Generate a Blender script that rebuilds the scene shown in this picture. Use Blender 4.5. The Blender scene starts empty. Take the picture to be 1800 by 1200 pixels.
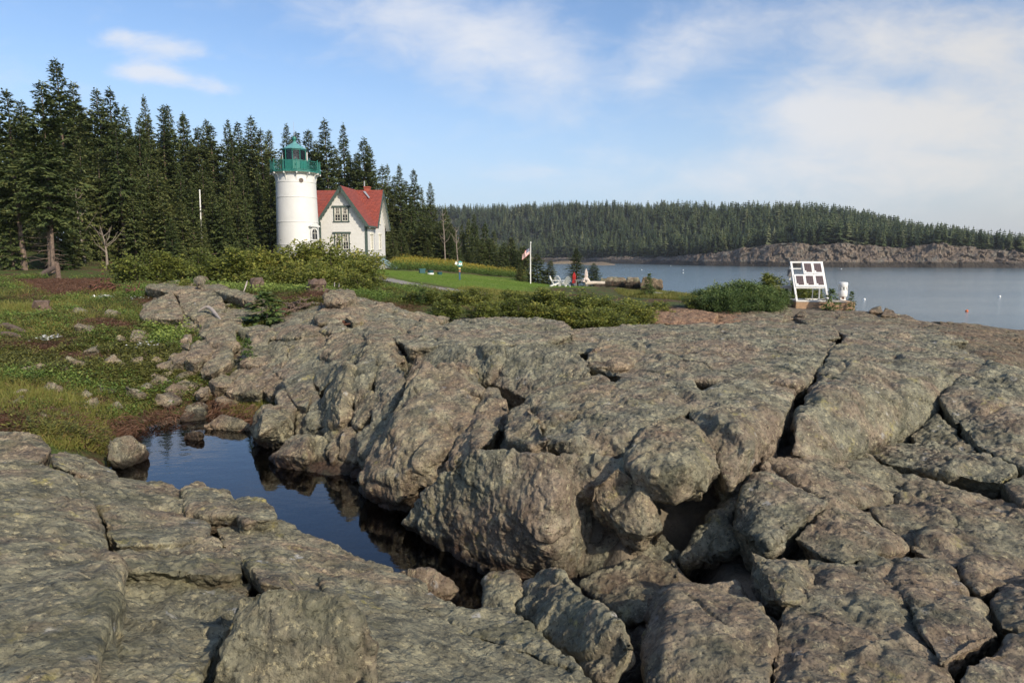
import bpy, bmesh, math, random
import numpy as np
from mathutils import Vector, Matrix

random.seed(7)
RNG = np.random.default_rng(7)
SC = bpy.context.scene
COL = SC.collection
R = math.radians

# ------------------------------------------------------------------ camera
CAM_Z = 8.0
PITCH = R(7.3)
FPX = 1200.0                       # focal length in photo pixels (24 mm)
CP, SP = math.cos(PITCH), math.sin(PITCH)
cam = bpy.data.objects.new('camera', bpy.data.cameras.new('camera'))
COL.objects.link(cam)
cam.location = (0, 0, CAM_Z)
cam.rotation_euler = (R(90) - PITCH, 0, 0)
cam.data.sensor_width = 36.0
cam.data.lens = 24.0
cam.data.clip_start = 0.05
cam.data.clip_end = 20000
SC.camera = cam

# ------------------------------------------------------------------ light
SUN_AZ, SUN_EL = R(141), R(31)     # azimuth clockwise from +Y (straight ahead)
SUN_DIR = Vector((math.sin(SUN_AZ) * math.cos(SUN_EL), math.cos(SUN_AZ) * math.cos(SUN_EL), math.sin(SUN_EL)))
sun = bpy.data.objects.new('sun', bpy.data.lights.new('sun', 'SUN'))
COL.objects.link(sun)
sun.rotation_euler = SUN_DIR.to_track_quat('Z', 'Y').to_euler()
sun.location = (20, -40, 40)
sun.data.energy = 4.8
sun.data.angle = R(0.5)
sun.data.color = (1.0, 0.87, 0.69)
SKY_STRENGTH = 0.097
SC.view_settings.view_transform = 'Standard'
SC.view_settings.look = 'None'
SC.view_settings.exposure = 0.06
SC.view_settings.gamma = 1.0
SC.cycles.use_denoising = True
SC.cycles.max_bounces = 6
SC.cycles.diffuse_bounces = 3
SC.cycles.glossy_bounces = 3
SC.cycles.transparent_max_bounces = 12
SC.cycles.use_adaptive_sampling = True


# ------------------------------------------------------------------ photo pixel -> world helpers
def ray(px, py):
    xc, yc = (px - 900) / FPX, (600 - py) / FPX
    return xc / (CP + yc * SP), (yc * CP - SP) / (CP + yc * SP)      # dx/dy, dz/dy


def at_y(px, py, Y):
    u, v = ray(px, py)
    return Vector((u * Y, Y, CAM_Z + v * Y))


def at_z(px, py, z):
    u, v = ray(px, py)
    Y = (z - CAM_Z) / v
    return Vector((u * Y, Y, z))


# ------------------------------------------------------------------ node helpers
class NT:
    """small helper round a node tree"""
    def __init__(self, tree):
        self.t = tree

    def n(self, kind, **kw):
        nd = self.t.nodes.new(kind)
        for k, v in kw.items():
            if k.startswith('i_'):
                nd.inputs[k[2:].replace('_', ' ')].default_value = v
            else:
                setattr(nd, k, v)
        return nd

    def link(self, a, b):
        self.t.links.new(a, b)

    def val(self, sock, v):
        if isinstance(v, bpy.types.NodeSocket):
            self.link(v, sock)
        else:
            sock.default_value = v

    def math(self, op, a, b=0.0, c=0.0, clamp=False):
        nd = self.t.nodes.new('ShaderNodeMath')
        nd.operation = op
        nd.use_clamp = clamp
        self.val(nd.inputs[0], a)
        self.val(nd.inputs[1], b)
        self.val(nd.inputs[2], c)
        return nd.outputs[0]

    def step(self, x, lo, hi):
        nd = self.t.nodes.new('ShaderNodeMapRange')
        nd.interpolation_type = 'SMOOTHSTEP'
        self.val(nd.inputs[0], x)
        nd.inputs[1].default_value = lo
        nd.inputs[2].default_value = hi
        nd.inputs[3].default_value = 0
        nd.inputs[4].default_value = 1
        return nd.outputs[0]

    def mix(self, f, a, b, blend='MIX'):
        nd = self.t.nodes.new('ShaderNodeMix')
        nd.data_type = 'RGBA'
        nd.blend_type = blend
        self.val(nd.inputs[0], f)
        self.val(nd.inputs[6], a if isinstance(a, bpy.types.NodeSocket) else (*a, 1))
        self.val(nd.inputs[7], b if isinstance(b, bpy.types.NodeSocket) else (*b, 1))
        return nd.outputs[2]

    def noise(self, vec, scale, detail=4, rough=0.55, dist=0.0, out=0):
        nd = self.t.nodes.new('ShaderNodeTexNoise')
        if vec is not None:
            self.link(vec, nd.inputs['Vector'])
        nd.inputs['Scale'].default_value = scale
        nd.inputs['Detail'].default_value = detail
        nd.inputs['Roughness'].default_value = rough
        nd.inputs['Distortion'].default_value = dist
        return nd.outputs[out]

    def voro(self, vec, scale, feature='F1', out='Distance', rnd=1.0):
        nd = self.t.nodes.new('ShaderNodeTexVoronoi')
        nd.feature = feature
        if vec is not None:
            self.link(vec, nd.inputs['Vector'])
        nd.inputs['Scale'].default_value = scale
        nd.inputs['Randomness'].default_value = rnd
        return nd.outputs[out]

    def ramp(self, f, stops, interp='LINEAR'):
        nd = self.t.nodes.new('ShaderNodeValToRGB')
        cr = nd.color_ramp
        cr.interpolation = interp
        while len(cr.elements) < len(stops):
            cr.elements.new(0.5)
        for e, (p, c) in zip(cr.elements, stops):
            e.position = p
            e.color = (*c, 1)
        self.val(nd.inputs[0], f)
        return nd.outputs[0]

    def scale_vec(self, vec, s):
        nd = self.t.nodes.new('ShaderNodeMapping')
        self.link(vec, nd.inputs[0])
        nd.inputs['Scale'].default_value = s
        return nd.outputs[0]

    def bump(self, h, dist, strength=1.0, nrm=None):
        nd = self.t.nodes.new('ShaderNodeBump')
        self.link(h, nd.inputs['Height'])
        nd.inputs['Distance'].default_value = dist
        nd.inputs['Strength'].default_value = strength
        if nrm is not None:
            self.link(nrm, nd.inputs['Normal'])
        return nd.outputs[0]


def new_mat(name):
    m = bpy.data.materials.new(name)
    m.use_nodes = True
    t = m.node_tree
    return m, NT(t), t.nodes['Principled BSDF']


MATS = {}


def plain(name, col, rough=0.6, metal=0.0, var=0.12, scale=6.0, bump=0.0, spec=0.4):
    """painted / simple surface with gentle mottling so nothing is perfectly flat"""
    if name in MATS:
        return MATS[name]
    m, t, b = new_mat(name)
    pos = t.n('ShaderNodeNewGeometry').outputs['Position']
    f = t.noise(pos, scale, 5, 0.6)
    lo = tuple(c * (1 - var) for c in col)
    hi = tuple(min(1, c * (1 + var)) for c in col)
    t.link(t.ramp(f, [(0.3, lo), (0.7, hi)]), b.inputs['Base Color'])
    b.inputs['Roughness'].default_value = rough
    b.inputs['Metallic'].default_value = metal
    b.inputs['Specular IOR Level'].default_value = spec
    if bump:
        t.link(t.bump(t.noise(pos, scale * 4, 4), bump), b.inputs['Normal'])
    MATS[name] = m
    return m


# ------------------------------------------------------------------ mesh / object helpers
def mesh_np(name, verts, tris=None, quads=None, smooth=False, attrs=None):
    me = bpy.data.meshes.new(name)
    verts = np.asarray(verts, dtype=np.float32)
    me.vertices.add(len(verts))
    me.vertices.foreach_set('co', verts.ravel())
    loops, starts, off = [], [], 0
    if tris is not None and len(tris):
        tris = np.asarray(tris, dtype=np.int32)
        loops.append(tris.ravel())
        starts.append(np.arange(len(tris)) * 3 + off)
        off += len(tris) * 3
    if quads is not None and len(quads):
        quads = np.asarray(quads, dtype=np.int32)
        loops.append(quads.ravel())
        starts.append(np.arange(len(quads)) * 4 + off)
    loops = np.concatenate(loops).astype(np.int32)
    starts = np.concatenate(starts).astype(np.int32)
    me.loops.add(len(loops))
    me.loops.foreach_set('vertex_index', loops)
    me.polygons.add(len(starts))
    me.polygons.foreach_set('loop_start', starts)
    me.update(calc_edges=True)
    me.polygons.foreach_set('use_smooth', np.full(len(starts), smooth, dtype=bool))
    for k, a in (attrs or {}).items():
        at = me.attributes.new(k, 'FLOAT', 'POINT')
        at.data.foreach_set('value', np.asarray(a, dtype=np.float32))
    return me


def add_obj(name, me, mat=None, parent=None, loc=None):
    o = bpy.data.objects.new(name, me)
    COL.objects.link(o)
    if mat is not None:
        if not me.materials:
            me.materials.append(mat)
    if parent is not None:
        o.parent = parent
    if loc is not None:
        o.location = loc
    return o


def tag(o, label=None, cat=None, group=None, kind=None):
    if label:
        o['label'] = label
    if cat:
        o['category'] = cat
    if group:
        o['group'] = group
    if kind:
        o['kind'] = kind
    return o


def empty(name, loc, rotz=0.0, label=None, cat=None, group=None):
    o = bpy.data.objects.new(name, None)
    COL.objects.link(o)
    o.location = loc
    o.rotation_euler = (0, 0, rotz)
    o.empty_display_size = 0.3
    return tag(o, label, cat, group)


def copy_tree(o, parent=None):
    c = o.copy()
    COL.objects.link(c)
    if parent is not None:
        c.parent = parent
    for ch in list(o.children):
        copy_tree(ch, c)
    return c


class MB:
    """collects simple solids into one mesh"""
    def __init__(self):
        self.bm = bmesh.new()

    def box(self, c, s, rot=None, taper=None):
        vs = []
        for dz in (-.5, .5):
            for dx, dy in ((-.5, -.5), (.5, -.5), (.5, .5), (-.5, .5)):
                k = taper if (taper and dz > 0) else 1.0
                v = Vector((dx * s[0] * k, dy * s[1] * k, dz * s[2]))
                if rot is not None:
                    v = rot @ v
                vs.append(self.bm.verts.new(v + Vector(c)))
        for f in ((3, 2, 1, 0), (4, 5, 6, 7), (0, 1, 5, 4), (1, 2, 6, 5), (2, 3, 7, 6), (3, 0, 4, 7)):
            self.bm.faces.new([vs[i] for i in f])
        return self

    def bar(self, a, b, w, h=None, up=Vector((0, 0, 1))):
        a, b = Vector(a), Vector(b)
        d = b - a
        z = d.normalized()
        x = up.cross(z)
        if x.length < 1e-4:
            x = Vector((1, 0, 0))
        x.normalize()
        y = z.cross(x)
        rot = Matrix((x, y, z)).transposed()
        return self.box((a + b) / 2, (w, h or w, d.length), rot)

    def tube(self, pts, rad, seg=8, cap=True):
        pts = [Vector(p) for p in pts]
        rads = rad if hasattr(rad, '__len__') else [rad] * len(pts)
        rings = []
        ref = Vector((0.31, 0.77, 0.55))
        for i, p in enumerate(pts):
            d = (pts[min(i + 1, len(pts) - 1)] - pts[max(i - 1, 0)]).normalized()
            x = d.cross(ref).normalized()
            y = d.cross(x)
            rings.append([self.bm.verts.new(p + (x * math.cos(a) + y * math.sin(a)) * rads[i])
                          for a in [2 * math.pi * k / seg for k in range(seg)]])
        for r0, r1 in zip(rings, rings[1:]):
            for k in range(seg):
                self.bm.faces.new((r0[k], r0[(k + 1) % seg], r1[(k + 1) % seg], r1[k]))
        if cap:
            self.bm.faces.new(rings[0][::-1])
            self.bm.faces.new(rings[-1])
        return self

    def lathe(self, prof, seg=32, c=(0, 0, 0), a0=0.0, a1=2 * math.pi, close=True):
        c = Vector(c)
        full = abs(a1 - a0 - 2 * math.pi) < 1e-6
        n = seg if full else seg + 1
        rings = []
        for r, z in prof:
            rings.append([self.bm.verts.new(c + Vector((r * math.cos(a0 + (a1 - a0) * k / seg), r * math.sin(a0 + (a1 - a0) * k / seg), z)))
                          for k in range(n)])
        for r0, r1 in zip(rings, rings[1:]):
            for k in range(seg):
                self.bm.faces.new((r0[k], r0[(k + 1) % n], r1[(k + 1) % n], r1[k]))
        if close and full:
            self.bm.faces.new(rings[0][::-1])
            self.bm.faces.new(rings[-1])
        return self

    def prism(self, poly, d):
        """polygon (3-D points) extruded along d"""
        d = Vector(d)
        a = [self.bm.verts.new(Vector(p)) for p in poly]
        b = [self.bm.verts.new(Vector(p) + d) for p in poly]
        n = len(a)
        self.bm.faces.new(a[::-1])
        self.bm.faces.new(b)
        for i in range(n):
            self.bm.faces.new((a[i], a[(i + 1) % n], b[(i + 1) % n], b[i]))
        return self

    def build(self, name, mat, parent=None, loc=None, bevel=0.0, smooth=False):
        bmesh.ops.remove_doubles(self.bm, verts=self.bm.verts, dist=1e-5)
        bmesh.ops.recalc_face_normals(self.bm, faces=self.bm.faces)
        if bevel:
            es = [e for e in self.bm.edges if len(e.link_faces) == 2 and e.calc_face_angle(0) > 0.5]
            bmesh.ops.bevel(self.bm, geom=es, offset=bevel, segments=2, affect='EDGES', profile=0.5)
        me = bpy.data.meshes.new(name)
        self.bm.to_mesh(me)
        self.bm.free()
        if smooth:
            me.polygons.foreach_set('use_smooth', np.full(len(me.polygons), True))
            me.set_sharp_from_angle(angle=R(35))
        return add_obj(name, me, mat, parent, loc)


# ------------------------------------------------------------------ numpy noise
def _hash(ix, iy, iz, seed):
    h = (ix.astype(np.int64) * 374761393 + iy.astype(np.int64) * 668265263 + iz.astype(np.int64) * 1274126177 + seed * 974634777)
    h &= 0xffffffff
    h = ((h ^ (h >> 13)) * 1274126177) & 0xffffffff
    h = ((h ^ (h >> 16)) * 2246822519) & 0xffffffff
    return h ^ (h >> 15)


def vnoise(p, seed=0):
    """smooth value noise in -1..1"""
    f = np.floor(p)
    i = f.astype(np.int64)
    t = p - f
    t = t * t * t * (t * (t * 6 - 15) + 10)
    out = 0
    for dx in (0, 1):
        wx = t[:, 0] if dx else 1 - t[:, 0]
        for dy in (0, 1):
            wy = t[:, 1] if dy else 1 - t[:, 1]
            for dz in (0, 1):
                wz = t[:, 2] if dz else 1 - t[:, 2]
                h = _hash(i[:, 0] + dx, i[:, 1] + dy, i[:, 2] + dz, seed)
                out = out + (h / 2147483648.0 - 1.0) * wx * wy * wz
    return out


def fbm(p, octs=4, gain=0.5, lac=2.03, seed=0, ridged=False):
    a, s, tot = 1.0, 0.0, 0.0
    q = np.array(p, dtype=np.float64)
    for k in range(octs):
        v = vnoise(q, seed + k * 17)
        if ridged:
            v = 1 - 2 * np.abs(v)
        s = s + a * v
        tot += a
        a *= gain
        q = q * lac + 3.17
    return s / tot


def worley(p, seed=0, plane=0.0):
    """F1, F2 and (optionally) a random tilted plane value per nearest cell"""
    f = np.floor(p).astype(np.int64)
    n = len(p)
    d1 = np.full(n, 9.0)
    d2 = np.full(n, 9.0)
    pl = np.zeros(n)
    for dx in (-1, 0, 1):
        for dy in (-1, 0, 1):
            for dz in (-1, 0, 1):
                c = f + (dx, dy, dz)
                h = _hash(c[:, 0], c[:, 1], c[:, 2], seed)
                ox = (h & 1023) / 1023.0
                oy = ((h >> 10) & 1023) / 1023.0
                oz = ((h >> 20) & 1023) / 1023.0
                v = p - (c + np.stack([ox, oy, oz], 1))
                d = np.sqrt((v * v).sum(1))
                near = d < d1
                d2 = np.where(near, d1, np.minimum(d2, d))
                if plane:
                    h2 = _hash(c[:, 0], c[:, 1], c[:, 2], seed + 91)
                    w = np.stack([(h2 & 255) / 127.5 - 1, ((h2 >> 8) & 255) / 127.5 - 1, ((h2 >> 16) & 255) / 127.5 - 1], 1)
                    o = ((h2 >> 24) & 127) / 63.5 - 1
                    pl = np.where(near, (v * w).sum(1) + o * 0.35, pl)
                d1 = np.minimum(d1, d)
    return d1, d2, pl


class Field:
    """smooth interpolation through scattered control values"""
    def __init__(self, pts, vals, scale=1.0, smooth=1e-3):
        self.p = np.array(pts, float) / scale
        self.s = scale
        v = np.array(vals, float)
        self.m = v.mean()
        d = np.linalg.norm(self.p[:, None] - self.p[None], axis=2)
        self.w = np.linalg.solve(d + np.eye(len(v)) * smooth, v - self.m)

    def __call__(self, q):
        q = np.atleast_2d(np.array(q, float)) / self.s
        out = np.empty(len(q))
        for i in range(0, len(q), 100000):
            d = np.linalg.norm(q[i:i + 100000, None] - self.p[None], axis=2)
            out[i:i + 100000] = d @ self.w + self.m
        return out

# ------------------------------------------------------------------ sky with clouds (world shader, by direction)
def uv_dir(px, py):
    u, v = ray(px, py)
    return u, v


world = bpy.data.worlds.new('World')
SC.world = world
world.use_nodes = True
wt = NT(world.node_tree)
bg = world.node_tree.nodes['Background']
sky = wt.n('ShaderNodeTexSky', sky_type='NISHITA', sun_disc=False)
sky.sun_elevation = SUN_EL
sky.sun_rotation = SUN_AZ
sky.altitude = 0
sky.air_density = 1.0
sky.dust_density = 1.6
sky.ozone_density = 1.5
tc = wt.n('ShaderNodeTexCoord').outputs['Generated']
sep = wt.n('ShaderNodeSeparateXYZ')
wt.link(tc, sep.inputs[0])
dx, dy, dz = sep.outputs
# azimuth-like and elevation-like coordinates of the view direction
yy = wt.math('MAXIMUM', dy, 0.08)
cu = wt.math('DIVIDE', dx, yy)
cv = wt.math('DIVIDE', dz, yy)
comb = wt.n('ShaderNodeCombineXYZ')
wt.link(cu, comb.inputs[0])
wt.link(wt.math('MULTIPLY', cv, 2.1), comb.inputs[1])
cvec = comb.outputs[0]
n_big = wt.noise(cvec, 3.2, 7, 0.58, 0.35)
n_fine = wt.noise(cvec, 11.0, 8, 0.62, 0.35)
nz = wt.math('ADD', wt.math('MULTIPLY', n_big, 0.50), wt.math('MULTIPLY', n_fine, 0.50))


def ellipse(px, py, ax, ay, amp, rot=0.0):
    u0, v0 = uv_dir(px, py)
    a, b = ax / FPX, ay / FPX
    du = wt.math('SUBTRACT', cu, u0)
    dv = wt.math('SUBTRACT', cv, v0)
    c, s = math.cos(rot), math.sin(rot)
    e1 = wt.math('ADD', wt.math('MULTIPLY', du, c / a), wt.math('MULTIPLY', dv, s / a))
    e2 = wt.math('ADD', wt.math('MULTIPLY', du, -s / b), wt.math('MULTIPLY', dv, c / b))
    q = wt.math('ADD', wt.math('MULTIPLY', e1, e1), wt.math('MULTIPLY', e2, e2))
    return wt.math('MULTIPLY', wt.math('EXPONENT', wt.math('MULTIPLY', q, -1.0)), amp)


def total(ells):
    s = None
    for e in ells:
        x = ellipse(*e)
        s = x if s is None else wt.math('ADD', s, x)
    return s


# crisper small cumulus at the left, soft veils to the right
m_crisp = total([
    (275, 80, 95, 24, .75, -0.12), (215, 66, 45, 16, 0.6), (370, 98, 60, 12, 0.3, -0.25),
    (300, 140, 110, 22, .75, -0.10), (400, 155, 60, 16, 0.55), (245, 128, 60, 16, 0.7),
    (490, 110, 60, 12, 0.25), (835, 160, 30, 16, 0.45),
])
m_soft = total([
    (800, 60, 190, 75, 0.50, -0.12), (930, 110, 130, 70, 0.42), (700, 20, 160, 40, 0.35),
    (1190, 90, 110, 60, 0.55, 0.25), (1130, 150, 40, 26, 0.25),
    (1460, 205, 150, 55, 0.72, -0.1), (1400, 190, 60, 30, 0.3), (1640, 215, 220, 40, 0.6),
    (1700, 110, 260, 110, 0.55), (1560, 60, 260, 60, 0.36), (1750, 300, 330, 60, 0.55), (1420, 285, 260, 34, 0.34),
    (930, 305, 90, 16, 0.28), (1300, 330, 400, 40, 0.25), (1000, 190, 60, 40, 0.22),
    (1580, 150, 70, 26, -0.35),
])
k_crisp = wt.step(wt.math('ADD', m_crisp, wt.math('MULTIPLY', wt.math('SUBTRACT', nz, 0.5), 3.4)), 0.20, 1.30)
k_soft = wt.step(wt.math('ADD', m_soft, wt.math('MULTIPLY', wt.math('SUBTRACT', nz, 0.5), 2.1)), -0.06, 1.08)
front = wt.step(dy, 0.08, 0.25)
# the rest of the sky (seen only in reflections) carries scattered thin cloud too
n_rest = wt.noise(tc, 2.2, 6, 0.6, 0.4)
k_rest = wt.math('MULTIPLY', wt.step(n_rest, 0.52, 0.75), wt.step(dz, 0.02, 0.2))
k_rest = wt.math('MULTIPLY', k_rest, wt.math('SUBTRACT', 1.0, front))
k = wt.math('MULTIPLY', wt.math('MAXIMUM', wt.math('MULTIPLY', k_crisp, 0.80), wt.math('MULTIPLY', k_soft, 0.86)), front)
k = wt.math('MAXIMUM', k, wt.math('MULTIPLY', k_rest, 0.5), clamp=True)
CLOUD = (8.3, 8.5, 9.0)
warm = wt.step(cu, 0.1, 0.75)
cloud_col = wt.mix(warm, CLOUD, (8.0, 7.75, 7.4))
haze_band = wt.math('MULTIPLY', wt.step(wt.math('ABSOLUTE', dz), 0.30, 0.0), 0.72)
sky_gain = wt.mix(1.0, sky.outputs[0], (1.42, 1.56, 1.76), 'MULTIPLY')
hz_col = wt.mix(warm, (5.6, 7.0, 9.0), (6.4, 6.5, 6.8))
sky_gain = wt.mix(haze_band, sky_gain, hz_col)
mixed = wt.mix(k, sky_gain, cloud_col)
wt.link(mixed, bg.inputs['Color'])
bg.inputs['Strength'].default_value = SKY_STRENGTH

# ------------------------------------------------------------------ materials of the place
def rock_material(name, tint=(1, 1, 1), pink=0.5, lichen=1.0, wet_z=None, knob=1.0, bump_mul=1.0, scale=1.0):
    m, t, b = new_mat(name)
    geo = t.n('ShaderNodeNewGeometry')
    pos = geo.outputs['Position']
    sp = t.n('ShaderNodeSeparateXYZ')
    t.link(pos, sp.inputs[0])
    big = t.noise(pos, 0.8 * scale, 4, 0.6, 0.3)
    mid = t.noise(pos, 5.0 * scale, 5, 0.62, 0.2)
    fine = t.noise(pos, 38.0 * scale, 5, 0.7)
    grain = t.noise(pos, 120.0 * scale, 3, 0.7)

    def tc_(c):
        return tuple(a * b_ for a, b_ in zip(c, tint))
    grey = t.ramp(mid, [(0.25, tc_((0.078, 0.078, 0.058))), (0.48, tc_((0.198, 0.192, 0.142))), (0.74, tc_((0.42, 0.405, 0.285)))])
    rose = t.ramp(mid, [(0.25, tc_((0.125, 0.090, 0.066))), (0.50, tc_((0.250, 0.198, 0.145))), (0.76, tc_((0.48, 0.39, 0.28)))])
    sel = t.math('ADD', t.math('MULTIPLY', big, 0.55), t.math('MULTIPLY', t.noise(pos, 2.4 * scale, 5, 0.65, 0.3), 0.45))
    base = t.mix(t.step(sel, 0.57 - 0.24 * pink, 0.73 - 0.24 * pink), grey, rose)
    # dark and pale mineral grain
    base = t.mix(t.math('MULTIPLY', t.step(fine, 0.53, 0.66), 0.85), base, tc_((0.040, 0.038, 0.032)))
    pale = t.math('MULTIPLY', t.step(t.noise(pos, 21.0 * scale, 5, 0.7, 0.4), 0.55, 0.66), 0.75)
    base = t.mix(pale, base, tc_((0.52, 0.465, 0.30)))
    # lichen: pale grey discs, yellow-green crust
    if lichen:
        v = t.voro(t.scale_vec(pos, (1, 1, 1)), 4.2 * scale)
        spot = t.math('MULTIPLY', t.step(v, 0.20, 0.13), t.step(t.noise(pos, 1.9 * scale, 3), 0.51, 0.58))
        spot = t.math('MULTIPLY', spot, t.step(t.noise(pos, 30.0 * scale, 4, 0.7), 0.42, 0.52))
        base = t.mix(t.math('MULTIPLY', spot, 0.7 * lichen), base, (0.46, 0.45, 0.42))
        crust = t.math('MULTIPLY', t.step(t.noise(pos, 2.6 * scale, 4, 0.65), 0.585, 0.70), t.step(t.noise(pos, 17.0 * scale, 4, 0.65), 0.42, 0.60))
        base = t.mix(t.math('MULTIPLY', crust, 0.62 * lichen), base, (0.40, 0.35, 0.13))
        moss = t.math('MULTIPLY', t.step(t.noise(pos, 1.5 * scale, 5, 0.7), 0.50, 0.66), 0.40 * lichen)
        base = t.mix(moss, base, (0.110, 0.112, 0.070))
    rough = 0.88
    if wet_z is not None:
        # algae-stained band just above the pool water
        edge = t.math('ADD', sp.outputs[2], t.math('MULTIPLY', t.math('SUBTRACT', mid, 0.5), 0.22))
        band = t.step(edge, wet_z + 0.20, wet_z + 0.08)
        base = t.mix(t.math('MULTIPLY', band, 0.88), base, (0.022, 0.017, 0.012))
        iron = t.math('MULTIPLY', t.step(edge, wet_z + 0.75, wet_z + 0.1), t.step(t.noise(pos, 2.2, 4, 0.65), 0.45, 0.62))
        base = t.mix(t.math('MULTIPLY', iron, 0.5), base, (0.105, 0.062, 0.044))
        t.link(t.math('SUBTRACT', rough, t.math('MULTIPLY', band, 0.45)), b.inputs['Roughness'])
    else:
        b.inputs['Roughness'].default_value = rough
    t.link(base, b.inputs['Base Color'])
    b.inputs['Specular IOR Level'].default_value = 0.25
    # relief: knobbly nodules, pitted grain, hairline joints
    kn = t.voro(t.scale_vec(pos, (1.0, 1.0, 0.72)), 20.0 * scale, 'SMOOTH_F1')
    h1 = t.math('MULTIPLY', kn, -0.030 * knob)
    h2 = t.math('MULTIPLY', t.noise(pos, 26.0 * scale, 6, 0.72, 0.3), 0.050)
    h3 = t.math('MULTIPLY', grain, 0.010)
    h4 = t.math('MULTIPLY', t.noise(pos, 8.0 * scale, 4, 0.6), 0.05)
    # broken crystal faces: every cell is a small plane tilted its own way
    def facet(sc, amp, dist):
        wv = t.n('ShaderNodeVectorMath', operation='ADD')
        t.link(pos, wv.inputs[0])
        nv = t.n('ShaderNodeVectorMath', operation='SCALE')
        t.link(t.noise(pos, sc * 1.7, 3, .6, out=1), nv.inputs[0])
        nv.inputs[3].default_value = dist
        t.link(nv.outputs[0], wv.inputs[1])
        vo = t.n('ShaderNodeTexVoronoi')
        t.link(wv.outputs[0], vo.inputs['Vector'])
        vo.inputs['Scale'].default_value = sc
        df = t.n('ShaderNodeVectorMath', operation='SUBTRACT')
        t.link(wv.outputs[0], df.inputs[0])
        t.link(vo.outputs['Position'], df.inputs[1])
        cc = t.n('ShaderNodeVectorMath', operation='SUBTRACT')
        t.link(vo.outputs['Color'], cc.inputs[0])
        cc.inputs[1].default_value = (.5, .5, .5)
        dt = t.n('ShaderNodeVectorMath', operation='DOT_PRODUCT')
        t.link(df.outputs[0], dt.inputs[0])
        t.link(cc.outputs[0], dt.inputs[1])
        return t.math('MULTIPLY', dt.outputs['Value'], amp)
    hh = t.math('ADD', t.math('ADD', h1, h2), t.math('ADD', h3, h4))
    hh = t.math('ADD', hh, t.math('ADD', facet(11.0 * scale, 1.1 * knob, .05), facet(30.0 * scale, 1.0 * knob, .02)))
    t.link(t.bump(hh, bump_mul, 0.9), b.inputs['Normal'])
    return m


MAT_ROCK = rock_material('lichen_rock', pink=0.50, wet_z=5.0)
MAT_ROCK_NEAR = rock_material('lichen_rock_near', tint=(1.04, 1.02, 0.97), pink=0.42, lichen=1.45, wet_z=5.0)
MAT_ROCK_PINK = rock_material('rose_rock', tint=(0.95, 0.93, 0.90), pink=0.64, lichen=0.7, wet_z=5.0)
MAT_ROCK_RED = rock_material('red_rock', tint=(1.10, 0.86, 0.76), pink=.9, lichen=0.5)
MAT_ROCK_DARK = rock_material('dark_shore_rock', tint=(0.78, 0.72, 0.68), pink=0.7, lichen=0.2)
MAT_BOULDER = rock_material('boulder_rock', tint=(1.03, 1.0, 0.96), pink=0.6, lichen=0.9, wet_z=5.0)


def ground_material():
    m, t, b = new_mat('heath_ground')
    pos = t.n('ShaderNodeNewGeometry').outputs['Position']
    n1 = t.noise(pos, 0.55, 5, 0.62, 0.3)
    n2 = t.noise(pos, 3.2, 5, 0.65)
    n3 = t.noise(pos, 22.0, 4, 0.7)
    green = t.ramp(n3, [(0.3, (0.028, 0.040, 0.013)), (0.55, (0.070, 0.098, 0.026)), (0.8, (0.15, 0.16, 0.046))])
    brown = t.ramp(n3, [(0.3, (0.045, 0.027, 0.017)), (0.55, (0.105, 0.060, 0.036)), (0.8, (0.18, 0.11, 0.065))])
    c = t.mix(t.step(t.math('ADD', t.math('MULTIPLY', n1, 0.6), t.math('MULTIPLY', n2, 0.4)), 0.46, 0.58), green, brown)
    # needle litter path at the wood edge
    at = t.n('ShaderNodeAttribute', attribute_name='litter')
    c = t.mix(t.math('MULTIPLY', at.outputs['Fac'], t.step(t.math('ADD', n2, at.outputs['Fac']), 0.7, 1.1)), c,
              t.ramp(n3, [(0.3, (0.16, 0.07, 0.04)), (0.7, (0.30, 0.145, 0.085))]))
    lawn = t.n('ShaderNodeAttribute', attribute_name='lawn')
    lc = t.ramp(t.math('ADD', t.math('MULTIPLY', t.noise(pos, 0.30, 4, 0.6), 0.6), t.math('MULTIPLY', t.noise(pos, 5.0, 4, 0.7), 0.4)),
                [(0.35, (0.095, 0.165, 0.022)), (0.5, (0.140, 0.200, 0.032)), (0.66, (0.20, 0.23, 0.052))])
    c = t.mix(lawn.outputs['Fac'], c, lc)
    rk = t.n('ShaderNodeAttribute', attribute_name='rocky')
    rc = t.ramp(n2, [(0.3, (0.09, 0.08, 0.06)), (0.7, (0.24, 0.20, 0.15))])
    c = t.mix(rk.outputs['Fac'], c, rc)
    t.link(c, b.inputs['Base Color'])
    b.inputs['Roughness'].default_value = 0.95
    b.inputs['Specular IOR Level'].default_value = 0.15
    h = t.math('ADD', t.math('MULTIPLY', n2, 0.10), t.math('MULTIPLY', n3, 0.05))
    t.link(t.bump(h, 1.0, 0.8), b.inputs['Normal'])
    return m


MAT_GROUND = ground_material()

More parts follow.
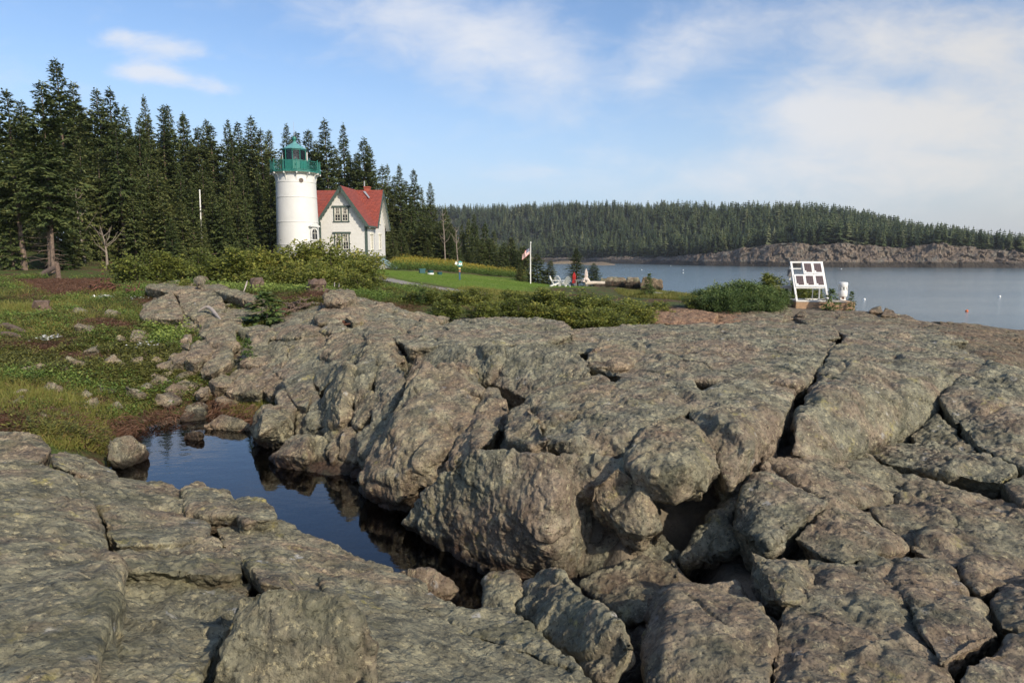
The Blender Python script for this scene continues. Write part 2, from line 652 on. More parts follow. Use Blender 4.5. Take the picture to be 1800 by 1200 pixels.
# ------------------------------------------------------------------ control heights
# foreground rock surfaces: photo pixel + height  (central / right ledge)
CTRL_C = [
    (440, 778, 5.0), (500, 825, 5.0), (560, 835, 5.0), (632, 842, 5.0), (640, 880, 5.0), (720, 930, 5.0), (860, 1005, 5.0),
    (463, 713, 5.55), (516, 722, 5.52), (550, 660, 5.82), (505, 660, 5.68), (610, 642, 6.2), (640, 632, 6.25), (690, 640, 6.28),
    (600, 750, 5.45), (560, 770, 5.28), (545, 790, 5.2), (760, 610, 6.45), (750, 643, 6.42), (700, 690, 6.0), (640, 800, 5.40),
    (700, 760, 5.68), (800, 700, 6.1), (785, 818, 5.6), (700, 880, 5.2), (740, 850, 5.4), (835, 780, 5.72),
    (900, 760, 6.02), (885, 790, 5.98), (930, 700, 6.18), (840, 795, 5.92), (985, 800, 6.06), (1100, 830, 6.02), (705, 918, 5.09),
    (860, 1000, 5.06), (1000, 1030, 5.14), (900, 900, 5.56), (1030, 950, 5.42), (960, 960, 5.3), (1200, 725, 6.26), (1185, 870, 5.90),
    (1110, 800, 6.08), (1262, 800, 6.10), (1340, 662, 6.4), (1232, 695, 6.33), (1290, 850, 5.88), (1365, 780, 6.06), (1220, 985, 5.12),
    (1100, 900, 5.62), (1160, 940, 5.5), (1130, 573, 6.45), (1300, 567, 6.48), (1640, 575, 6.3), (900, 565, 6.42), (720, 560, 6.4),
    (1050, 640, 6.38), (1000, 610, 6.43), (850, 610, 6.43), (900, 650, 6.25), (820, 650, 6.25), (1160, 640, 6.4), (1500, 580, 6.42),
    (1740, 640, 6.35), (1800, 660, 6.3), (1800, 830, 5.74), (1700, 790, 5.78), (1560, 820, 5.64), (1500, 800, 5.65), (1590, 775, 5.7), (1650, 695, 6.1),
    (1405, 745, 6.15), (1480, 600, 6.46), (1530, 700, 6.2), (1340, 808, 5.94), (1455, 885, 5.81), (1277, 925, 5.66), (1395, 950, 5.66),
    (1590, 965, 5.66), (1800, 900, 5.66), (1500, 1000, 5.70), (1800, 1020, 5.6), (1320, 967, 5.79), (1375, 1070, 5.74),
    (1190, 1030, 5.68), (1160, 1200, 5.72), (1345, 1200, 5.82), (1660, 1170, 5.80), (1740, 1150, 5.80), (1620, 1040, 5.70), (1900, 1150, 5.8), (1900, 800, 5.7), (1900, 620, 6.1),
]
# near-left ledge the photographer stands on
CTRL_N = [
    (-60, 780, 5.9), (0, 762, 5.85), (90, 785, 5.8), (0, 1000, 6.2), (0, 1200, 6.5), (-100, 1000, 6.25), (210, 842, 5.52), (340, 858, 5.45), (480, 892, 5.52),
    (690, 1002, 5.50), (850, 1080, 5.58), (1020, 1200, 5.85), (330, 950, 5.75), (200, 1000, 6.05), (430, 1000, 5.92), (560, 1000, 5.72),
    (300, 1200, 6.42), (640, 1150, 6.05), (800, 1150, 5.85), (100, 900, 5.98), (560, 1060, 5.95),
]
FC = Field([(a, b) for a, b, _ in CTRL_C], [c for *_, c in CTRL_C], 400)
FN = Field([(a, b) for a, b, _ in CTRL_N], [c for *_, c in CTRL_N], 400)

# ground: photo pixel + height
CTRL_G = [
    (340, 742, 4.84), (240, 785, 4.86), (430, 745, 4.84), (0, 790, 5.75), (100, 765, 5.45), (100, 720, 5.45), (180, 750, 5.15), (0, 700, 5.6), (0, 600, 5.8), (300, 600, 5.68),
    (200, 680, 5.35), (350, 690, 5.22), (0, 500, 6.55), (150, 500, 6.6), (60, 492, 6.6), (150, 560, 6.25), (350, 500, 6.75), (250, 500, 6.72),
    (260, 560, 6.0), (400, 520, 6.55), (450, 560, 6.10), (400, 620, 5.70), (430, 660, 5.42), (520, 610, 5.92), (560, 510, 6.75), (620, 525, 6.5), (600, 560, 6.4), (650, 600, 6.3),
    (700, 515, 6.35), (730, 545, 6.3), (800, 540, 6.1), (900, 540, 5.8), (680, 480, 6.3), (760, 487, 6.1), (850, 495, 5.8), (920, 515, 5.5), (930, 500, 5.2),
    (1000, 508, 4.8), (1400, 545, 5.35), (1300, 550, 5.5), (1500, 550, 5.3), (1600, 562, 5.2), (1200, 548, 5.5),
]
GP, GZ = [], []


def warp(x, y):
    r = np.hypot(x, y) + 0.8
    return np.stack([x / r * 1.6, y / r * 1.6, np.log(r)], -1)


def gadd(x, y, z):
    GP.append(warp(np.float64(x), np.float64(y)))
    GZ.append(z)


for px, py, z in CTRL_G:
    p = at_z(px, py, z)
    gadd(p.x, p.y, z)
for px, py, z in CTRL_C + CTRL_N:                       # under the traced rock blocks the ground lies deeper
    p = at_z(px, py, z)
    gadd(p.x, p.y, z - 0.55 if z > 5.05 else z - 0.75)
for px in (1000, 1150, 1300, 1450, 1600, 1750):           # hollow behind the crest of the ledge
    for Y, z in ((20, 5.35), (24, 5.15), (28, 5.15)):
        gadd((px - 900) / FPX * Y, Y, z + (.25 if px < 1100 else 0) - (.5 if px > 1600 else 0))
for px in (720, 800, 900):
    gadd((px - 900) / FPX * 20, 20.0, 5.75)
    gadd((px - 900) / FPX * 24, 24.0, 5.80)
for px in (240, 320, 400, 480, 560, 640):                  # dip with the alder thicket, behind the outcrop
    for Y, z in ((30, 6.35), (34, 6.30), (39, 6.4), (46, 6.7)):
        gadd((px - 900) / FPX * Y, Y, z)
for px, py in ((300, 790), (400, 800), (450, 850), (560, 880), (620, 940), (720, 970)):
    p = at_z(px, py, 5.0)
    gadd(p.x, p.y, 4.35)
TOWER = (-20.3, 65.0, 7.35)
for x, y, z in [TOWER, (-24, 60, 7.3), (-16, 70, 6.9), (-13, 72, 6.3), (-22, 80, 7.4), (-11.5, 78, 6.6), (-8, 82, 6.2), (0, 78, 5.3), (-5, 95, 5.6),
                (-40, 55, 7.6), (-50, 45, 7.4), (-34, 42, 6.9), (-30, 70, 7.8), (-45, 80, 8.6), (-60, 60, 8.6), (-40, 110, 9.5), (-70, 90, 10.0), (-15, 105, 6.8), (-30, 140, 9),
                (5, 74, 4.5), (9, 76, 4.2), (14, 72, 4.0), (8, 86, 2.2), (3, 95, 2.5), (14, 84, 0.2), (8, 100, -1.0), (0, 120, -0.5), (-8, 140, 1),
                (20, 68, 1.5), (24, 56, 1.2), (20, 78, -1.5), (28, 50, -1.2), (36, 40, -1.5), (22, 44, 3.2), (26, 36, 3.0), (16, 46, 4.6), (12, 52, 4.8), (10, 60, 4.8), (32, 30, 0.3),
                (30, 22, 2.0), (24, 20, 4.4), (40, 30, -2.5), (60, 20, -3), (60, 60, -4), (40, 100, -4), (0, 180, -3), (30, 150, -4), (-40, 190, 3), (-120, 120, 10),
                (20, 12, 5.0), (30, 8, 3.0), (50, 0, -2), (14, 6, 5.4), (-8, -3, 6.3), (0, -3, 6.6), (0, -12, 6.6), (-12, -15, 7), (10, -10, 6), (30, -15, 2.5), (-30, 0, 7), (-30, 20, 6.6),
                (-20, 10, 6.2), (-60, 0, 8), (0, -60, 7), (60, -60, -3), (100, 0, -5), (-60, -60, 9), (0.0, 0.0, 6.0), (0.5, 0.8, 6.0), (150, 100, -6), (0, 300, -8), (-150, 200, 8), (200, 0, -8)]:
    gadd(x, y, z)
FG = Field(GP, GZ, 1.0, 1e-4)


def ground_z(x, y):
    return FG(warp(np.asarray(x, float), np.asarray(y, float)))


def gz(x, y):
    return float(ground_z([x], [y])[0])


def on_ground(px, py):
    """point where the photo ray meets the ground sheet"""
    u, v = ray(px, py)
    ys = np.geomspace(3.0, 160, 500)
    g = ground_z(u * ys, ys) - (CAM_Z + v * ys)
    k = np.argmax(g > 0)
    if g[k] <= 0:
        k = len(ys) - 1
    Y = ys[k]
    return Vector((u * Y, Y, gz(u * Y, Y)))


def in_poly(x, y, poly):
    x, y = np.asarray(x), np.asarray(y)
    ins = np.zeros(x.shape, bool)
    n = len(poly)
    for i in range(n):
        x0, y0 = poly[i][:2]
        x1, y1 = poly[(i + 1) % n][:2]
        c = ((y0 > y) != (y1 > y)) & (x < (x1 - x0) * (y - y0) / (y1 - y0 + 1e-12) + x0)
        ins ^= c
    return ins


def poly_soft(x, y, poly, w):
    """1 inside, fading over w metres at the outline"""
    x, y = np.asarray(x, float), np.asarray(y, float)
    d = np.full(x.shape, 1e9)
    n = len(poly)
    for i in range(n):
        ax, ay = poly[i][:2]
        bx, by = poly[(i + 1) % n][:2]
        ex, ey = bx - ax, by - ay
        tt = np.clip(((x - ax) * ex + (y - ay) * ey) / (ex * ex + ey * ey + 1e-12), 0, 1)
        d = np.minimum(d, np.hypot(x - ax - tt * ex, y - ay - tt * ey))
    s = np.where(in_poly(x, y, poly), d, -d)
    return np.clip(s / w * 0.5 + 0.5, 0, 1)


LAWN = [(-12.8, 58), (-13, 69), (-8, 71), (-4, 72), (0, 74), (2, 74), (6, 73), (7.5, 66), (2.5, 55), (1, 42), (-3, 40), (-7, 44), (-10.5, 51)]
LITTER = [tuple(on_ground(a, b)) for a, b in ((45, 500), (110, 492), (180, 494), (160, 510), (110, 520), (60, 512))]
ROCKY = [(14, 60), (22, 76), (40, 60), (44, 20), (40, -10), (14, -2), (2, 16), (-3, 19), (4, 22), (9, 26), (10, 34), (16, 40)]


def build_ground():
    th = np.concatenate([np.linspace(-math.pi, -0.85, 60)[:-1], np.linspace(-0.85, 0.85, 420)[:-1], np.linspace(0.85, math.pi, 60)])
    rr = np.concatenate([[0.25], np.geomspace(0.6, 420, 560)])
    T, Q = np.meshgrid(th, rr)
    x, y = (np.sin(T) * Q).ravel(), (np.cos(T) * Q).ravel()
    z = ground_z(x, y)
    p = np.stack([x, y, z * 0], 1)
    wob = np.clip(Q.ravel() / 20, 0.25, 1.6)
    lawn = poly_soft(x, y, LAWN, 1.2)
    z = z + fbm(p / 2.6, 4, seed=3) * 0.13 * wob * (1 - 0.85 * lawn) + fbm(p / 0.45, 3, seed=9) * 0.05 * np.clip(1.4 - lawn, 0.1, 1)
    rocky = poly_soft(x, y, ROCKY, 2.5)
    shore = np.clip((2.6 - z) / 1.5, 0, 1)
    rocky = np.maximum(rocky, shore)
    rocky = np.maximum(rocky, np.clip((x + 1.3) / .5, 0, 1) * np.clip((16.5 - y) / 1.0, 0, 1))
    z = z + rocky * fbm(p / 1.2, 4, seed=21, ridged=True) * 0.10
    n, mth = len(rr), len(th)
    i = np.arange(n - 1)[:, None] * mth + np.arange(mth - 1)[None]
    q = np.stack([i, i + 1, i + mth + 1, i + mth], -1).reshape(-1, 4)[:, ::-1]
    me = mesh_np('ground', np.stack([x, y, z], 1), quads=q, smooth=True,
                 attrs={'lawn': lawn, 'litter': poly_soft(x, y, LITTER, 3.0), 'rocky': rocky})
    tag(add_obj('ground', me, MAT_GROUND), kind='structure')


build_ground()

# ------------------------------------------------------------------ water
def sea():
    m, t, b = new_mat('sea_water')
    pos = t.n('ShaderNodeNewGeometry').outputs['Position']
    b.inputs['Base Color'].default_value = (0.10, 0.145, 0.17, 1)
    b.inputs['Roughness'].default_value = 0.16
    b.inputs['IOR'].default_value = 1.333
    w1 = t.noise(t.scale_vec(pos, (0.5, 1.2, 1)), 0.9, 4, 0.6, 0.2)
    w2 = t.noise(t.scale_vec(pos, (0.6, 1.0, 1)), 4.0, 3, 0.6)
    patch = t.step(t.noise(t.scale_vec(pos, (0.25, 1, 1)), 0.02, 4, 0.6), 0.35, 0.65)
    h = t.math('ADD', t.math('MULTIPLY', w1, 0.15), t.math('MULTIPLY', w2, 0.045))
    h = t.math('MULTIPLY', h, t.math('ADD', 0.45, t.math('MULTIPLY', patch, 0.8)))
    t.link(t.bump(h, 1.0, 1.0), b.inputs['Normal'])
    r = [0, 60, 200, 600, 2000, 12000]
    v, q = [(0, 0, 0)], []
    tris = []
    seg = 64
    for rad in r[1:]:
        v += [(rad * math.cos(2 * math.pi * k / seg), rad * math.sin(2 * math.pi * k / seg), 0) for k in range(seg)]
    for k in range(seg):
        tris.append((0, 1 + k, 1 + (k + 1) % seg))
    for j in range(len(r) - 2):
        for k in range(seg):
            a, c = 1 + j * seg, 1 + (j + 1) * seg
            q.append((a + k, c + k, c + (k + 1) % seg, a + (k + 1) % seg))
    tag(add_obj('sea', mesh_np('sea', v, tris, q), m), kind='structure')


sea()


def pool():
    m = bpy.data.materials.new('pool_water')
    m.use_nodes = True
    t = NT(m.node_tree)
    m.node_tree.nodes.remove(m.node_tree.nodes['Principled BSDF'])
    out = m.node_tree.nodes['Material Output']
    pos = t.n('ShaderNodeNewGeometry').outputs['Position']
    h = t.math('ADD', t.math('MULTIPLY', t.noise(t.scale_vec(pos, (1, 1.6, 1)), 2.5, 3, 0.5), 0.0028), t.math('MULTIPLY', t.noise(pos, 14.0, 2), 0.0006))
    nrm = t.bump(h, 1.0, 1.0)
    gl = t.n('ShaderNodeBsdfGlossy')
    gl.inputs['Roughness'].default_value = 0.02
    gl.inputs['Color'].default_value = (0.95, 0.96, 1, 1)
    t.link(nrm, gl.inputs['Normal'])
    tr = t.n('ShaderNodeBsdfTransparent')
    tr.inputs['Color'].default_value = (0.40, 0.23, 0.10, 1)      # peaty water
    fr = t.n('ShaderNodeFresnel')
    fr.inputs['IOR'].default_value = 1.5
    t.link(nrm, fr.inputs['Normal'])
    mx = t.n('ShaderNodeMixShader')
    t.link(t.math('MULTIPLY', fr.outputs[0], 1.0), mx.inputs[0])
    t.link(tr.outputs[0], mx.inputs[1])
    t.link(gl.outputs[0], mx.inputs[2])
    t.link(mx.outputs[0], out.inputs[0])
    pts = [at_z(a, b, 5.0) for a, b in ((150, 800), (190, 760), (300, 730), (380, 722), (455, 735), (520, 780), (640, 800), (720, 880), (880, 960), (1000, 1010), (960, 1060),
                                        (820, 1090), (700, 1060), (520, 960), (350, 900), (190, 870))]
    me = bpy.data.meshes.new('pool_water')
    me.from_pydata([tuple(p) for p in pts], [], [list(range(len(pts)))[::-1]])
    if me.polygons[0].normal.z < 0:
        me.flip_normals()
    tag(add_obj('pool_water', me, m), kind='structure')


pool()

# ------------------------------------------------------------------ rocks: traced outlines -> solid, weathered blocks
DG = None
CARVES = []          # joints cut into a block: ((x, y) polyline, width, depth)


def remesh(points, voxel, rounding):
    bm = bmesh.new()
    for p in points:
        bm.verts.new(p)
    res = bmesh.ops.convex_hull(bm, input=bm.verts)
    bad = [g for g in res['geom_interior'] if isinstance(g, bmesh.types.BMVert)]
    if bad:
        bmesh.ops.delete(bm, geom=bad, context='VERTS')
    me = bpy.data.meshes.new('tmp')
    bm.to_mesh(me)
    bm.free()
    o = bpy.data.objects.new('tmp', me)
    COL.objects.link(o)
    md = o.modifiers.new('r', 'REMESH')
    md.mode = 'VOXEL'
    md.voxel_size = voxel
    md.adaptivity = 0
    it = int(min(40, max(1, (rounding * 0.6 / voxel) ** 2 * 0.8)))
    ms = o.modifiers.new('s', 'SMOOTH')
    ms.factor = 0.5
    ms.iterations = it
    bpy.context.view_layer.update()
    dg = bpy.context.evaluated_depsgraph_get()
    ev = bpy.data.meshes.new_from_object(o.evaluated_get(dg))
    bpy.data.objects.remove(o)
    bpy.data.meshes.remove(me)
    return ev


def mesh_arrays(me):
    n = len(me.vertices)
    v = np.empty(n * 3, np.float32)
    me.vertices.foreach_get('co', v)
    nr = np.empty(n * 3, np.float32)
    me.vertex_normals.foreach_get('vector', nr)
    return v.reshape(-1, 3).astype(np.float64), nr.reshape(-1, 3).astype(np.float64)


def weather(me, amp=1.0, carve=(), seed=0, joints=0.0, knob=1.0):
    v, n = mesh_arrays(me)
    # broad undulation, broken facets, knobbly crust
    d = fbm(v / 0.8, 3, seed=11 + seed) * 0.045 * amp
    w = v + 0.07 * np.stack([vnoise(v / 0.3, 5), vnoise(v / 0.3, 6), vnoise(v / 0.3, 7)], 1)
    f1, f2, pl = worley(w / 0.66, 31 + seed, 1.0)
    d += np.clip(pl, -0.8, 0.8) * 0.072 * amp * np.clip((f2 - f1) / .13, 0, 1)
    f1, f2, pl = worley(w / 0.24, 57 + seed, 1.0)
    d += np.clip(pl, -0.8, 0.8) * 0.042 * amp * np.clip((f2 - f1) / .22, 0, 1) * (0.6 + 0.6 * vnoise(v / 0.9, 19))
    d += fbm(v / 0.22, 4, seed=2, ridged=True) * 0.012 * amp
    f1, f2, pl = worley((v + 0.012 * np.stack([vnoise(v / 0.03, 5), vnoise(v / 0.03, 6), vnoise(v / 0.03, 7)], 1)) * (1, 1, 0.66) / 0.075, 77, 1.0)
    k = np.clip(0.62 - f1, -0.2, 0.6) + 0.40 * np.clip(pl, -0.5, 0.5) * np.clip((f2 - f1) / .3, 0, 1)
    d += k * 0.030 * knob * np.clip(0.75 + 0.8 * vnoise(v / 0.45, 15), 0.1, 1.5)
    d += fbm(v / 0.035, 3, gain=0.6, seed=8) * 0.0085 * knob
    # aligned joint sets: narrow cracks, with the pieces between them slightly out of line
    wq = 0.16 * np.stack([vnoise(v / 1.1, 25), vnoise(v / 1.1, 26), vnoise(v / 1.1, 27)], 1) + 0.008 * np.stack([vnoise(v / .12, 35), vnoise(v / .12, 36), vnoise(v / .12, 37)], 1)
    ids, edge, raw = [], np.full(len(v), 9.0), np.full(len(v), 9.0)
    for (nx, ny, nz), sp, sd in (((.86, .48, .16), .85, 1), ((-.50, .84, .20), 1.15, 2), ((.10, -.35, .93), .62, 3)):
        q = ((v + wq) @ np.array((nx, ny, nz))) / sp + seed * .137 * sd
        i = np.floor(q)
        f = q - i
        ids.append(i.astype(np.int64))
        on = np.clip(.30 + 1.6 * vnoise(v / .8, 200 + sd), 0, 1) * np.clip(1.9 - 2.2 * np.abs(n @ np.array((nx, ny, nz))), 0, 1)
        if sd < 3:
            raw = np.minimum(raw, np.minimum(f, 1 - f) * sp)
        edge = np.minimum(edge, np.minimum(f, 1 - f) * sp + (1 - on) * .06)
    hsh = _hash(ids[0], ids[1], ids[1] * 0, 5) / 2147483648.0 - 1.0
    d += hsh * 0.018 * amp * np.clip(raw / .05, 0, 1)
    d -= (0.030 + joints) * np.clip(1 - edge / 0.022, 0, 1) ** 0.8 * amp
    v = v + n * d[:, None]
    for poly, width, depth in carve:
        dist = np.full(len(v), 1e9)
        wob = 0.02 * fbm(v / 0.18, 2, seed=44)
        for (ax, ay), (bx, by) in zip(poly, poly[1:]):
            ex, ey = bx - ax, by - ay
            tt = np.clip(((v[:, 0] - ax) * ex + (v[:, 1] - ay) * ey) / (ex * ex + ey * ey), 0, 1)
            dist = np.minimum(dist, np.hypot(v[:, 0] - ax - tt * ex, v[:, 1] - ay - tt * ey))
        g = np.clip(1 - (np.abs(dist + wob)) / width, 0, 1)
        v = v - n * (depth * g ** 0.6)[:, None]
    me.vertices.foreach_set('co', v.astype(np.float32).ravel())
    me.polygons.foreach_set('use_smooth', np.full(len(me.polygons), True))
    me.update()
    return me


CAMV = Vector((0, 0, CAM_Z))


def block(name, outline, field=None, mat=None, bulge=0.09, down=0.55, back=0.5, rnd=0.02, extra=(), shrink=0.985, amp=1.0, dz=0.0,
          joints=0.0, carve=(), label=None, cat=None, group=None, kind='structure', seed=None, vox=None, knob=1.0, parent=None, maxd=0.6, ridge=()):
    """outline: visible silhouette of one block as photo pixels (+ optional height); gets real depth and thickness"""
    F = []
    for q in outline:
        z = q[2] if len(q) > 2 else float(field([q[:2]])[0]) + dz
        F.append(at_z(q[0], q[1], z))
    c = sum(F, Vector()) / len(F)
    size = max((p - c).length for p in F)
    F = [c + (p - c) * shrink for p in F]
    tocam = (CAMV - c).normalized()
    bdir = (tocam * 0.6 + Vector((0, 0, 0.55))).normalized()
    dist = c.length if False else (c - CAMV).length
    b = min(bulge * size, 0.22)
    g = np.random.default_rng(int(abs(outline[0][0] * 13 + outline[0][1] * 7)) % 9973)
    # flat-faced block: the rim stands proud by uneven amounts, ridges break it into faces
    lo, hi = (.0, .45) if ridge else (.25, 1.0)
    pts = [p + bdir * b * g.uniform(lo, hi) for p in F]
    pts += [c + (p - c) * g.uniform(.55, .9) + bdir * b * g.uniform(.5, 1.1) * (.4 if ridge else 1) for p in F[::2]]
    pts += list(F)
    for q in ridge:
        z = q[2] if q[2] > 3 else float(field([q[:2]])[0]) + dz + q[2]
        pts.append(at_z(q[0], q[1], z))
    away = Vector((-tocam.x, -tocam.y, 0)).normalized()
    dd = min(maxd, down * size)
    pts += [c + (p - c) * 0.94 + away * back * min(size, 1.2) - Vector((0, 0, dd)) for p in F]
    for q in extra:
        pts.append(at_z(*q))
    voxel = vox or max(0.0055, (0.0015 if dist < 9 else 0.00115) * dist)
    me = remesh(pts, voxel, rnd)
    cv = [([tuple(at_z(a[0], a[1], a[2] if len(a) > 2 else float(field([a[:2]])[0]))[:2]) for a in poly], w_, d_) for poly, w_, d_ in carve]
    weather(me, amp, cv, seed if seed is not None else int(abs(outline[0][0] * 7 + outline[0][1])) % 997, joints, knob)
    me.name = name
    if kind == 'structure' or parent is not None:
        o = add_obj(name, me, mat, parent)
        tag(o, kind='structure' if parent is None else None)
    else:
        # origin at the base of the rock
        zmin = min(p.z for p in pts)
        v, _ = mesh_arrays(me)
        o0 = np.array((c.x, c.y, zmin))
        me.vertices.foreach_set('co', (v - o0).astype(np.float32).ravel())
        o = add_obj(name, me, mat, None, tuple(o0))
        tag(o, label, cat or 'rock', group)
    return o


LEDGE = dict(kind='structure')
G_BLK = 'angular blocks of the rock ledge'


def ledge(outline, field=FC, mat=None, **kw):
    if field is FC:
        kw.setdefault('shrink', 1.0)
        kw['bulge'] = kw.get('bulge', .09) * .75
    if field is FN and 'dz' not in kw:
        kw['dz'] = float(np.random.default_rng(len(outline) * 100 + abs(int(outline[1][0]))).uniform(-.10, .07))
        kw.setdefault('shrink', .97)
        kw.setdefault('amp', .7)
    return block('rock_ledge', outline, field, mat or MAT_ROCK, **kw)


def boulder(outline, label, field=FC, mat=None, cat='boulder', name='boulder', group=None, **kw):
    kw.setdefault('shrink', .99)
    return block(name, outline, field, mat or MAT_BOULDER, label=label, cat=cat, kind='thing', group=group, **kw)


# ---- the photographer's ledge, lower left
NR = dict(field=FN, mat=MAT_ROCK_NEAR)
ledge([(-90, 765), (0, 760), (30, 762), (75, 780), (92, 797), (70, 822), (20, 826), (-90, 815)], **NR)
ledge([(88, 800), (112, 795), (150, 805), (205, 832), (211, 846), (150, 840), (92, 818)], rnd=.025, **NR)
ledge([(-120, 815), (0, 820), (100, 834), (150, 885), (182, 940), (184, 985), (90, 992), (-120, 1000)], bulge=.05, **NR)
ledge([(98, 836), (150, 838), (211, 846), (300, 858), (345, 878), (330, 906), (180, 903), (155, 890)], bulge=.06, **NR)
ledge([(318, 862), (345, 852), (400, 870), (412, 884), (425, 912), (360, 912), (332, 905)], rnd=.03, **NR)
ledge([(410, 884), (428, 875), (470, 884), (484, 894), (490, 918), (430, 926), (414, 910)], rnd=.025, bulge=.12, **NR)
ledge([(178, 905), (250, 897), (340, 906), (372, 926), (366, 948), (330, 960), (205, 968), (186, 940)], bulge=.07, **NR)
ledge([(374, 928), (430, 924), (490, 917), (560, 955), (640, 985), (695, 1003), (690, 1014), (600, 1012), (430, 990), (385, 960)], bulge=.05, **NR)
ledge([(192, 968), (330, 962), (372, 948), (425, 985), (432, 1010), (390, 1018), (215, 1006)], bulge=.06, **NR)
ledge([(-160, 998), (90, 994), (192, 988), (204, 1012), (178, 1050), (168, 1120), (150, 1260), (-160, 1280)], bulge=.05, dz=-.08, **NR)
ledge([(206, 1012), (300, 1012), (420, 1006), (446, 1034), (420, 1078), (395, 1130), (330, 1250), (150, 1260), (170, 1110), (182, 1050)], bulge=.05, dz=-.24, **NR)
ledge([(430, 990), (560, 1006), (700, 1014), (800, 1058), (850, 1086), (760, 1098), (640, 1066), (560, 1052), (455, 1030)], bulge=.05, **NR)
ledge([(560, 1020), (640, 1064), (730, 1088), (840, 1105), (900, 1150), (960, 1172), (1040, 1215), (900, 1260), (650, 1260), (640, 1130), (610, 1070)], bulge=.08, **NR)
ledge([(740, 1072), (850, 1080), (892, 1074), (916, 1090), (938, 1122), (960, 1150), (1020, 1190), (900, 1150), (820, 1120)], bulge=.10, rnd=.03, **NR)
ledge([(770, 1120), (860, 1128), (920, 1150), (1000, 1185), (1045, 1230), (900, 1215), (820, 1170)], bulge=.10, rnd=.03, **NR)
boulder([(420, 1052, 6.40), (470, 1033, 6.47), (520, 1037, 6.47), (600, 1058, 6.42), (642, 1108, 6.33), (652, 1140, 6.25), (660, 1290, 5.90), (330, 1290, 5.95), (398, 1130, 6.28)],
        'upright knobbly block of pale lichened rock standing up from the near ledge', FN, MAT_ROCK_NEAR, bulge=.05, rnd=.015, down=.5)
ledge([(700, 1006, 5.30), (722, 1001, 5.36), (760, 1002, 5.36), (790, 1014, 5.33), (804, 1034, 5.25), (780, 1050, 5.2), (730, 1040, 5.2)], mat=MAT_ROCK_PINK, rnd=.03)

# ---- pointed fallen block and its neighbours at the foot of the gully
boulder([(855, 1018, 5.42), (880, 1016, 5.44), (902, 1024, 5.42), (908, 1052, 5.42), (896, 1082, 5.40), (856, 1072, 5.34)],
        'small greenish square block against the left side of the pointed fallen slab', mat=MAT_ROCK_NEAR, rnd=.025, bulge=.15)
boulder([(968, 998, 5.60), (1010, 1033, 5.72), (1045, 1058, 5.76), (1078, 1092, 5.80), (1113, 1136, 5.80), (1098, 1165, 5.72), (1062, 1198, 5.60), (1000, 1168, 5.42),
         (940, 1122, 5.34), (914, 1092, 5.33), (893, 1062, 5.36), (906, 1030, 5.44), (940, 1010, 5.52)],
        'pointed slab of mottled grey rock tilted between the near ledge and the brown blocks', mat=MAT_ROCK_NEAR, bulge=.05, rnd=.022, down=.6)
ledge([(1018, 1026, 5.15), (1080, 990, 5.3), (1130, 975, 5.36), (1190, 985, 5.34), (1196, 1012, 5.3), (1150, 1064, 5.22), (1060, 1056, 5.1)], mat=MAT_ROCK_PINK)
ledge([(1036, 1046, 5.10), (1090, 1050, 5.2), (1142, 1064, 5.26), (1150, 1084, 5.25), (1120, 1100, 5.15), (1060, 1085, 5.0)], mat=MAT_ROCK_PINK, rnd=.02, bulge=.12)
ledge([(1085, 1090, 5.05), (1150, 1085, 5.15), (1150, 1210, 5.1), (1080, 1215, 5.0)], mat=MAT_ROCK_PINK)
ledge([(1180, 930, 4.75), (1300, 930, 4.80), (1330, 1040, 4.90), (1180, 1050, 4.80)], mat=MAT_ROCK_PINK)

# ---- lower right blocks
PK = dict(mat=MAT_ROCK_PINK)
boulder([(1147, 1072), (1166, 1036), (1190, 1030), (1225, 1036), (1300, 1032), (1338, 1074), (1350, 1112), (1352, 1260), (1150, 1270), (1140, 1140)],
        'big rust-brown block with a flat knobbly front, right of the pointed slab', bulge=.10, rnd=.035, **PK, ridge=[(1182, 1052, .08), (1300, 1056, .06), (1245, 1120, .10), (1180, 1150, .06)])
boulder([(1317, 968, 5.88), (1360, 975, 5.86), (1420, 985, 5.80), (1432, 1010, 5.76), (1438, 1050, 5.72), (1410, 1070, 5.72), (1374, 1072, 5.72), (1340, 1060, 5.72), (1318, 1012, 5.78)],
        'squarish block with a yellow lichen streak down its front, perched above the rust-brown blocks', bulge=.16, rnd=.025, ridge=[(1386, 986, 5.90), (1375, 1058, 5.88)])
ledge([(1424, 986), (1470, 987), (1532, 1018), (1592, 1060), (1618, 1105), (1668, 1172), (1700, 1260), (1352, 1265), (1352, 1120), (1376, 1076), (1440, 1066), (1437, 1030)],
      bulge=.08, joints=.03, **PK, ridge=[(1470, 1005, .08), (1562, 1062, .10), (1490, 1100, .08), (1612, 1150, .10), (1420, 1130, .08)])
boulder([(1496, 1000), (1520, 976), (1550, 965), (1600, 985), (1662, 1010), (1692, 1046), (1620, 1046), (1560, 1036), (1505, 1018)],
        'low rounded brown block wedged between the sloping slabs at lower right', bulge=.14, **PK)
boulder([(1578, 1042), (1626, 1035), (1680, 1050), (1722, 1076), (1762, 1122), (1722, 1142), (1652, 1182), (1640, 1150), (1602, 1092)],
        'wedge-shaped pinkish block pointing to the lower right corner', bulge=.14, **PK)
boulder([(1694, 1002), (1720, 966), (1752, 950), (1805, 985), (1808, 1022), (1722, 1052), (1702, 1036)],
        'dark angular block with a peaked top near the right edge, above two leaning blocks', bulge=.16, **PK)
ledge([(1742, 1072), (1800, 1022), (1900, 1000), (1900, 1120), (1760, 1112)], bulge=.12, **PK)
ledge([(1682, 1196), (1742, 1150), (1795, 1130), (1900, 1120), (1900, 1280), (1690, 1280)], bulge=.10)
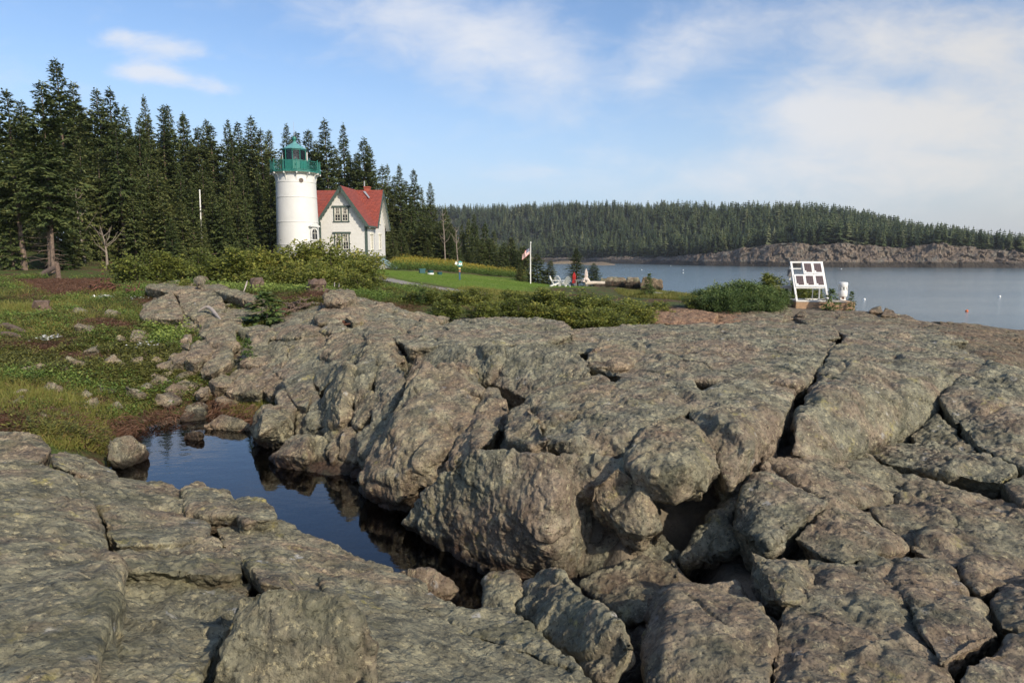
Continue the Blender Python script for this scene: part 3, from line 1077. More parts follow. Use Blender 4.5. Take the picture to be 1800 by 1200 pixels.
# the broad right-hand slab with its broken front
ledge([(1340, 806), (1400, 806), (1455, 812), (1520, 800), (1556, 822), (1600, 838), (1590, 868), (1534, 892), (1480, 884), (1456, 886), (1400, 852)], bulge=.05, **PK)
ledge([(1282, 926), (1306, 872), (1345, 812), (1366, 824), (1400, 850), (1456, 884), (1440, 912), (1396, 950), (1350, 960), (1310, 944)], bulge=.08, joints=.02, ridge=[(1346, 818, .06), (1448, 886, .09), (1335, 885, .08)])
boulder([(1392, 952), (1440, 905), (1458, 884), (1484, 884), (1530, 908), (1548, 930), (1592, 966), (1545, 976), (1502, 988), (1486, 1002), (1440, 986)],
        'blunt knob of rock at the broken front of the broad right-hand slab', bulge=.14, **PK)
ledge([(1532, 896), (1592, 876), (1640, 898), (1664, 926), (1640, 950), (1608, 970), (1580, 952), (1548, 926)], bulge=.10, **PK)
ledge([(1606, 972), (1664, 924), (1752, 900), (1900, 912), (1900, 985), (1800, 985), (1752, 950), (1700, 1000), (1660, 1002)], bulge=.08, **PK)
ledge([(1590, 838), (1650, 850), (1800, 895), (1950, 930), (1900, 960), (1750, 905), (1668, 922), (1600, 874)], bulge=.04, joints=.03, **PK)
# splintered strips beside the crevice
ledge([(1200, 988, 5.30), (1252, 905, 5.55), (1318, 826, 5.80), (1338, 806, 5.88), (1310, 860, 5.76), (1272, 930, 5.5), (1240, 972, 5.34)], rnd=.015, bulge=.08)
ledge([(1236, 985, 5.32), (1262, 945, 5.42), (1282, 928, 5.52), (1306, 950, 5.5), (1268, 976, 5.32)], rnd=.02, bulge=.14)

# ---- the central ledge: far to near
ledge([(1020, 640), (1090, 606), (1170, 588), (1340, 584), (1440, 600), (1470, 604), (1440, 640), (1420, 676), (1396, 684), (1345, 664), (1262, 672), (1200, 660), (1100, 668)],
      bulge=.04, joints=.035)
ledge([(880, 600), (940, 578), (1130, 573), (1300, 567), (1460, 572), (1480, 592), (1440, 600), (1300, 592), (1170, 596), (1060, 610), (960, 622)], bulge=.0, amp=.7, dz=-.06, joints=.05, maxd=.4)
ledge([(690, 596), (740, 580), (800, 566), (900, 562), (990, 570), (1010, 590), (960, 606), (880, 612), (800, 610), (720, 614)], bulge=.05, joints=.05, maxd=.5)
ledge([(1460, 578), (1560, 572), (1640, 578), (1700, 600), (1640, 606), (1560, 594), (1490, 592)], bulge=.0, amp=.7, dz=-.06, joints=.03)
# dark-faced steps under the crest
ledge([(690, 668, 5.77), (712, 632, 6.09), (740, 612, 6.37), (800, 606, 6.50), (850, 606, 6.52), (882, 612, 6.55), (886, 650, 6.24), (860, 672, 6.09), (800, 652, 6.12), (752, 648, 6.07), (715, 690, 5.75)], bulge=.03, joints=.02)
ledge([(840, 640, 6.26), (880, 610, 6.55), (960, 604, 6.62), (1012, 620, 6.57), (1040, 650, 6.42), (1030, 664, 6.32), (975, 678, 6.19), (945, 688, 6.10), (928, 702, 6.0), (905, 692, 6.0), (862, 672, 6.09)], bulge=.03)
boulder([(1030, 640), (1046, 612), (1090, 605), (1128, 607), (1134, 630), (1100, 650), (1048, 652)],
        'grey slab with a dark flat front set in the crest of the central ledge', bulge=.10)
# big pale rocks beside the pool
boulder([(632, 846, 5.25), (650, 800, 5.50), (686, 738, 5.88), (716, 690, 6.12), (734, 660, 6.34), (750, 642, 6.42), (774, 650, 6.40), (792, 690, 6.18), (842, 702, 6.1), (838, 740, 5.92), (824, 780, 5.75),
         (784, 816, 5.55), (770, 836, 5.45), (735, 864, 5.26), (700, 882, 5.16), (660, 872, 5.1)],
        'largest tan rock rising from the pool, its lit face crossed by a crack', bulge=.12, rnd=.05, down=.5, joints=.02, maxd=.5, ridge=[(714, 690, .12), (697, 760, .17), (708, 832, .14), (752, 655, .05), (792, 705, .05), (772, 795, .10)])
ledge([(636, 838, 5.05), (700, 878, 5.10), (735, 862, 5.16), (716, 905, 4.98), (660, 900, 4.92), (634, 872, 4.92)], rnd=.03)
boulder([(774, 653), (800, 647), (816, 645), (836, 654), (841, 670), (853, 690), (845, 703), (812, 696), (776, 680)],
        'tan cap block resting behind the top of the largest pool rock', bulge=.18, rnd=.03)
boulder([(842, 706), (858, 682), (876, 681), (884, 696), (896, 716), (896, 738), (872, 770), (838, 796), (800, 808), (788, 822), (826, 782), (840, 742)],
        'upright tan rock split off to the right of the largest pool rock', bulge=.10, ridge=[(862, 695, .05), (852, 745, .10)])
boulder([(881, 756), (895, 724), (925, 710), (932, 742), (952, 760), (964, 792), (936, 799), (890, 782)],
        'rounded grey-green boulder lodged under the pink slab above the dark face', bulge=.2, dz=.06)
ledge([(925, 706), (946, 687), (975, 679), (1010, 672), (1052, 664), (1082, 680), (1062, 702), (1012, 736), (976, 750), (956, 760), (938, 736)], bulge=.12, **PK)
ledge([(960, 792), (955, 764), (1012, 736), (1060, 702), (1090, 670), (1150, 660), (1210, 664), (1232, 694), (1228, 716), (1202, 724), (1160, 734), (1128, 752), (1112, 780), (1102, 806), (1050, 810), (1000, 800)],
      bulge=.09, joints=.015, ridge=[(985, 775, .08), (1090, 765, .10), (1050, 720, .05), (1180, 706, .06), (1140, 690, .05)])
boulder([(1104, 822), (1114, 776), (1130, 752), (1165, 735), (1200, 724), (1226, 740), (1236, 784), (1262, 798), (1270, 830), (1242, 866), (1186, 880), (1148, 872), (1120, 846)],
        'bulging round-fronted boulder overhanging the gully in the central ledge', bulge=.14, rnd=.03, down=.30, dz=.08, ridge=[(1160, 750, .06), (1225, 785, .08), (1125, 805, .05), (1200, 822, .10), (1150, 830, .08), (1252, 812, .05)])
ledge([(1204, 722), (1232, 694), (1262, 671), (1342, 662), (1398, 682), (1386, 726), (1360, 776), (1330, 800), (1302, 830), (1282, 852), (1266, 826), (1262, 798), (1238, 780), (1228, 740)],
      bulge=.13, rnd=.05, ridge=[(1264, 690, .08), (1292, 745, .17), (1362, 700, .05), (1312, 790, .14), (1375, 730, .05)])
# shaded wall over the pool
ledge([(704, 918, 5.14), (722, 894, 5.32), (770, 836, 5.76), (800, 812, 5.96), (840, 794, 6.10), (880, 788, 6.17), (940, 800, 6.18), (985, 802, 6.18), (998, 850, 5.96), (1040, 880, 5.66), (1040, 930, 5.40),
       (1020, 990, 5.14), (1000, 1032, 4.98), (940, 1030, 4.9), (862, 1004, 4.95), (780, 958, 5.0)], bulge=.05, rnd=.05, joints=.015, down=.4, ridge=[(985, 850, 6.0), (960, 930, 5.62)])
ledge([(720, 935, 4.96), (790, 960, 5.06), (860, 1000, 5.08), (900, 1030, 5.02), (850, 1040, 4.8), (760, 990, 4.7)], mat=MAT_ROCK_PINK)
ledge([(986, 800), (1040, 806), (1098, 816), (1112, 842), (1080, 850), (1050, 876), (1024, 880), (998, 862)], bulge=.08)
boulder([(1033, 880), (1046, 852), (1085, 828), (1106, 836), (1136, 860), (1146, 880), (1168, 938), (1130, 950), (1100, 942), (1084, 926), (1060, 905)],
        'faceted grey block like a blunt diamond low in the shaded wall under the overhang', bulge=.17, rnd=.02, dz=.07)
ledge([(1010, 930, 5.35), (1060, 905, 5.46), (1090, 935, 5.40), (1168, 940, 5.38), (1190, 980, 5.25), (1120, 985, 5.2), (1070, 1010, 5.1), (1020, 1030, 5.0)], bulge=.08)
ledge([(1110, 850, 5.35), (1150, 872, 5.30), (1262, 862, 5.30), (1252, 920, 5.10), (1210, 985, 4.98), (1160, 940, 5.12)], bulge=.03)
# huge slab right of the crevice
ledge([(1396, 800), (1400, 760), (1430, 690), (1452, 640), (1474, 606), (1500, 590), (1560, 588), (1640, 603), (1702, 620), (1742, 642), (1700, 656), (1688, 668), (1652, 694), (1622, 744), (1592, 776),
       (1530, 792), (1508, 802), (1440, 808)], bulge=.10, rnd=.07, down=.3, ridge=[(1442, 705, .10), (1500, 655, .10), (1572, 690, .14), (1480, 765, .13), (1560, 750, .10), (1690, 636, .05), (1600, 625, .06)])
ledge([(1652, 712), (1694, 668), (1742, 642), (1800, 660), (1900, 690), (1900, 740), (1800, 727), (1760, 719), (1716, 726), (1690, 738), (1678, 752)], bulge=.12)
ledge([(1686, 750), (1720, 726), (1760, 720), (1802, 728), (1900, 745), (1900, 850), (1802, 832), (1742, 802), (1716, 792)], bulge=.12)
boulder([(1598, 772), (1626, 740), (1646, 735), (1682, 756), (1716, 798), (1650, 798), (1606, 792)],
        'triangular grey block jammed at the right foot of the huge slab', bulge=.14)
ledge([(1524, 798), (1560, 777), (1612, 783), (1668, 800), (1732, 805), (1784, 832), (1762, 852), (1662, 838), (1562, 822)], bulge=.12)
ledge([(1762, 852), (1800, 838), (1900, 850), (1900, 930), (1800, 892)], bulge=.1, **PK)
# low dark ledge beyond, dipping to the sea
ledge([(1580, 590, 5.6), (1640, 577, 5.7), (1700, 574, 5.6), (1800, 586, 5.3), (1950, 612, 4.9), (1950, 690, 5.0), (1800, 668, 5.5), (1742, 644, 5.6), (1690, 620, 5.6)], mat=MAT_ROCK_DARK,
      joints=.06, bulge=.06, maxd=1.2)

# the ledge goes on past the right edge of the photograph
ledge([(1890, 640, 6.05), (2050, 664, 5.85), (2210, 720, 5.6), (2160, 850, 5.55), (1902, 836, 5.72)], joints=.04)
ledge([(1902, 852, 5.66), (2150, 866, 5.5), (2320, 1000, 5.45), (1905, 1000, 5.6)], joints=.04, **PK)
ledge([(1905, 1016, 5.6), (2300, 1016, 5.4), (2560, 1260, 5.6), (1905, 1270, 5.75)], joints=.04, **PK)
ledge([(1950, 616, 5.2), (2120, 630, 5.1), (2420, 710, 4.9), (2215, 722, 5.2), (2060, 662, 5.4)], mat=MAT_ROCK_DARK, joints=.05)

# ---- boulders and broken wall at the head of the pool
boulder([(440, 770, 5.08), (452, 730, 5.36), (463, 713, 5.52), (490, 715, 5.54), (516, 722, 5.52), (519, 760, 5.28), (514, 778, 5.10), (498, 786, 5.0), (470, 784, 4.97), (441, 778, 4.98)],
        'rounded brown boulder standing in the pool at its far right end', bulge=.2, rnd=.05, down=.5, ridge=[(462, 730, 5.60), (455, 765, 5.36), (505, 735, 5.54)])
boulder([(520, 724, 5.45), (536, 727, 5.45), (547, 754, 5.28), (530, 765, 5.2), (521, 766, 5.2)], 'narrow wedge of rock beside the rounded brown pool boulder', bulge=.15, rnd=.02)
boulder([(472, 806, 5.03), (500, 783, 5.2), (512, 768, 5.30), (540, 763, 5.36), (553, 776, 5.3), (555, 804, 5.12), (545, 824, 5.0), (525, 830, 4.96), (498, 824, 4.97)],
        'tan boulder with a smooth sloping top at the water, below the brown pool boulder', bulge=.15, rnd=.04, ridge=[(540, 772, 5.42), (500, 800, 5.24), (535, 805, 5.24)])
boulder([(551, 772, 5.30), (565, 768, 5.32), (579, 790, 5.2), (581, 818, 5.03), (573, 834, 4.95), (548, 826, 4.97), (556, 802, 5.12)], 'grey block joined to the right side of the tan waterside boulder', bulge=.12, rnd=.02)
boulder([(563, 758), (580, 745), (595, 738), (608, 741), (613, 756), (600, 774), (580, 776)], 'smooth grey boulder sitting on top of the heap beside the pool', bulge=.2, rnd=.03)
boulder([(576, 778), (594, 776), (595, 800), (586, 818), (580, 810)], 'small dark stone squeezed between the heaped grey blocks by the pool', bulge=.15, rnd=.02)
boulder([(592, 804, 5.2), (598, 770, 5.42), (605, 753, 5.52), (622, 749, 5.54), (632, 768, 5.42), (636, 800, 5.24), (628, 818, 5.12), (606, 816, 5.1)],
        'egg-shaped split stone leaning on the left flank of the largest pool rock', bulge=.18, rnd=.03)
ledge([(542, 824, 5.0), (575, 812, 5.1), (600, 814, 5.1), (634, 812, 5.12), (640, 842, 4.95), (560, 842, 4.93)], rnd=.025, bulge=.1)
ledge([(538, 752), (545, 705), (556, 690), (564, 700), (566, 752), (552, 756)], rnd=.02, bulge=.08)
boulder([(565, 752), (566, 700), (578, 668), (600, 646), (612, 640), (622, 648), (624, 690), (619, 736), (590, 750)],
        'tall upright slab with one pale lit face in the broken wall behind the heap', bulge=.16, rnd=.02, ridge=[(608, 652, .08), (596, 744, .12), (600, 700, .12)])
ledge([(620, 690), (622, 645), (634, 632), (658, 630), (662, 650), (650, 672), (638, 692)], rnd=.025, bulge=.12)
boulder([(620, 752), (621, 702), (636, 690), (655, 690), (661, 704), (656, 728), (630, 752)], 'rounded upright rock at the right end of the broken wall', bulge=.16, rnd=.03)
ledge([(500, 672), (508, 662), (530, 655), (550, 660), (552, 690), (540, 722), (520, 716), (506, 690)], rnd=.03, bulge=.12)
ledge([(488, 700), (500, 686), (510, 700), (520, 720), (500, 722), (490, 714)], rnd=.02, bulge=.12)
ledge([(656, 740), (662, 650), (680, 640), (698, 640), (712, 655), (706, 690), (690, 726), (672, 742)], rnd=.03, bulge=.10)
ledge([(628, 760), (656, 740), (690, 728), (716, 692), (700, 740), (660, 800), (640, 830), (634, 800)], rnd=.03, bulge=.06)
ledge([(548, 662), (560, 645), (590, 636), (612, 640), (600, 650), (576, 670), (560, 694)], rnd=.03, bulge=.08)

# ---- outcrop on the left, between heath and ledge (heights follow the ground)
def FM(q):
    q = q[0]
    return np.array([gz_pix(q[0], q[1])])


_gp = {}


def gz_pix(px, py):
    if (px, py) not in _gp:
        _gp[(px, py)] = on_ground(px, py).z
    return _gp[(px, py)]


OC = dict(field=FM, dz=.10, maxd=.5, rnd=.018, shrink=.995)


def outc(o, mat=None, **kw):
    k = dict(OC)
    k.update(kw)
    return block('rock_outcrop', o, k.pop('field'), mat or MAT_BOULDER, **k)


def outb(o, label, mat=None, **kw):
    k = dict(OC)
    k.update(kw)
    return boulder(o, label, k.pop('field'), mat, **k)


for o in ([(248, 566), (252, 540), (290, 516), (360, 508), (430, 518), (470, 532), (470, 560), (430, 590), (330, 592), (290, 578)],
          [(318, 622), (334, 588), (400, 580), (440, 600), (436, 650), (410, 664), (356, 664), (330, 642)],
          [(400, 690), (420, 650), (440, 600), (470, 580), (560, 575), (650, 590), (716, 606), (712, 640), (640, 640), (560, 664), (500, 690), (470, 700)],
          [(470, 560), (540, 540), (620, 528), (700, 545), (760, 566), (720, 600), (650, 600), (560, 590), (480, 592)]):
    block('rock_outcrop', o, FM, MAT_ROCK, dz=-.02, maxd=.6, rnd=.02, bulge=.05, joints=.05)
outc([(258, 512), (290, 500), (330, 494), (400, 510), (425, 522), (360, 522), (300, 520)], bulge=.08)
outb([(340, 500), (345, 488), (355, 485), (367, 490), (366, 499), (350, 503)], 'small pale boulder on top of the outcrop, right against the alder thicket', bulge=.25, dz=.22)
outc([(400, 525), (360, 512), (430, 520), (464, 530), (440, 537)], bulge=.1)
outb([(247, 560), (250, 545), (280, 525), (302, 520), (319, 545), (323, 570), (290, 570), (255, 564)], 'large pale boulder with a rounded left shoulder at the heath end of the outcrop', bulge=.2)
outb([(312, 526), (330, 520), (360, 518), (386, 528), (400, 546), (380, 557), (340, 562), (322, 556)], 'broad smooth hump of rock behind the bleached driftwood', bulge=.16)
outc([(345, 562), (370, 550), (400, 555), (422, 565), (430, 582), (400, 592), (350, 587)], bulge=.14)
outb([(352, 592), (380, 583), (412, 590), (420, 612), (400, 624), (370, 612)], 'blocky grey rock just below the bleached driftwood', bulge=.16)
outc([(316, 612), (325, 592), (336, 595), (333, 620)], bulge=.15)
outb([(330, 642), (340, 606), (365, 600), (382, 612), (376, 632), (342, 650)], 'pale rock with two sharp corners at the left of the broken outcrop', bulge=.16)
outb([(355, 662), (362, 630), (385, 614), (410, 620), (406, 646), (372, 664)], 'steep wedge of lit rock in the centre of the broken outcrop', bulge=.18)
outb([(299, 632), (325, 620), (331, 625), (328, 642), (305, 644)], 'small flat-faced stone at the grassy left foot of the outcrop', bulge=.18)
outb([(396, 692), (420, 668), (445, 655), (461, 650), (469, 666), (466, 688), (456, 698), (410, 697)], 'long low boulder just above the grass at the pool head', bulge=.2)
outb([(368, 672), (390, 657), (416, 660), (422, 672), (402, 684), (376, 684)], 'low stone left of the long low boulder above the grass', bulge=.18)
outb([(344, 692), (352, 680), (366, 682), (366, 692), (352, 698)], 'small creamy broken stone lying on the grass below the outcrop', bulge=.2)
outc([(425, 645), (432, 600), (446, 592), (472, 594), (474, 642), (455, 648)], bulge=.1, rnd=.03)
outc([(466, 645), (472, 610), (490, 601), (504, 605), (506, 642), (496, 652), (470, 654)], bulge=.12, rnd=.03)
outc([(503, 606), (530, 594), (576, 588), (580, 602), (566, 632), (540, 652), (507, 648)], bulge=.1, rnd=.03)
outc([(565, 632), (580, 594), (606, 588), (642, 600), (650, 622), (602, 642)], bulge=.1, rnd=.03)
outc([(460, 660), (480, 644), (500, 650), (506, 690), (475, 698), (464, 690)], bulge=.12, rnd=.03)
outc([(425, 692), (440, 640), (470, 645), (465, 660), (440, 665)], bulge=.05, rnd=.03)
outb([(553, 556), (570, 545), (620, 537), (646, 545), (650, 555), (620, 567), (560, 570)], 'broad flat-topped rock behind the heap of dead roots', bulge=.16)
outb([(569, 524), (590, 515), (622, 514), (627, 532), (600, 540), (572, 534)], 'square pale rock in front of the right end of the alder thicket', bulge=.2, dz=.2)
outb([(608, 564), (625, 551), (646, 558), (647, 572), (620, 575)], 'rounded grey stone right of the dead roots', bulge=.2)
outb([(647, 562), (660, 547), (677, 555), (672, 569)], 'brown stone next to the rounded grey one right of the dead roots', bulge=.2)
outb([(658, 546), (665, 537), (690, 539), (699, 550), (670, 558)], 'flat grey block furthest right behind the outcrop, under the low bushes', bulge=.2)
outb([(563, 586), (580, 571), (601, 567), (606, 582), (590, 590)], 'cream-coloured rock face beside the red-brown roots', bulge=.18, mat=MAT_ROCK)
outc([(640, 592), (650, 575), (690, 567), (716, 574), (720, 592), (692, 610), (650, 614)], bulge=.12)
outb([(718, 602), (722, 584), (745, 569), (766, 572), (781, 592), (771, 604), (740, 607)], 'rounded pinkish rock at the left end of the ledge crest', bulge=.18)
outc([(690, 555), (720, 548), (790, 562), (760, 574), (715, 574), (695, 566)], bulge=.1)
outc([(610, 602), (660, 610), (700, 612), (716, 640), (680, 650), (650, 636), (612, 640)], bulge=.06)
outc([(480, 580), (520, 572), (560, 580), (566, 590), (520, 598), (484, 598)], bulge=.08)
outc([(425, 588), (450, 574), (480, 580), (484, 596), (450, 600)], bulge=.1)
# stones on the heath and in the pool head
outb([(228, 602), (235, 585), (250, 578), (263, 590), (256, 607)], 'pinkish stone on the heath left of the outcrop', bulge=.12, dz=.0)
outb([(170, 692), (172, 671), (185, 660), (199, 666), (201, 692)], 'grey upright stone alone in the heath', bulge=.12, dz=.0)
outb([(109, 736), (118, 715), (131, 711), (141, 732), (128, 738)], 'small grey stone in the grass nearest the camera-side ledge', bulge=.12, dz=.0)
outb([(314, 740), (324, 722), (350, 709), (362, 714), (356, 736), (332, 744)], 'pale slab lying on the peat bank at the pool head', bulge=.12, rnd=.02)
outb([(362, 750, 5.05), (390, 731, 5.18), (416, 738, 5.16), (452, 752, 5.05), (430, 758, 4.98)], 'dark flat slab half under water at the pool head', bulge=.08, rnd=.02, mat=MAT_ROCK_DARK)
outb([(320, 774, 4.98), (325, 761, 5.1), (340, 757, 5.14), (354, 763, 5.1), (351, 775, 4.98)], 'small rock sticking out of the pool water', bulge=.2, rnd=.02)
outb([(190, 806, 5.18), (196, 776, 5.38), (228, 772, 5.36), (254, 787, 5.20), (264, 798, 5.06), (246, 812, 5.03), (215, 820, 5.05)], 'grey rock with a pointed end at the left corner of the pool', bulge=.2, rnd=.03, mat=MAT_ROCK)

# loose stones strewn over the heath
def pebble(seed):
    g = np.random.default_rng(seed)
    me = remesh([Vector(g.normal(0, 1, 3)).normalized() * g.uniform(.10, .17) for _ in range(14)], .016, .012)
    weather(me, .35, (), seed, 0, .5)
    me.materials.append(MAT_BOULDER)
    return me


PEB = [pebble(s_) for s_ in (3, 8, 21, 34)]
gg = np.random.default_rng(12)
for px, py in [(345, 640), (352, 652), (362, 668), (330, 668), (318, 655), (296, 668), (286, 680), (305, 700), (322, 690), (338, 682), (300, 655), (274, 664), (262, 690), (350, 700), (290, 715), (240, 640), (222, 652), (200, 640),
               (130, 640), (140, 652), (122, 655), (150, 700), (90, 690), (60, 655), (30, 720), (205, 720), (158, 716), (372, 700), (386, 706), (258, 628), (210, 600), (150, 578), (132, 560), (300, 560), (196, 560), (170, 625), (84, 740), (48, 700),
               (400, 716), (270, 640), (312, 640), (230, 700)]:
    p = on_ground(px + gg.uniform(-5, 5), py + gg.uniform(-4, 4))
    o = add_obj('stone', PEB[gg.integers(4)], None, None, p + Vector((0, 0, .07)))
    o.rotation_euler = (gg.uniform(-.4, .4), gg.uniform(-.4, .4), gg.uniform(0, 6.28))
    k = gg.uniform(.8, 2.1)
    o.scale = (k * 1.2, k, k * .75)
    tag(o, 'small pale loose stone lying in the low plants of the heath', 'stone', 'small loose stones on the heath')

# ---- brown rocks below the solar stand
BR = dict(mat=MAT_ROCK_RED)


def far(o, mat=None, **kw):
    k = dict(OC)
    k.update(kw)
    return block('rock_outcrop', o, k.pop('field'), mat or MAT_ROCK_RED, **k)


far([(1136, 572, 5.35), (1150, 552, 5.45), (1200, 545, 5.5), (1262, 556, 5.45), (1250, 580, 5.2)])
far([(1230, 556, 5.4), (1262, 545, 5.5), (1300, 552, 5.45), (1310, 572, 5.2), (1260, 580, 5.1)])
far([(1282, 565, 5.3), (1292, 552, 5.42), (1340, 545, 5.5), (1380, 556, 5.42), (1370, 575, 5.2), (1300, 580, 5.1)], mat=MAT_ROCK_PINK)
far([(1345, 556, 5.3), (1352, 545, 5.42), (1386, 545, 5.40), (1396, 562, 5.25), (1370, 568, 5.2)], mat=MAT_BOULDER)
far([(1396, 562, 5.25), (1420, 554, 5.30), (1500, 549, 5.30), (1580, 558, 5.2), (1640, 572, 5.1), (1560, 590, 5.1), (1440, 585, 5.15)], mat=MAT_ROCK_PINK, joints=.05)
for o, lab in (
    ([(1400, 560, 5.3), (1404, 552, 5.38), (1414, 550, 5.40), (1422, 556, 5.33), (1416, 562, 5.28)], 'dark stone at the near corner of the concrete base'),
    ([(1472, 561, 5.3), (1477, 553, 5.38), (1489, 552, 5.38), (1494, 560, 5.3)], 'dark upright stone below the white fog signal'),
    ([(1528, 551, 5.40), (1532, 543, 5.48), (1548, 543, 5.46), (1552, 552, 5.36)], 'squarish dark stone right of the little spruce'),
    ([(1548, 558, 5.32), (1556, 546, 5.42), (1572, 550, 5.38), (1578, 560, 5.28)], 'dark stone lowest on the slope toward the water'),
):
    outb(o, lab, mat=MAT_ROCK_DARK, bulge=.2, vox=.035)

# ------------------------------------------------------------------ foliage materials
def leaf_material(name, stops, rough=0.6, transl=0.25, island=0.35, attr='rnd', spec=0.3):
    m, t, b = new_mat(name)
    pos = t.n('ShaderNodeNewGeometry').outputs['Position']
    at = t.n('ShaderNodeAttribute', attribute_name=attr).outputs['Fac']
    oi = t.n('ShaderNodeObjectInfo').outputs['Random']
    f = t.math('ADD', t.math('MULTIPLY', at, 1 - island), t.math('MULTIPLY', t.math('ADD', t.math('MULTIPLY', oi, 0.6), t.math('MULTIPLY', t.noise(pos, 0.9, 3), 0.4)), island))
    c = t.ramp(f, stops)
    t.link(c, b.inputs['Base Color'])
    b.inputs['Roughness'].default_value = rough
    b.inputs['Specular IOR Level'].default_value = spec
    if transl:
        out = m.node_tree.nodes['Material Output']
        tr = t.n('ShaderNodeBsdfTranslucent')
        t.link(c, tr.inputs['Color'])
        mx = t.n('ShaderNodeMixShader')
        mx.inputs[0].default_value = transl
        t.link(b.outputs[0], mx.inputs[1])
        t.link(tr.outputs[0], mx.inputs[2])
        t.link(mx.outputs[0], out.inputs[0])
    return m


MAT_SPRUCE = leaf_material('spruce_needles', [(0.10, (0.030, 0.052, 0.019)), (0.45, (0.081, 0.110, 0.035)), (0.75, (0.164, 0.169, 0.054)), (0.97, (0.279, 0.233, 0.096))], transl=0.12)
MAT_YOUNG = leaf_material('young_spruce_needles', [(0.15, (0.034, 0.060, 0.019)), (0.5, (0.075, 0.121, 0.031)), (0.85, (0.164, 0.198, 0.055))], transl=0.12)
MAT_JUNIPER = leaf_material('juniper_needles', [(0.15, (0.045, 0.055, 0.014)), (0.5, (0.12, 0.125, 0.027)), (0.85, (0.22, 0.20, 0.05))], transl=0.15)
MAT_ALDER = leaf_material('alder_leaves', [(0.12, (0.053, 0.074, 0.017)), (0.45, (0.146, 0.174, 0.033)), (0.75, (0.291, 0.282, 0.057)), (0.90, (0.422, 0.332, 0.090)), (0.97, (0.342, 0.150, 0.060))], transl=0.3)
MAT_HERB = leaf_material('herb_leaves', [(0.1, (0.054, 0.099, 0.021)), (0.5, (0.129, 0.196, 0.039)), (0.85, (0.257, 0.311, 0.070))], transl=0.3)
MAT_GRASS = leaf_material('grass_blades', [(0.1, (0.057, 0.083, 0.017)), (0.5, (0.144, 0.162, 0.034)), (0.8, (0.241, 0.206, 0.058)), (0.97, (0.345, 0.225, 0.105))], transl=0.3)
MAT_HEATH = leaf_material('heath_leaves', [(0.08, (0.038, 0.049, 0.015)), (0.4, (0.098, 0.122, 0.027)), (0.68, (0.187, 0.172, 0.041)), (0.84, (0.216, 0.115, 0.048)), (0.97, (0.287, 0.108, 0.050))], transl=0.2)
MAT_DEAD = leaf_material('dead_heath', [(0.1, (0.030, 0.016, 0.010)), (0.5, (0.085, 0.042, 0.025)), (0.9, (0.17, 0.095, 0.060))], transl=0.0)
MAT_BARK = plain('spruce_bark', (0.155, 0.115, 0.090), 0.9, var=0.45, scale=5, bump=0.02)
MAT_BARK_PALE = plain('birch_bark', (0.42, 0.37, 0.30), 0.85, var=0.3, scale=4, bump=0.01)
MAT_SNAG = plain('grey_snag_wood', (0.21, 0.175, 0.145), 0.9, var=.3, scale=5)
MAT_TWIG = plain('shrub_stem', (0.07, 0.055, 0.042), 0.9, var=0.3, scale=9)
MAT_DRIFT = plain('bleached_wood', (0.36, 0.31, 0.27), 0.85, var=0.3, scale=9, bump=0.01)
MAT_STUMP = plain('old_stump_wood', (0.125, 0.088, 0.068), 0.9, var=0.45, scale=12, bump=0.02)
MAT_ROOT = plain('rotten_root', (0.11, 0.050, 0.032), 0.95, var=0.45, scale=10, bump=0.02)


# ------------------------------------------------------------------ spruce prototypes
def diamonds(base, direc, length, width, nrm, droop, rnd):
    """leaf-like four-cornered sprays, bent along their length"""
    direc = direc / np.linalg.norm(direc, axis=1, keepdims=True)
    side = np.cross(direc, nrm)
    side /= np.linalg.norm(side, axis=1, keepdims=True) + 1e-9
    L, W = length[:, None], width[:, None]
    mid = base + direc * L * 0.48
    dn = np.array([[0, 0, -1.0]]) * (droop * length)[:, None]
    v = np.stack([base, mid + side * W * 0.5 + dn * 0.25, base + direc * L + dn, mid - side * W * 0.5 + dn * 0.25], 1)
    n = len(base)
    i = np.arange(n)[:, None] * 4
    t = np.concatenate([i + [0, 1, 2], i + [0, 2, 3]], 1).reshape(-1, 3)
    return v.reshape(-1, 3), t, np.repeat(rnd, 4)


def join(parts):
    vs, ts, rs, off = [], [], [], 0
    for v, t, r in parts:
        vs.append(v)
        ts.append(t + off)
        rs.append(r)
        off += len(v)
    return np.concatenate(vs), np.concatenate(ts), np.concatenate(rs)


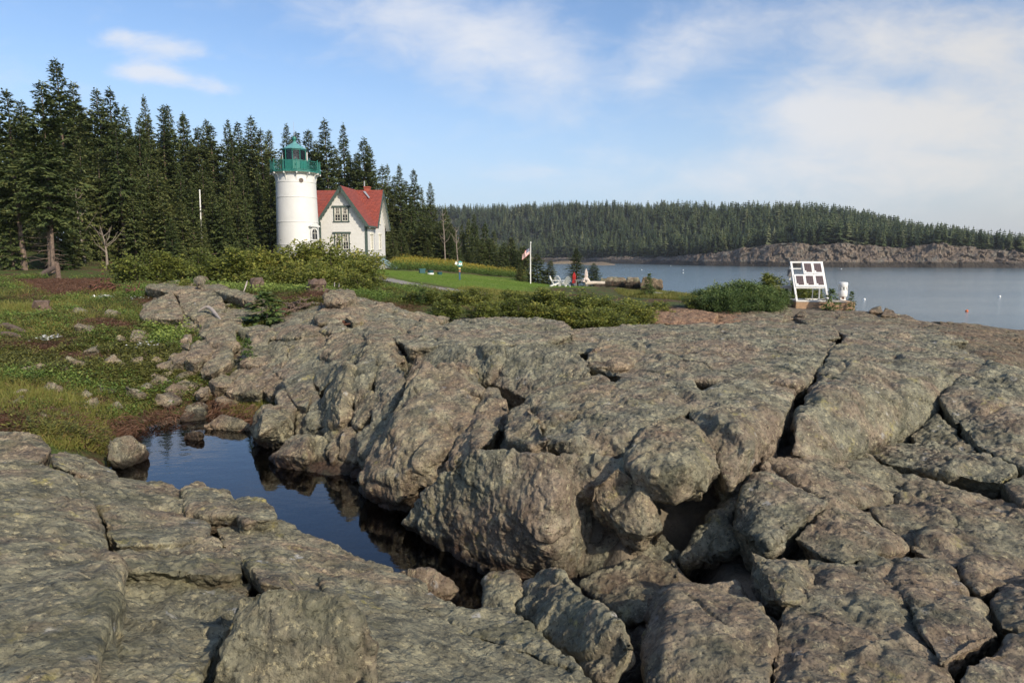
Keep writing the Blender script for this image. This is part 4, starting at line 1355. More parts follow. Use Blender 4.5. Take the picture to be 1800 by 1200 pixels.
def spruce_proto(seed, H, spread, base, ragged=0.35, young=False, thin=0.0, step=0.30):
    g = np.random.default_rng(seed)
    zs = []
    z = base * H
    while z < H * 0.985:
        zs.append(z)
        t = z / H
        z += step * (1.15 - 0.65 * t) * g.uniform(0.75, 1.25)
    B = []
    for z in zs:
        t = (z - base * H) / (H - base * H)
        nb = g.integers(4, 7)
        a0 = g.uniform(0, 6.28)
        prof = (1 - t) ** (0.80 if not young else 0.9) * min(1.0, 0.55 + t * 3.0 if not young else 1.0)
        lump = 1 + ragged * math.sin(z * 1.7 + seed) * 0.5
        for k in range(nb):
            if g.random() < thin * (1 - t):
                continue
            L = max(0.16, spread * H * prof * lump * g.uniform(1 - ragged, 1 + ragged * 0.55))
            B.append((z + g.uniform(-.1, .1), a0 + 6.283 * k / nb + g.uniform(-.35, .35), L, t))
    B = np.array(B)
    z, a, L, t = B.T
    el = np.radians(-14 + 46 * t ** 1.4 + g.normal(0, 7, len(B)))
    droop = 0.20 * (1 - t) + g.normal(0, .05, len(B))
    # sprays along every branch
    per = np.maximum(4, (L / 0.085).astype(int))
    idx = np.repeat(np.arange(len(B)), per)
    s = g.uniform(0.10, 1.0, len(idx)) ** 0.75
    sd = np.where(g.random(len(idx)) < 0.5, 1.0, -1.0)
    ca, sa = np.cos(a[idx]), np.sin(a[idx])
    r = s * L[idx]
    pz = z[idx] + r * np.tan(el[idx]) - droop[idx] * s * s * L[idx] + 0.10 * np.maximum(0, s - 0.7) * L[idx]
    lean = g.normal(0, .012, 2)
    base_p = np.stack([ca * r + lean[0] * z[idx], sa * r + lean[1] * z[idx], pz], 1)
    ang = a[idx] + sd * np.radians(g.uniform(18, 72, len(idx)))
    d = np.stack([np.cos(ang), np.sin(ang), np.tan(el[idx]) * 0.5 + g.normal(-.08, .16, len(idx))], 1)
    ln = (0.28 + 0.38 * (1 - s) * np.minimum(1, L[idx])) * g.uniform(0.7, 1.35, len(idx)) * (0.75 if young else 1.0)
    ln = np.minimum(ln, 0.25 + L[idx] * 0.35)
    wd = ln * g.uniform(0.30, 0.48, len(idx))
    nr = np.stack([g.normal(0, .35, len(idx)), g.normal(0, .35, len(idx)), np.ones(len(idx))], 1)
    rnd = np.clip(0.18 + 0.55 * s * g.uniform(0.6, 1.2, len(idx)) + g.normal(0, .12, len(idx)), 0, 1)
    p1 = diamonds(base_p, d, ln, wd, nr, g.uniform(0.05, .35, len(idx)), rnd)
    # hanging twiglets give the branch thickness
    m = g.random(len(idx)) < 0.55
    d2 = np.stack([d[m, 0] * 0.5 + g.normal(0, .3, m.sum()), d[m, 1] * 0.5 + g.normal(0, .3, m.sum()), g.uniform(-1.0, 0.5, m.sum())], 1)
    nr2 = g.normal(0, 1, (m.sum(), 3))
    p2 = diamonds(base_p[m], d2, ln[m] * 0.7, wd[m] * 0.9, nr2, np.full(m.sum(), .1), np.clip(rnd[m] - 0.12, 0, 1))
    # leader shoot
    k = 26
    zz = H * np.linspace(0.94, 1.0, k)
    aa = g.uniform(0, 6.28, k)
    p3 = diamonds(np.stack([lean[0] * zz, lean[1] * zz, zz], 1), np.stack([np.cos(aa), np.sin(aa), np.full(k, 1.1)], 1), np.full(k, .26), np.full(k, .07),
                  np.stack([np.sin(aa), np.cos(aa), np.zeros(k)], 1), np.zeros(k), np.full(k, .5))
    v, tr, rn = join([p1, p2, p3])
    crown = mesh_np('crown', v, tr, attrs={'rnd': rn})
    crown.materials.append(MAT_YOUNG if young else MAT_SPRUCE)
    # trunk with dead lower limbs
    mb = MB()
    rb = 0.012 * H
    zt = np.linspace(-0.6, H * 0.97, 9)
    mb.tube([(lean[0] * q + .04 * math.sin(q), lean[1] * q, q) for q in zt], [rb * (1 - 0.93 * max(0, q) / H) * (1.25 if q < 0 else 1) for q in zt], 7)
    if not young:
        for _ in range(int(20 * max(base, .10) / .2)):
            q = g.uniform(0.05, max(base * 1.5, .25)) * H
            aa = g.uniform(0, 6.28)
            Ld = g.uniform(.5, 1.7)
            p0 = Vector((lean[0] * q, lean[1] * q, q))
            p1_ = p0 + Vector((math.cos(aa) * Ld * .55, math.sin(aa) * Ld * .55, g.uniform(-.25, .15)))
            p2_ = p1_ + Vector((math.cos(aa + .3) * Ld * .45, math.sin(aa + .3) * Ld * .45, g.uniform(-.3, .25)))
            mb.tube([p0, p1_, p2_], [.030, .018, .008], 4)
    o = mb.build('trunk', MAT_BARK, smooth=True)
    trunk = o.data
    bpy.data.objects.remove(o)
    return crown, trunk, H


SPRUCES = [spruce_proto(100 + i, H, sp, ba, rg, False, th) for i, (H, sp, ba, rg, th) in enumerate([
    (17, .185, .08, .40, .06), (16, .205, .06, .45, .10), (17, .155, .12, .38, .06), (15, .225, .04, .35, .03), (18, .165, .24, .50, .20), (14, .20, .03, .35, .02), (16, .185, .32, .55, .28)])]
SKIRTED = [spruce_proto(140 + i, H, sp, .015, .28, False, .0, .27) for i, (H, sp) in enumerate([(10, .23), (8, .27), (11, .21)])]
YOUNG = [spruce_proto(160 + i, H, sp, .03, .30, True, .0, .17) for i, (H, sp) in enumerate([(2.4, .42), (1.8, .55), (3.4, .34)])]

N_TREE = 0


def plant_tree(proto, x, y, top=None, height=None, name='spruce_tree', label=None, cat='tree', group=None, wide=1.0, lean=(0, 0), sink=0.1):
    global N_TREE
    crown, trunk, H = proto
    z = gz(x, y) - sink
    h = (top - z) if top is not None else height
    s = max(0.05, h / H)
    N_TREE += 1
    root = empty(name, (x, y, z), RNG.uniform(0, 6.28), label, cat, group)
    root.rotation_euler = (lean[0], lean[1], RNG.uniform(0, 6.28))
    w = s ** 0.6 * wide if s > 1 else s * wide
    root.scale = (w, w, s)
    add_obj('trunk', trunk, None, root)
    add_obj('crown', crown, None, root)
    return root


G_WOOD = 'spruces of the wood behind the lighthouse'
L_WOOD = 'tall dark spruce in the dense wood behind the lighthouse'
TOPS = [(118, 145, 66), (193, 153, 66), (215, 185, 70), (279, 182, 75), (303, 185, 78), (322, 205, 82), (332, 200, 84),
        (358, 210, 84), (372, 218, 80), (392, 209, 86), (420, 215, 84), (443, 204, 88), (463, 228, 84), (478, 228, 88), (490, 216, 92), (521, 233, 96), (540, 228, 94), (655, 256, 96),
        (628, 268, 94), (680, 288, 100), (730, 298, 104), (758, 320, 106), (38, 175, 70), (140, 178, 74), (175, 190, 60), (235, 205, 68), (262, 205, 70), (345, 222, 74), (408, 232, 76), (505, 240, 98), (560, 248, 100),
        (590, 262, 102), (612, 270, 100), (640, 280, 104), (668, 290, 106), (692, 310, 108), (715, 318, 108), (745, 332, 110), (-40, 150, 60), (-110, 160, 56), (-180, 170, 60), (-70, 200, 50),
        # the middle storey in front
        (20, 250, 50), (78, 262, 52), (128, 246, 55), (165, 262, 57), (225, 262, 61), (262, 268, 63), (315, 290, 64), (352, 282, 68), (392, 300, 68), (424, 292, 74), (452, 296, 80), (472, 300, 84),
        (240, 235, 72), (288, 240, 78), (330, 250, 80), (375, 250, 82), (415, 255, 86), (440, 262, 88), (470, 262, 92), (100, 200, 68), (150, 215, 72), (50, 205, 66), (195, 215, 78), (10, 215, 72)]
for i, (px, py, Y) in enumerate(TOPS):
    p = at_y(px, py, Y)
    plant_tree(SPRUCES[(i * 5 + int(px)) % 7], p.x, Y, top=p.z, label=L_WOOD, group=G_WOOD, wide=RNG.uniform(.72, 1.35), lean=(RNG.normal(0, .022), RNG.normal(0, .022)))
for px, py, Y, k, lab, wd in [
    (100, 104, 61, 4, 'tallest spruce on the skyline, its ragged top standing clear of the wood at left', 1.15),
    (160, 157, 60, 6, 'spruce with a long bare pinkish trunk leaning left at the edge of the wood', 1.1),
    (15, 160, 44, 6, 'spruce with a bare lower trunk nearest the left edge of the wood', 1.25),
    (62, 143, 43, 6, 'big spruce with a bare grey lower trunk in front of the wood at left', 1.3),
    (72, 215, 42.5, 6, 'shorter spruce whose trunk stands close right of the big bare-trunked one', 1.2),
    (205, 215, 57, 6, 'spruce with a straight bare trunk right of the leaning one', 1.1),
    (255, 167, 72, 2, 'narrow reddish-topped spire of a spruce left of a fork-topped one on the skyline', .75),
    (575, 209, 90, 0, 'tall dark spruce rising just right of the lighthouse lantern', 1.15),
    (604, 217, 92, 2, 'thin gappy spruce with a bare stem, second to the right of the lighthouse lantern', .95),
    (638, 241, 90, 3, 'broad bushy-topped spruce behind the ridge of the red roof', 1.2),
    (703, 289, 100, 0, 'dark pointed spruce just clear of the right gable of the house', 1.0),
]:
    p = at_y(px, py, Y)
    plant_tree(SPRUCES[k], p.x, Y, top=p.z, label=lab, wide=wd, lean=(0, .03 if px == 160 else 0))
# deeper in the wood
for _ in range(70):
    Y = RNG.uniform(66, 118)
    px = RNG.uniform(-260, 740)
    sky_y = np.interp(px, [-260, 0, 100, 200, 330, 480, 640, 700, 760], [190, 195, 180, 200, 235, 255, 285, 315, 345])
    p = at_y(px, sky_y + RNG.uniform(10, 60), Y)
    if -24 < p.x < -9 and Y < 82:
        continue
    plant_tree(SPRUCES[RNG.integers(7)], p.x, Y, top=p.z, label=L_WOOD, group=G_WOOD, wide=RNG.uniform(.9, 1.25))
# skirted spruces along the edge of the wood
G_EDGE = 'skirted spruces along the wood edge'
L_EDGE = 'bushy spruce with branches to the ground at the edge of the wood'
for i, (px, py, Y) in enumerate([(8, 300, 44), (95, 330, 48), (125, 345, 50), (248, 318, 58), (285, 340, 57), (318, 352, 56), (352, 386, 56), (388, 340, 60), (415, 330, 64), (432, 348, 62), (275, 300, 60), (370, 320, 62), (-60, 300, 44),
                                 (232, 345, 56), (335, 320, 60), (400, 372, 60), (300, 385, 54)]):
    p = at_y(px, py, Y)
    plant_tree(SKIRTED[i % 3], p.x, Y, top=p.z, label=L_EDGE, group=G_EDGE, wide=RNG.uniform(.95, 1.25))
G_RIGHT = 'lower spruces beyond the lawn'
L_RIGHT = 'dark green bushy spruce in the thicket beyond the goldenrod'
for i, (px, py, Y) in enumerate([(690, 395, 84), (705, 405, 86), (722, 350, 96), (738, 400, 90), (752, 372, 100), (768, 392, 92), (782, 365, 106), (798, 400, 92), (812, 395, 100), (824, 385, 108), (838, 410, 96), (852, 392, 110), (868, 405, 112),
                                 (745, 420, 86), (775, 425, 88), (806, 428, 90), (832, 432, 92), (858, 428, 100), (880, 432, 104), (896, 440, 96), (874, 446, 92), (715, 425, 84), (790, 440, 86), (845, 448, 86), (695, 432, 80), (908, 448, 92)]):
    p = at_y(px, py, Y)
    plant_tree(SKIRTED[i % 3] if i % 4 else SPRUCES[i % 7], p.x, Y, top=p.z, label=L_RIGHT, group=G_RIGHT, wide=RNG.uniform(.95, 1.3))
for i in range(34):
    g_ = np.random.default_rng(900 + i)
    px = g_.uniform(690, 925)
    Y = g_.uniform(84, 100)
    top = np.interp(px, [690, 760, 850, 925], [392, 398, 415, 440]) + g_.uniform(-14, 30)
    p = at_y(px, top, Y)
    plant_tree(SKIRTED[i % 3], p.x, Y, top=p.z, label=L_RIGHT, group=G_RIGHT, wide=g_.uniform(1.4, 2.0))
p = at_y(833, 376, 98)
plant_tree(SPRUCES[4], p.x, 98, top=p.z, label='thin grey-stemmed half-dead spruce standing above the thicket right of the house')
for px, py, Y, k, w, lab in ((944, 447, 70, 1, 2.3, 'tallest of the dark spruces behind the flagpole'), (914, 466, 69, 0, 2.2, 'low dark spruce left of the flagpole at the end of the goldenrod'),
                             (967, 458, 70, 2, 2.4, 'dark spruce right of the flagpole, its foot by the white lawn chairs')):
    p = at_y(px, py, Y)
    plant_tree(SKIRTED[k], p.x, Y, top=p.z, label=lab, wide=w)
for px, py, Y, k, w, lab in ((1015, 436, 74, 0, 2.2, 'open slender spruce against the water behind the closed red parasol'), (1044, 463, 74, 1, 2.2, 'small windblown spruce just right of the closed white parasol')):
    p = at_y(px, py, Y)
    plant_tree(SPRUCES[1] if k == 0 else SKIRTED[k], p.x, Y, top=p.z, label=lab, wide=w)

# young spruces near the rocks
for px, base, top, k, w, lab in (
    (468, 574, 518, 1, 2.3, 'low spreading young spruce on the outcrop below the alder thicket'),
    (436, 640, 598, 0, .9, 'yellowish spruce sapling growing in a crack of the broken outcrop'),
    (1498, 545, 514, 0, .85, 'small spruce sapling at the right end of the concrete base, below the white fog signal'),
    (1462, 527, 510, 1, 1.2, 'tuft of spruce behind the fog signal at the back of the concrete base'),
    (1140, 520, 482, 2, 1.2, 'dark small conifer on the shore path between lawn and solar stand'),
    (742, 540, 508, 0, 1.4, 'small dark spruce among the pale bushes right of the outcrop'),
    (120, 478, 455, 0, 1.2, 'little spruce seedling at the foot of the wood'),
):
    q = on_ground(px, base)
    Y = q.y if base > 548 or px < 800 else 31.0 + (px - 1250) * .006
    if px == 1140:
        Y = 40
    if px == 436:
        Y -= .7
    p = at_y(px, top, Y)
    plant_tree(YOUNG[k], p.x, Y, top=p.z, name='young_spruce', cat='young spruce', label=lab, wide=w, sink=.05)


# dead birches
def birch(px, base, top, lab, kink, Y=None, dead=False):
    b0 = on_ground(px, base)
    if Y:
        q = at_y(px, base, Y)
        b0 = Vector((q.x, Y, gz(q.x, Y)))
    t0 = at_y(px - 4, top, b0.y)
    root = empty('dead_spruce' if dead else 'birch_tree', b0, 0, lab, 'tree')
    h = t0.z - b0.z
    mb = MB()
    pts = [Vector((kink * math.sin(q * 3.0) * .5 - q * .3, 0, q * h - (.2 if q == 0 else 0))) for q in np.linspace(0, 1, 7)]
    mb.tube(pts, [(.10 if dead else .16) * (1 - .85 * q) for q in np.linspace(0, 1, 7)], 7)
    g = np.random.default_rng(px)
    tips = []
    for k in range(13):
        q = g.uniform(.35, .95)
        i = min(5, int(q * 6))
        p0 = pts[i].lerp(pts[i + 1], q * 6 - i)
        a = g.uniform(0, 6.28)
        L = g.uniform(.8, 2.2) * (1.2 - q)
        p1 = p0 + Vector((math.cos(a) * L * .6, math.sin(a) * L * .6, L * .5))
        p2 = p1 + Vector((math.cos(a + .4) * L * .5, math.sin(a + .4) * L * .5, L * .7))
        mb.tube([p0, p1, p2], [.028, .018, .007] if dead else [.05, .03, .012], 5)
        tips += [p1, p2]
    mb.build('trunk', MAT_SNAG if dead else MAT_BARK_PALE, root, smooth=True)
    if dead:
        return
    n = 240
    c = np.array([tips[i] for i in g.integers(0, len(tips), n)]) + g.normal(0, .28, (n, 3))
    v, tr, rn = diamonds(c, g.normal(0, 1, (n, 3)), g.uniform(.12, .22, n), g.uniform(.07, .12, n), g.normal(0, 1, (n, 3)), np.full(n, .2), g.uniform(.3, 1, n))
    cr = mesh_np('crown', v, tr, attrs={'rnd': rn})
    add_obj('crown', cr, MAT_ALDER, root)


birch(463, 412, 290, 'pale bare-limbed birch standing closest to the left side of the tower', .35)
birch(441, 404, 322, 'thinner pale birch with a crooked trunk, left of the bare-limbed one near the tower', -.3)
for px, base, top, Y, lab, kk in ((187, 452, 398, 49, 'short dead spruce with bare twisted limbs between two bare-trunked trees', .3), (150, 460, 330, 52, 'dead grey snag leaning in the shade at the front of the wood', -.2),
                                  (783, 470, 368, 83, 'thin grey snag standing in the thicket beyond the goldenrod', .1), (806, 470, 398, 84, 'shorter pale snag right of the thin grey one beyond the goldenrod', -.1)):
    birch(px, base, top, lab, kk, Y, True)


# ------------------------------------------------------------------ alder shrubs
def alder_proto(seed, rx=1.3, h=2.2, n=5200, leaf=.075, stems=26, needles=False):
    g = np.random.default_rng(seed)
    mb = MB()
    P, D, S = [], [], []
    for k in range(stems):
        a = g.uniform(0, 6.28)
        tilt = g.uniform(.05, 1.0) ** .8
        hh = h * g.uniform(.55, 1.08) * (1 - .38 * tilt ** 2)
        b0 = Vector((math.cos(a) * .25 * rx * g.random(), math.sin(a) * .25 * rx * g.random(), -.15))
        tip = Vector((math.cos(a) * rx * tilt, math.sin(a) * rx * tilt, hh))
        mid = b0.lerp(tip, .5) + Vector((0, 0, .12 * hh)) + Vector(g.normal(0, .08, 3))
        mb.tube([b0, mid, tip], [.018, .012, .004], 4)
        m = int(n / stems)
        s = g.uniform(.22, 1.0, m) ** .8
        q = ((1 - s) ** 2)[:, None] * np.array(b0) + (2 * s * (1 - s))[:, None] * np.array(mid) + (s ** 2)[:, None] * np.array(tip)
        spread = (.34 * (1.15 - s) + .05)[:, None] * rx
        off = g.normal(0, 1, (m, 3)) * spread * np.array([.55, .55, .40])
        P.append(q + off)
        D.append(off + np.array(tip - mid) * .25 + g.normal(0, .25, (m, 3)))
        S.append(s)
    P, D, S = np.concatenate(P), np.concatenate(D), np.concatenate(S)
    P[:, 2] = np.abs(P[:, 2]) + .02
    m = len(P)
    ln = leaf * g.uniform(.65, 1.45, m)
    nr = np.stack([g.normal(0, .7, m), g.normal(0, .7, m), np.ones(m)], 1)
    rn = np.clip(.12 + .42 * S + .30 * vnoise(P / .28, 4) + g.normal(0, .15, m), 0, 1)
    v, t, r = diamonds(P, D, ln, ln * (g.uniform(.22, .32, m) if needles else g.uniform(.6, .85, m)), nr, g.uniform(.0, .4, m), rn)
    cr = mesh_np('foliage', v, t, attrs={'rnd': r})
    cr.materials.append(MAT_YOUNG if needles else MAT_ALDER)
    o = mb.build('stems', MAT_TWIG, smooth=True)
    st = o.data
    bpy.data.objects.remove(o)
    return cr, st, h, rx


ALDERS = [alder_proto(200 + i, rx, h, n, lf) for i, (rx, h, n, lf) in enumerate([(1.35, 2.2, 6400, .085), (1.1, 2.3, 5200, .085), (1.6, 2.0, 7200, .09), (.9, 1.6, 4200, .075)])]
ALDERS.append(alder_proto(260, 1.7, 1.35, 17000, .12, 40, True))


def shrub(px, base, top, Y=None, k=0, wide=1.0, lab=None, group=None, mat=None, name='alder_shrub', cat='shrub'):
    q = on_ground(px, base) if Y is None else None
    Y = Y or q.y
    p = at_y(px, top, Y)
    cr, st, h, rx = ALDERS[k]
    z = gz(p.x, Y) - .05
    s = max(.2, (p.z - z) / h)
    root = empty(name, (p.x, Y, z), RNG.uniform(0, 6.28), lab, cat, group)
    root.scale = (s ** .5 * wide, s ** .5 * wide, s)
    add_obj('stems', st, None, root)
    add_obj('foliage', cr, None, root)
    return root


G_TH = 'alder shrubs of the thicket before the tower'
TH = [(250, 446, 33.0, 0, 'olive alder shrub at the far left end of the thicket'),
      (288, 452, 34, 1, 'yellow-tipped alder shrub, second from the left end of the thicket'),
      (335, 462, 36, 2, 'low alder shrub in the dip of the thicket, left of the tower'),
      (378, 440, 34, 0, 'alder shrub with tall shoots below the white pole, left part of the thicket'),
      (418, 446, 33, 1, 'dark leafy alder shrub above the bright herbs in the thicket'),
      (455, 444, 34, 2, 'alder shrub just left of the tower foot'),
      (500, 432, 35, 0, 'alder shrub in front of the tower foot'),
      (538, 434, 33, 1, 'alder shrub before the tower door'),
      (575, 424, 34, 2, 'tallest alder shrub, covering the gap between tower and house'),
      (608, 436, 33, 0, 'alder shrub before the lower window of the house'),
      (638, 466, 31, 1, 'alder shrub at the right end of the thicket, by the house foundation'),
      (560, 462, 29, 2, 'broad low alder shrub in front of the tower door'),
      (470, 474, 29, 0, 'low alder shrub at the front of the thicket above the dead roots'),
      (630, 486, 27, 3, 'small alder shrub hanging over the square pale rock'),
      (520, 466, 30, 3, 'rounded alder shrub at the front of the thicket, right of the low one')]
for px, top, Y, k, lab in TH:
    shrub(px, None, top - (9 if px < 480 else 6), Y, k, 1.45, lab, G_TH)
G_MID = 'alder shrubs between lawn and ledge'
for px, top, Y, k, lab in [
    (690, 505, 29, 3, 'pale small shrub below the plank path, left end'), (722, 512, 26, 3, 'small shrub under the plank path near the house'), (765, 510, 26, 1, 'shrub with bare tips below the plank path'),
    (800, 505, 26, 0, 'upright shrub with a tall shoot in front of the lawn'), (838, 507, 27, 1, 'shrub at the right end of the lawn-front clump'), (868, 530, 25, 3, 'low shrub in the gap where yellow grass shows'),
    (780, 528, 22, 3, 'low shrub growing against the ledge crest'), (845, 530, 22.5, 3, 'low shrub just above the ledge, before the lawn'),
    (930, 502, 28, 0, 'shrub with a tall shoot beside the flagpole foot'), (965, 508, 27, 1, 'shrub left of the white lawn chairs'), (1005, 510, 27, 2, 'broad shrub in front of the white lawn chairs'),
    (1045, 512, 28, 0, 'shrub in front of the closed white parasol'), (1085, 522, 27, 2, 'shrub right of the parasols'), (1118, 536, 25, 1, 'last shrub of the row toward the brown rocks'),
    (960, 530, 24, 2, 'low front shrub above the ledge crest, left'), (1010, 534, 24, 0, 'low front shrub above the ledge crest, centre'), (1060, 540, 24, 2, 'low front shrub above the ledge crest, right'),
    (905, 524, 24, 3, 'small shrub at the left end of the row above the crest'),
    (1358, 482, 35, 1, 'dark shrub behind the left leg of the solar stand'), (1332, 494, 34, 0, 'shrub behind the green spruce mat'), (1385, 492, 36, 2, 'shrub seen through the solar stand'), (1425, 506, 37, 3, 'small shrub seen under the solar panels'),
    (1225, 520, 30, 3, 'small shrub at the left end of the brown rocks'), (1160, 530, 29, 3, 'small yellowish shrub in the dry grass beyond the row'), (1132, 512, 40, 3, 'shrub on the dry grass by the shore path'),
    (1180, 512, 42, 3, 'second shrub on the dry grass by the shore path'),
]:
    shrub(px, None, top, Y, k, 1.45, lab, G_MID)
for px, top, Y, w, lab in ((1302, 496, 31.0, 1.15, 'wide mat of dense green dwarf spruce left of the solar stand'), (1245, 510, 31.5, .9, 'low dwarf spruce clump at the left end of the green mat'), (1345, 503, 31.2, .9, 'dwarf spruce clump touching the left side of the concrete base'),
                            (1272, 512, 29.5, .9, 'low front edge of dwarf spruce above the brown rocks'), (1330, 518, 29.6, .9, 'dwarf spruce sprawling over the brown rocks beside the concrete base')):
    shrub(px, None, top, Y, 4, w, lab, None, name='dwarf_spruce')
shrub(326, 522, 490, None, 3, .9, 'small dense shrub growing on top of the outcrop', None)


# ------------------------------------------------------------------ ground cover (stuff)
def tuft_proto(kind, g):
    if kind == 'grass':
        n = 13
        b = np.stack([g.normal(0, .045, n), g.normal(0, .045, n), np.full(n, -.02)], 1)
        d = np.stack([g.normal(0, .38, n), g.normal(0, .38, n), np.ones(n)], 1)
        ln = g.uniform(.07, .19, n)
        return diamonds(b, d, ln, np.full(n, .010), np.stack([g.normal(0, 1, n), g.normal(0, 1, n), np.zeros(n)], 1), g.uniform(.0, .35, n), np.clip(g.normal(.5, .22, n), 0, 1))
    if kind == 'juniper':
        n = 95
        a = g.uniform(0, 6.28, n)
        r = .22 * np.sqrt(g.random(n))
        b = np.stack([np.cos(a) * r, np.sin(a) * r, .12 * (1 - (r / .24) ** 2) * g.uniform(.3, 1, n)], 1)
        d = np.stack([np.cos(a) + g.normal(0, .5, n), np.sin(a) + g.normal(0, .5, n), g.uniform(.05, .7, n)], 1)
        ln = g.uniform(.025, .065, n)
        return diamonds(b, d, ln, ln * .36, np.stack([g.normal(0, .4, n), g.normal(0, .4, n), np.ones(n)], 1), np.full(n, .1), np.clip(g.normal(.5, .2, n), 0, 1))
    if kind == 'dead':
        n = 40
        b = np.stack([g.normal(0, .11, n), g.normal(0, .11, n), g.uniform(-.01, .05, n)], 1)
        d = np.stack([g.normal(0, 1, n), g.normal(0, 1, n), g.normal(.15, .35, n)], 1)
        ln = g.uniform(.03, .10, n)
        return diamonds(b, d, ln, np.full(n, .007), g.normal(0, 1, (n, 3)), np.full(n, .15), np.clip(g.normal(.5, .25, n), 0, 1))
    n = 60 if kind == 'heath' else 54
    sz = .020 if kind == 'heath' else .030
    hh = .10 if kind == 'heath' else .16
    a = g.uniform(0, 6.28, n)
    r = (.15 if kind == 'heath' else .17) * np.sqrt(g.random(n))
    b = np.stack([np.cos(a) * r, np.sin(a) * r, hh * g.uniform(.05, 1, n) * (1 - (r / .2) ** 2 * .6)], 1)
    d = np.stack([np.cos(a) + g.normal(0, .8, n), np.sin(a) + g.normal(0, .8, n), g.uniform(-.1, 1.0, n)], 1)
    ln = sz * g.uniform(.7, 1.5, n)
    return diamonds(b, d, ln, ln * .62, np.stack([g.normal(0, .6, n), g.normal(0, .6, n), np.ones(n)], 1), np.full(n, .15), np.clip(.15 + .6 * b[:, 2] / hh + g.normal(0, .18, n), 0, 1))


def scatter(name, kind, xy, size, mat, label, seed=1, zoff=0.0, hscale=1.0, shift=None):
    g = np.random.default_rng(seed)
    z = ground_z(xy[:, 0], xy[:, 1]) + zoff
    # follow the small ground relief as well
    p0 = np.stack([xy[:, 0], xy[:, 1], 0 * z], 1)
    wob = np.clip(np.hypot(xy[:, 0], xy[:, 1]) / 20, .25, 1.6)
    lawn = poly_soft(xy[:, 0], xy[:, 1], LAWN, 1.2)
    z = z + fbm(p0 / 2.6, 4, seed=3) * 0.13 * wob * (1 - .85 * lawn)
    protos = [tuft_proto(kind, g) for _ in range(8)]
    pick = g.integers(0, 8, len(xy))
    parts = []
    for k in range(8):
        m = np.where(pick == k)[0]
        if not len(m):
            continue
        v, t, r = protos[k]
        a = g.uniform(0, 6.28, len(m))
        s = size[m] * g.uniform(.7, 1.35, len(m))
        c, sn = np.cos(a), np.sin(a)
        X = (v[None, :, 0] * c[:, None] - v[None, :, 1] * sn[:, None]) * s[:, None] + xy[m, 0][:, None]
        Y = (v[None, :, 0] * sn[:, None] + v[None, :, 1] * c[:, None]) * s[:, None] + xy[m, 1][:, None]
        Z = v[None, :, 2] * s[:, None] * hscale + z[m][:, None]
        V = np.stack([X, Y, Z], -1).reshape(-1, 3)
        T = (t[None] + (np.arange(len(m)) * len(v))[:, None, None]).reshape(-1, 3)
        tone = (shift[m] if shift is not None else np.zeros(len(m))) + g.normal(0, .10, len(m))
        parts.append((V, T, np.clip(r[None] + tone[:, None], 0, 1).reshape(-1)))
    v, t, r = join(parts)
    o = add_obj(name, mesh_np(name, v, t, attrs={'rnd': r}), mat)
    return tag(o, label, None, None, 'stuff')


HEATH = [tuple(on_ground(a, b))[:2] for a, b in [(-260, 760), (-300, 520), (-60, 492), (120, 484), (240, 476), (420, 494), (660, 503)]] + [(-4.5, 34), (0, 32), (6, 30)] + \
        [tuple(on_ground(a, b))[:2] for a, b in [(1130, 540), (960, 552), (720, 546), (600, 540), (500, 560), (430, 590), (430, 640), (480, 690), (470, 716), (446, 744), (340, 738), (250, 764), (190, 806), (90, 775), (0, 752)]]


def sample(n, rmin, rmax, a0, a1, seed):
    g = np.random.default_rng(seed)
    r = np.exp(g.uniform(math.log(rmin), math.log(rmax), n))
    a = g.uniform(a0, a1, n)
    xy = np.stack([np.sin(a) * r, np.cos(a) * r], 1)
    return xy


OFFROCK = []           # keep plants off the traced stones
xy = sample(95000, 7.2, 46, -.86, .30, 5)
xy = xy[in_poly(xy[:, 0], xy[:, 1], HEATH)]
zg = ground_z(xy[:, 0], xy[:, 1])
xy = xy[(zg > 5.06) & ((xy[:, 0] < -.9) | (xy[:, 1] > 17))]
p3 = np.stack([xy[:, 0], xy[:, 1], np.zeros(len(xy))], 1)
n1 = fbm(p3 / 3.0, 4, seed=71)
n2 = fbm(p3 / 1.1, 3, seed=72)
rr = np.hypot(xy[:, 0], xy[:, 1])
lit = poly_soft(xy[:, 0], xy[:, 1], LITTER, 2.0)
gg = np.random.default_rng(3)
u = gg.random(len(xy))
near = rr < 14.5
jit = gg.normal(0, .16, len(xy))
n1 = n1 + jit
n2 = n2 + gg.normal(0, .12, len(xy))
grass = ((n1 + .35 * n2 > .26) | (near & (n1 > .0) & (u < .5))) & (lit < .5)
dead = (~grass) & ((n2 < -.24) | (lit > .4))
jun = (~grass) & (~dead) & (n1 < -.12) & (rr < 24)
herb = (~grass) & (~dead) & (~jun) & (n2 > .05)
heath = ~(grass | dead | jun | herb)
sz = 0.75 + rr / 40.0
for msk, kind, mat, nm, lab, hs, frac in (
    (grass, 'grass', MAT_GRASS, 'moor_grass', 'yellow-green moor grass between pool and wood', 1.0, .8),
    (dead, 'dead', MAT_DEAD, 'dead_heath', 'red-brown dead heath and needle litter', 1.0, .75),
    (jun, 'juniper', MAT_JUNIPER, 'juniper_mat', 'yellowish creeping juniper on the heath', 1.0, .65),
    (herb, 'herb', MAT_HERB, 'herb_cover', 'bright green leafy herbs on the heath', 1.0, .6),
    (heath, 'heath', MAT_HEATH, 'heath_cover', 'dark low heath shrubs with reddish leaves', 1.1, .8)):
    sel = msk & (np.random.default_rng(len(kind)).random(len(xy)) < frac)
    scatter(nm, kind, xy[sel], sz[sel], mat, lab, seed=hash(kind) % 7 + 11 if False else len(kind) + 11, hscale=hs, shift=n1[sel] * .12)

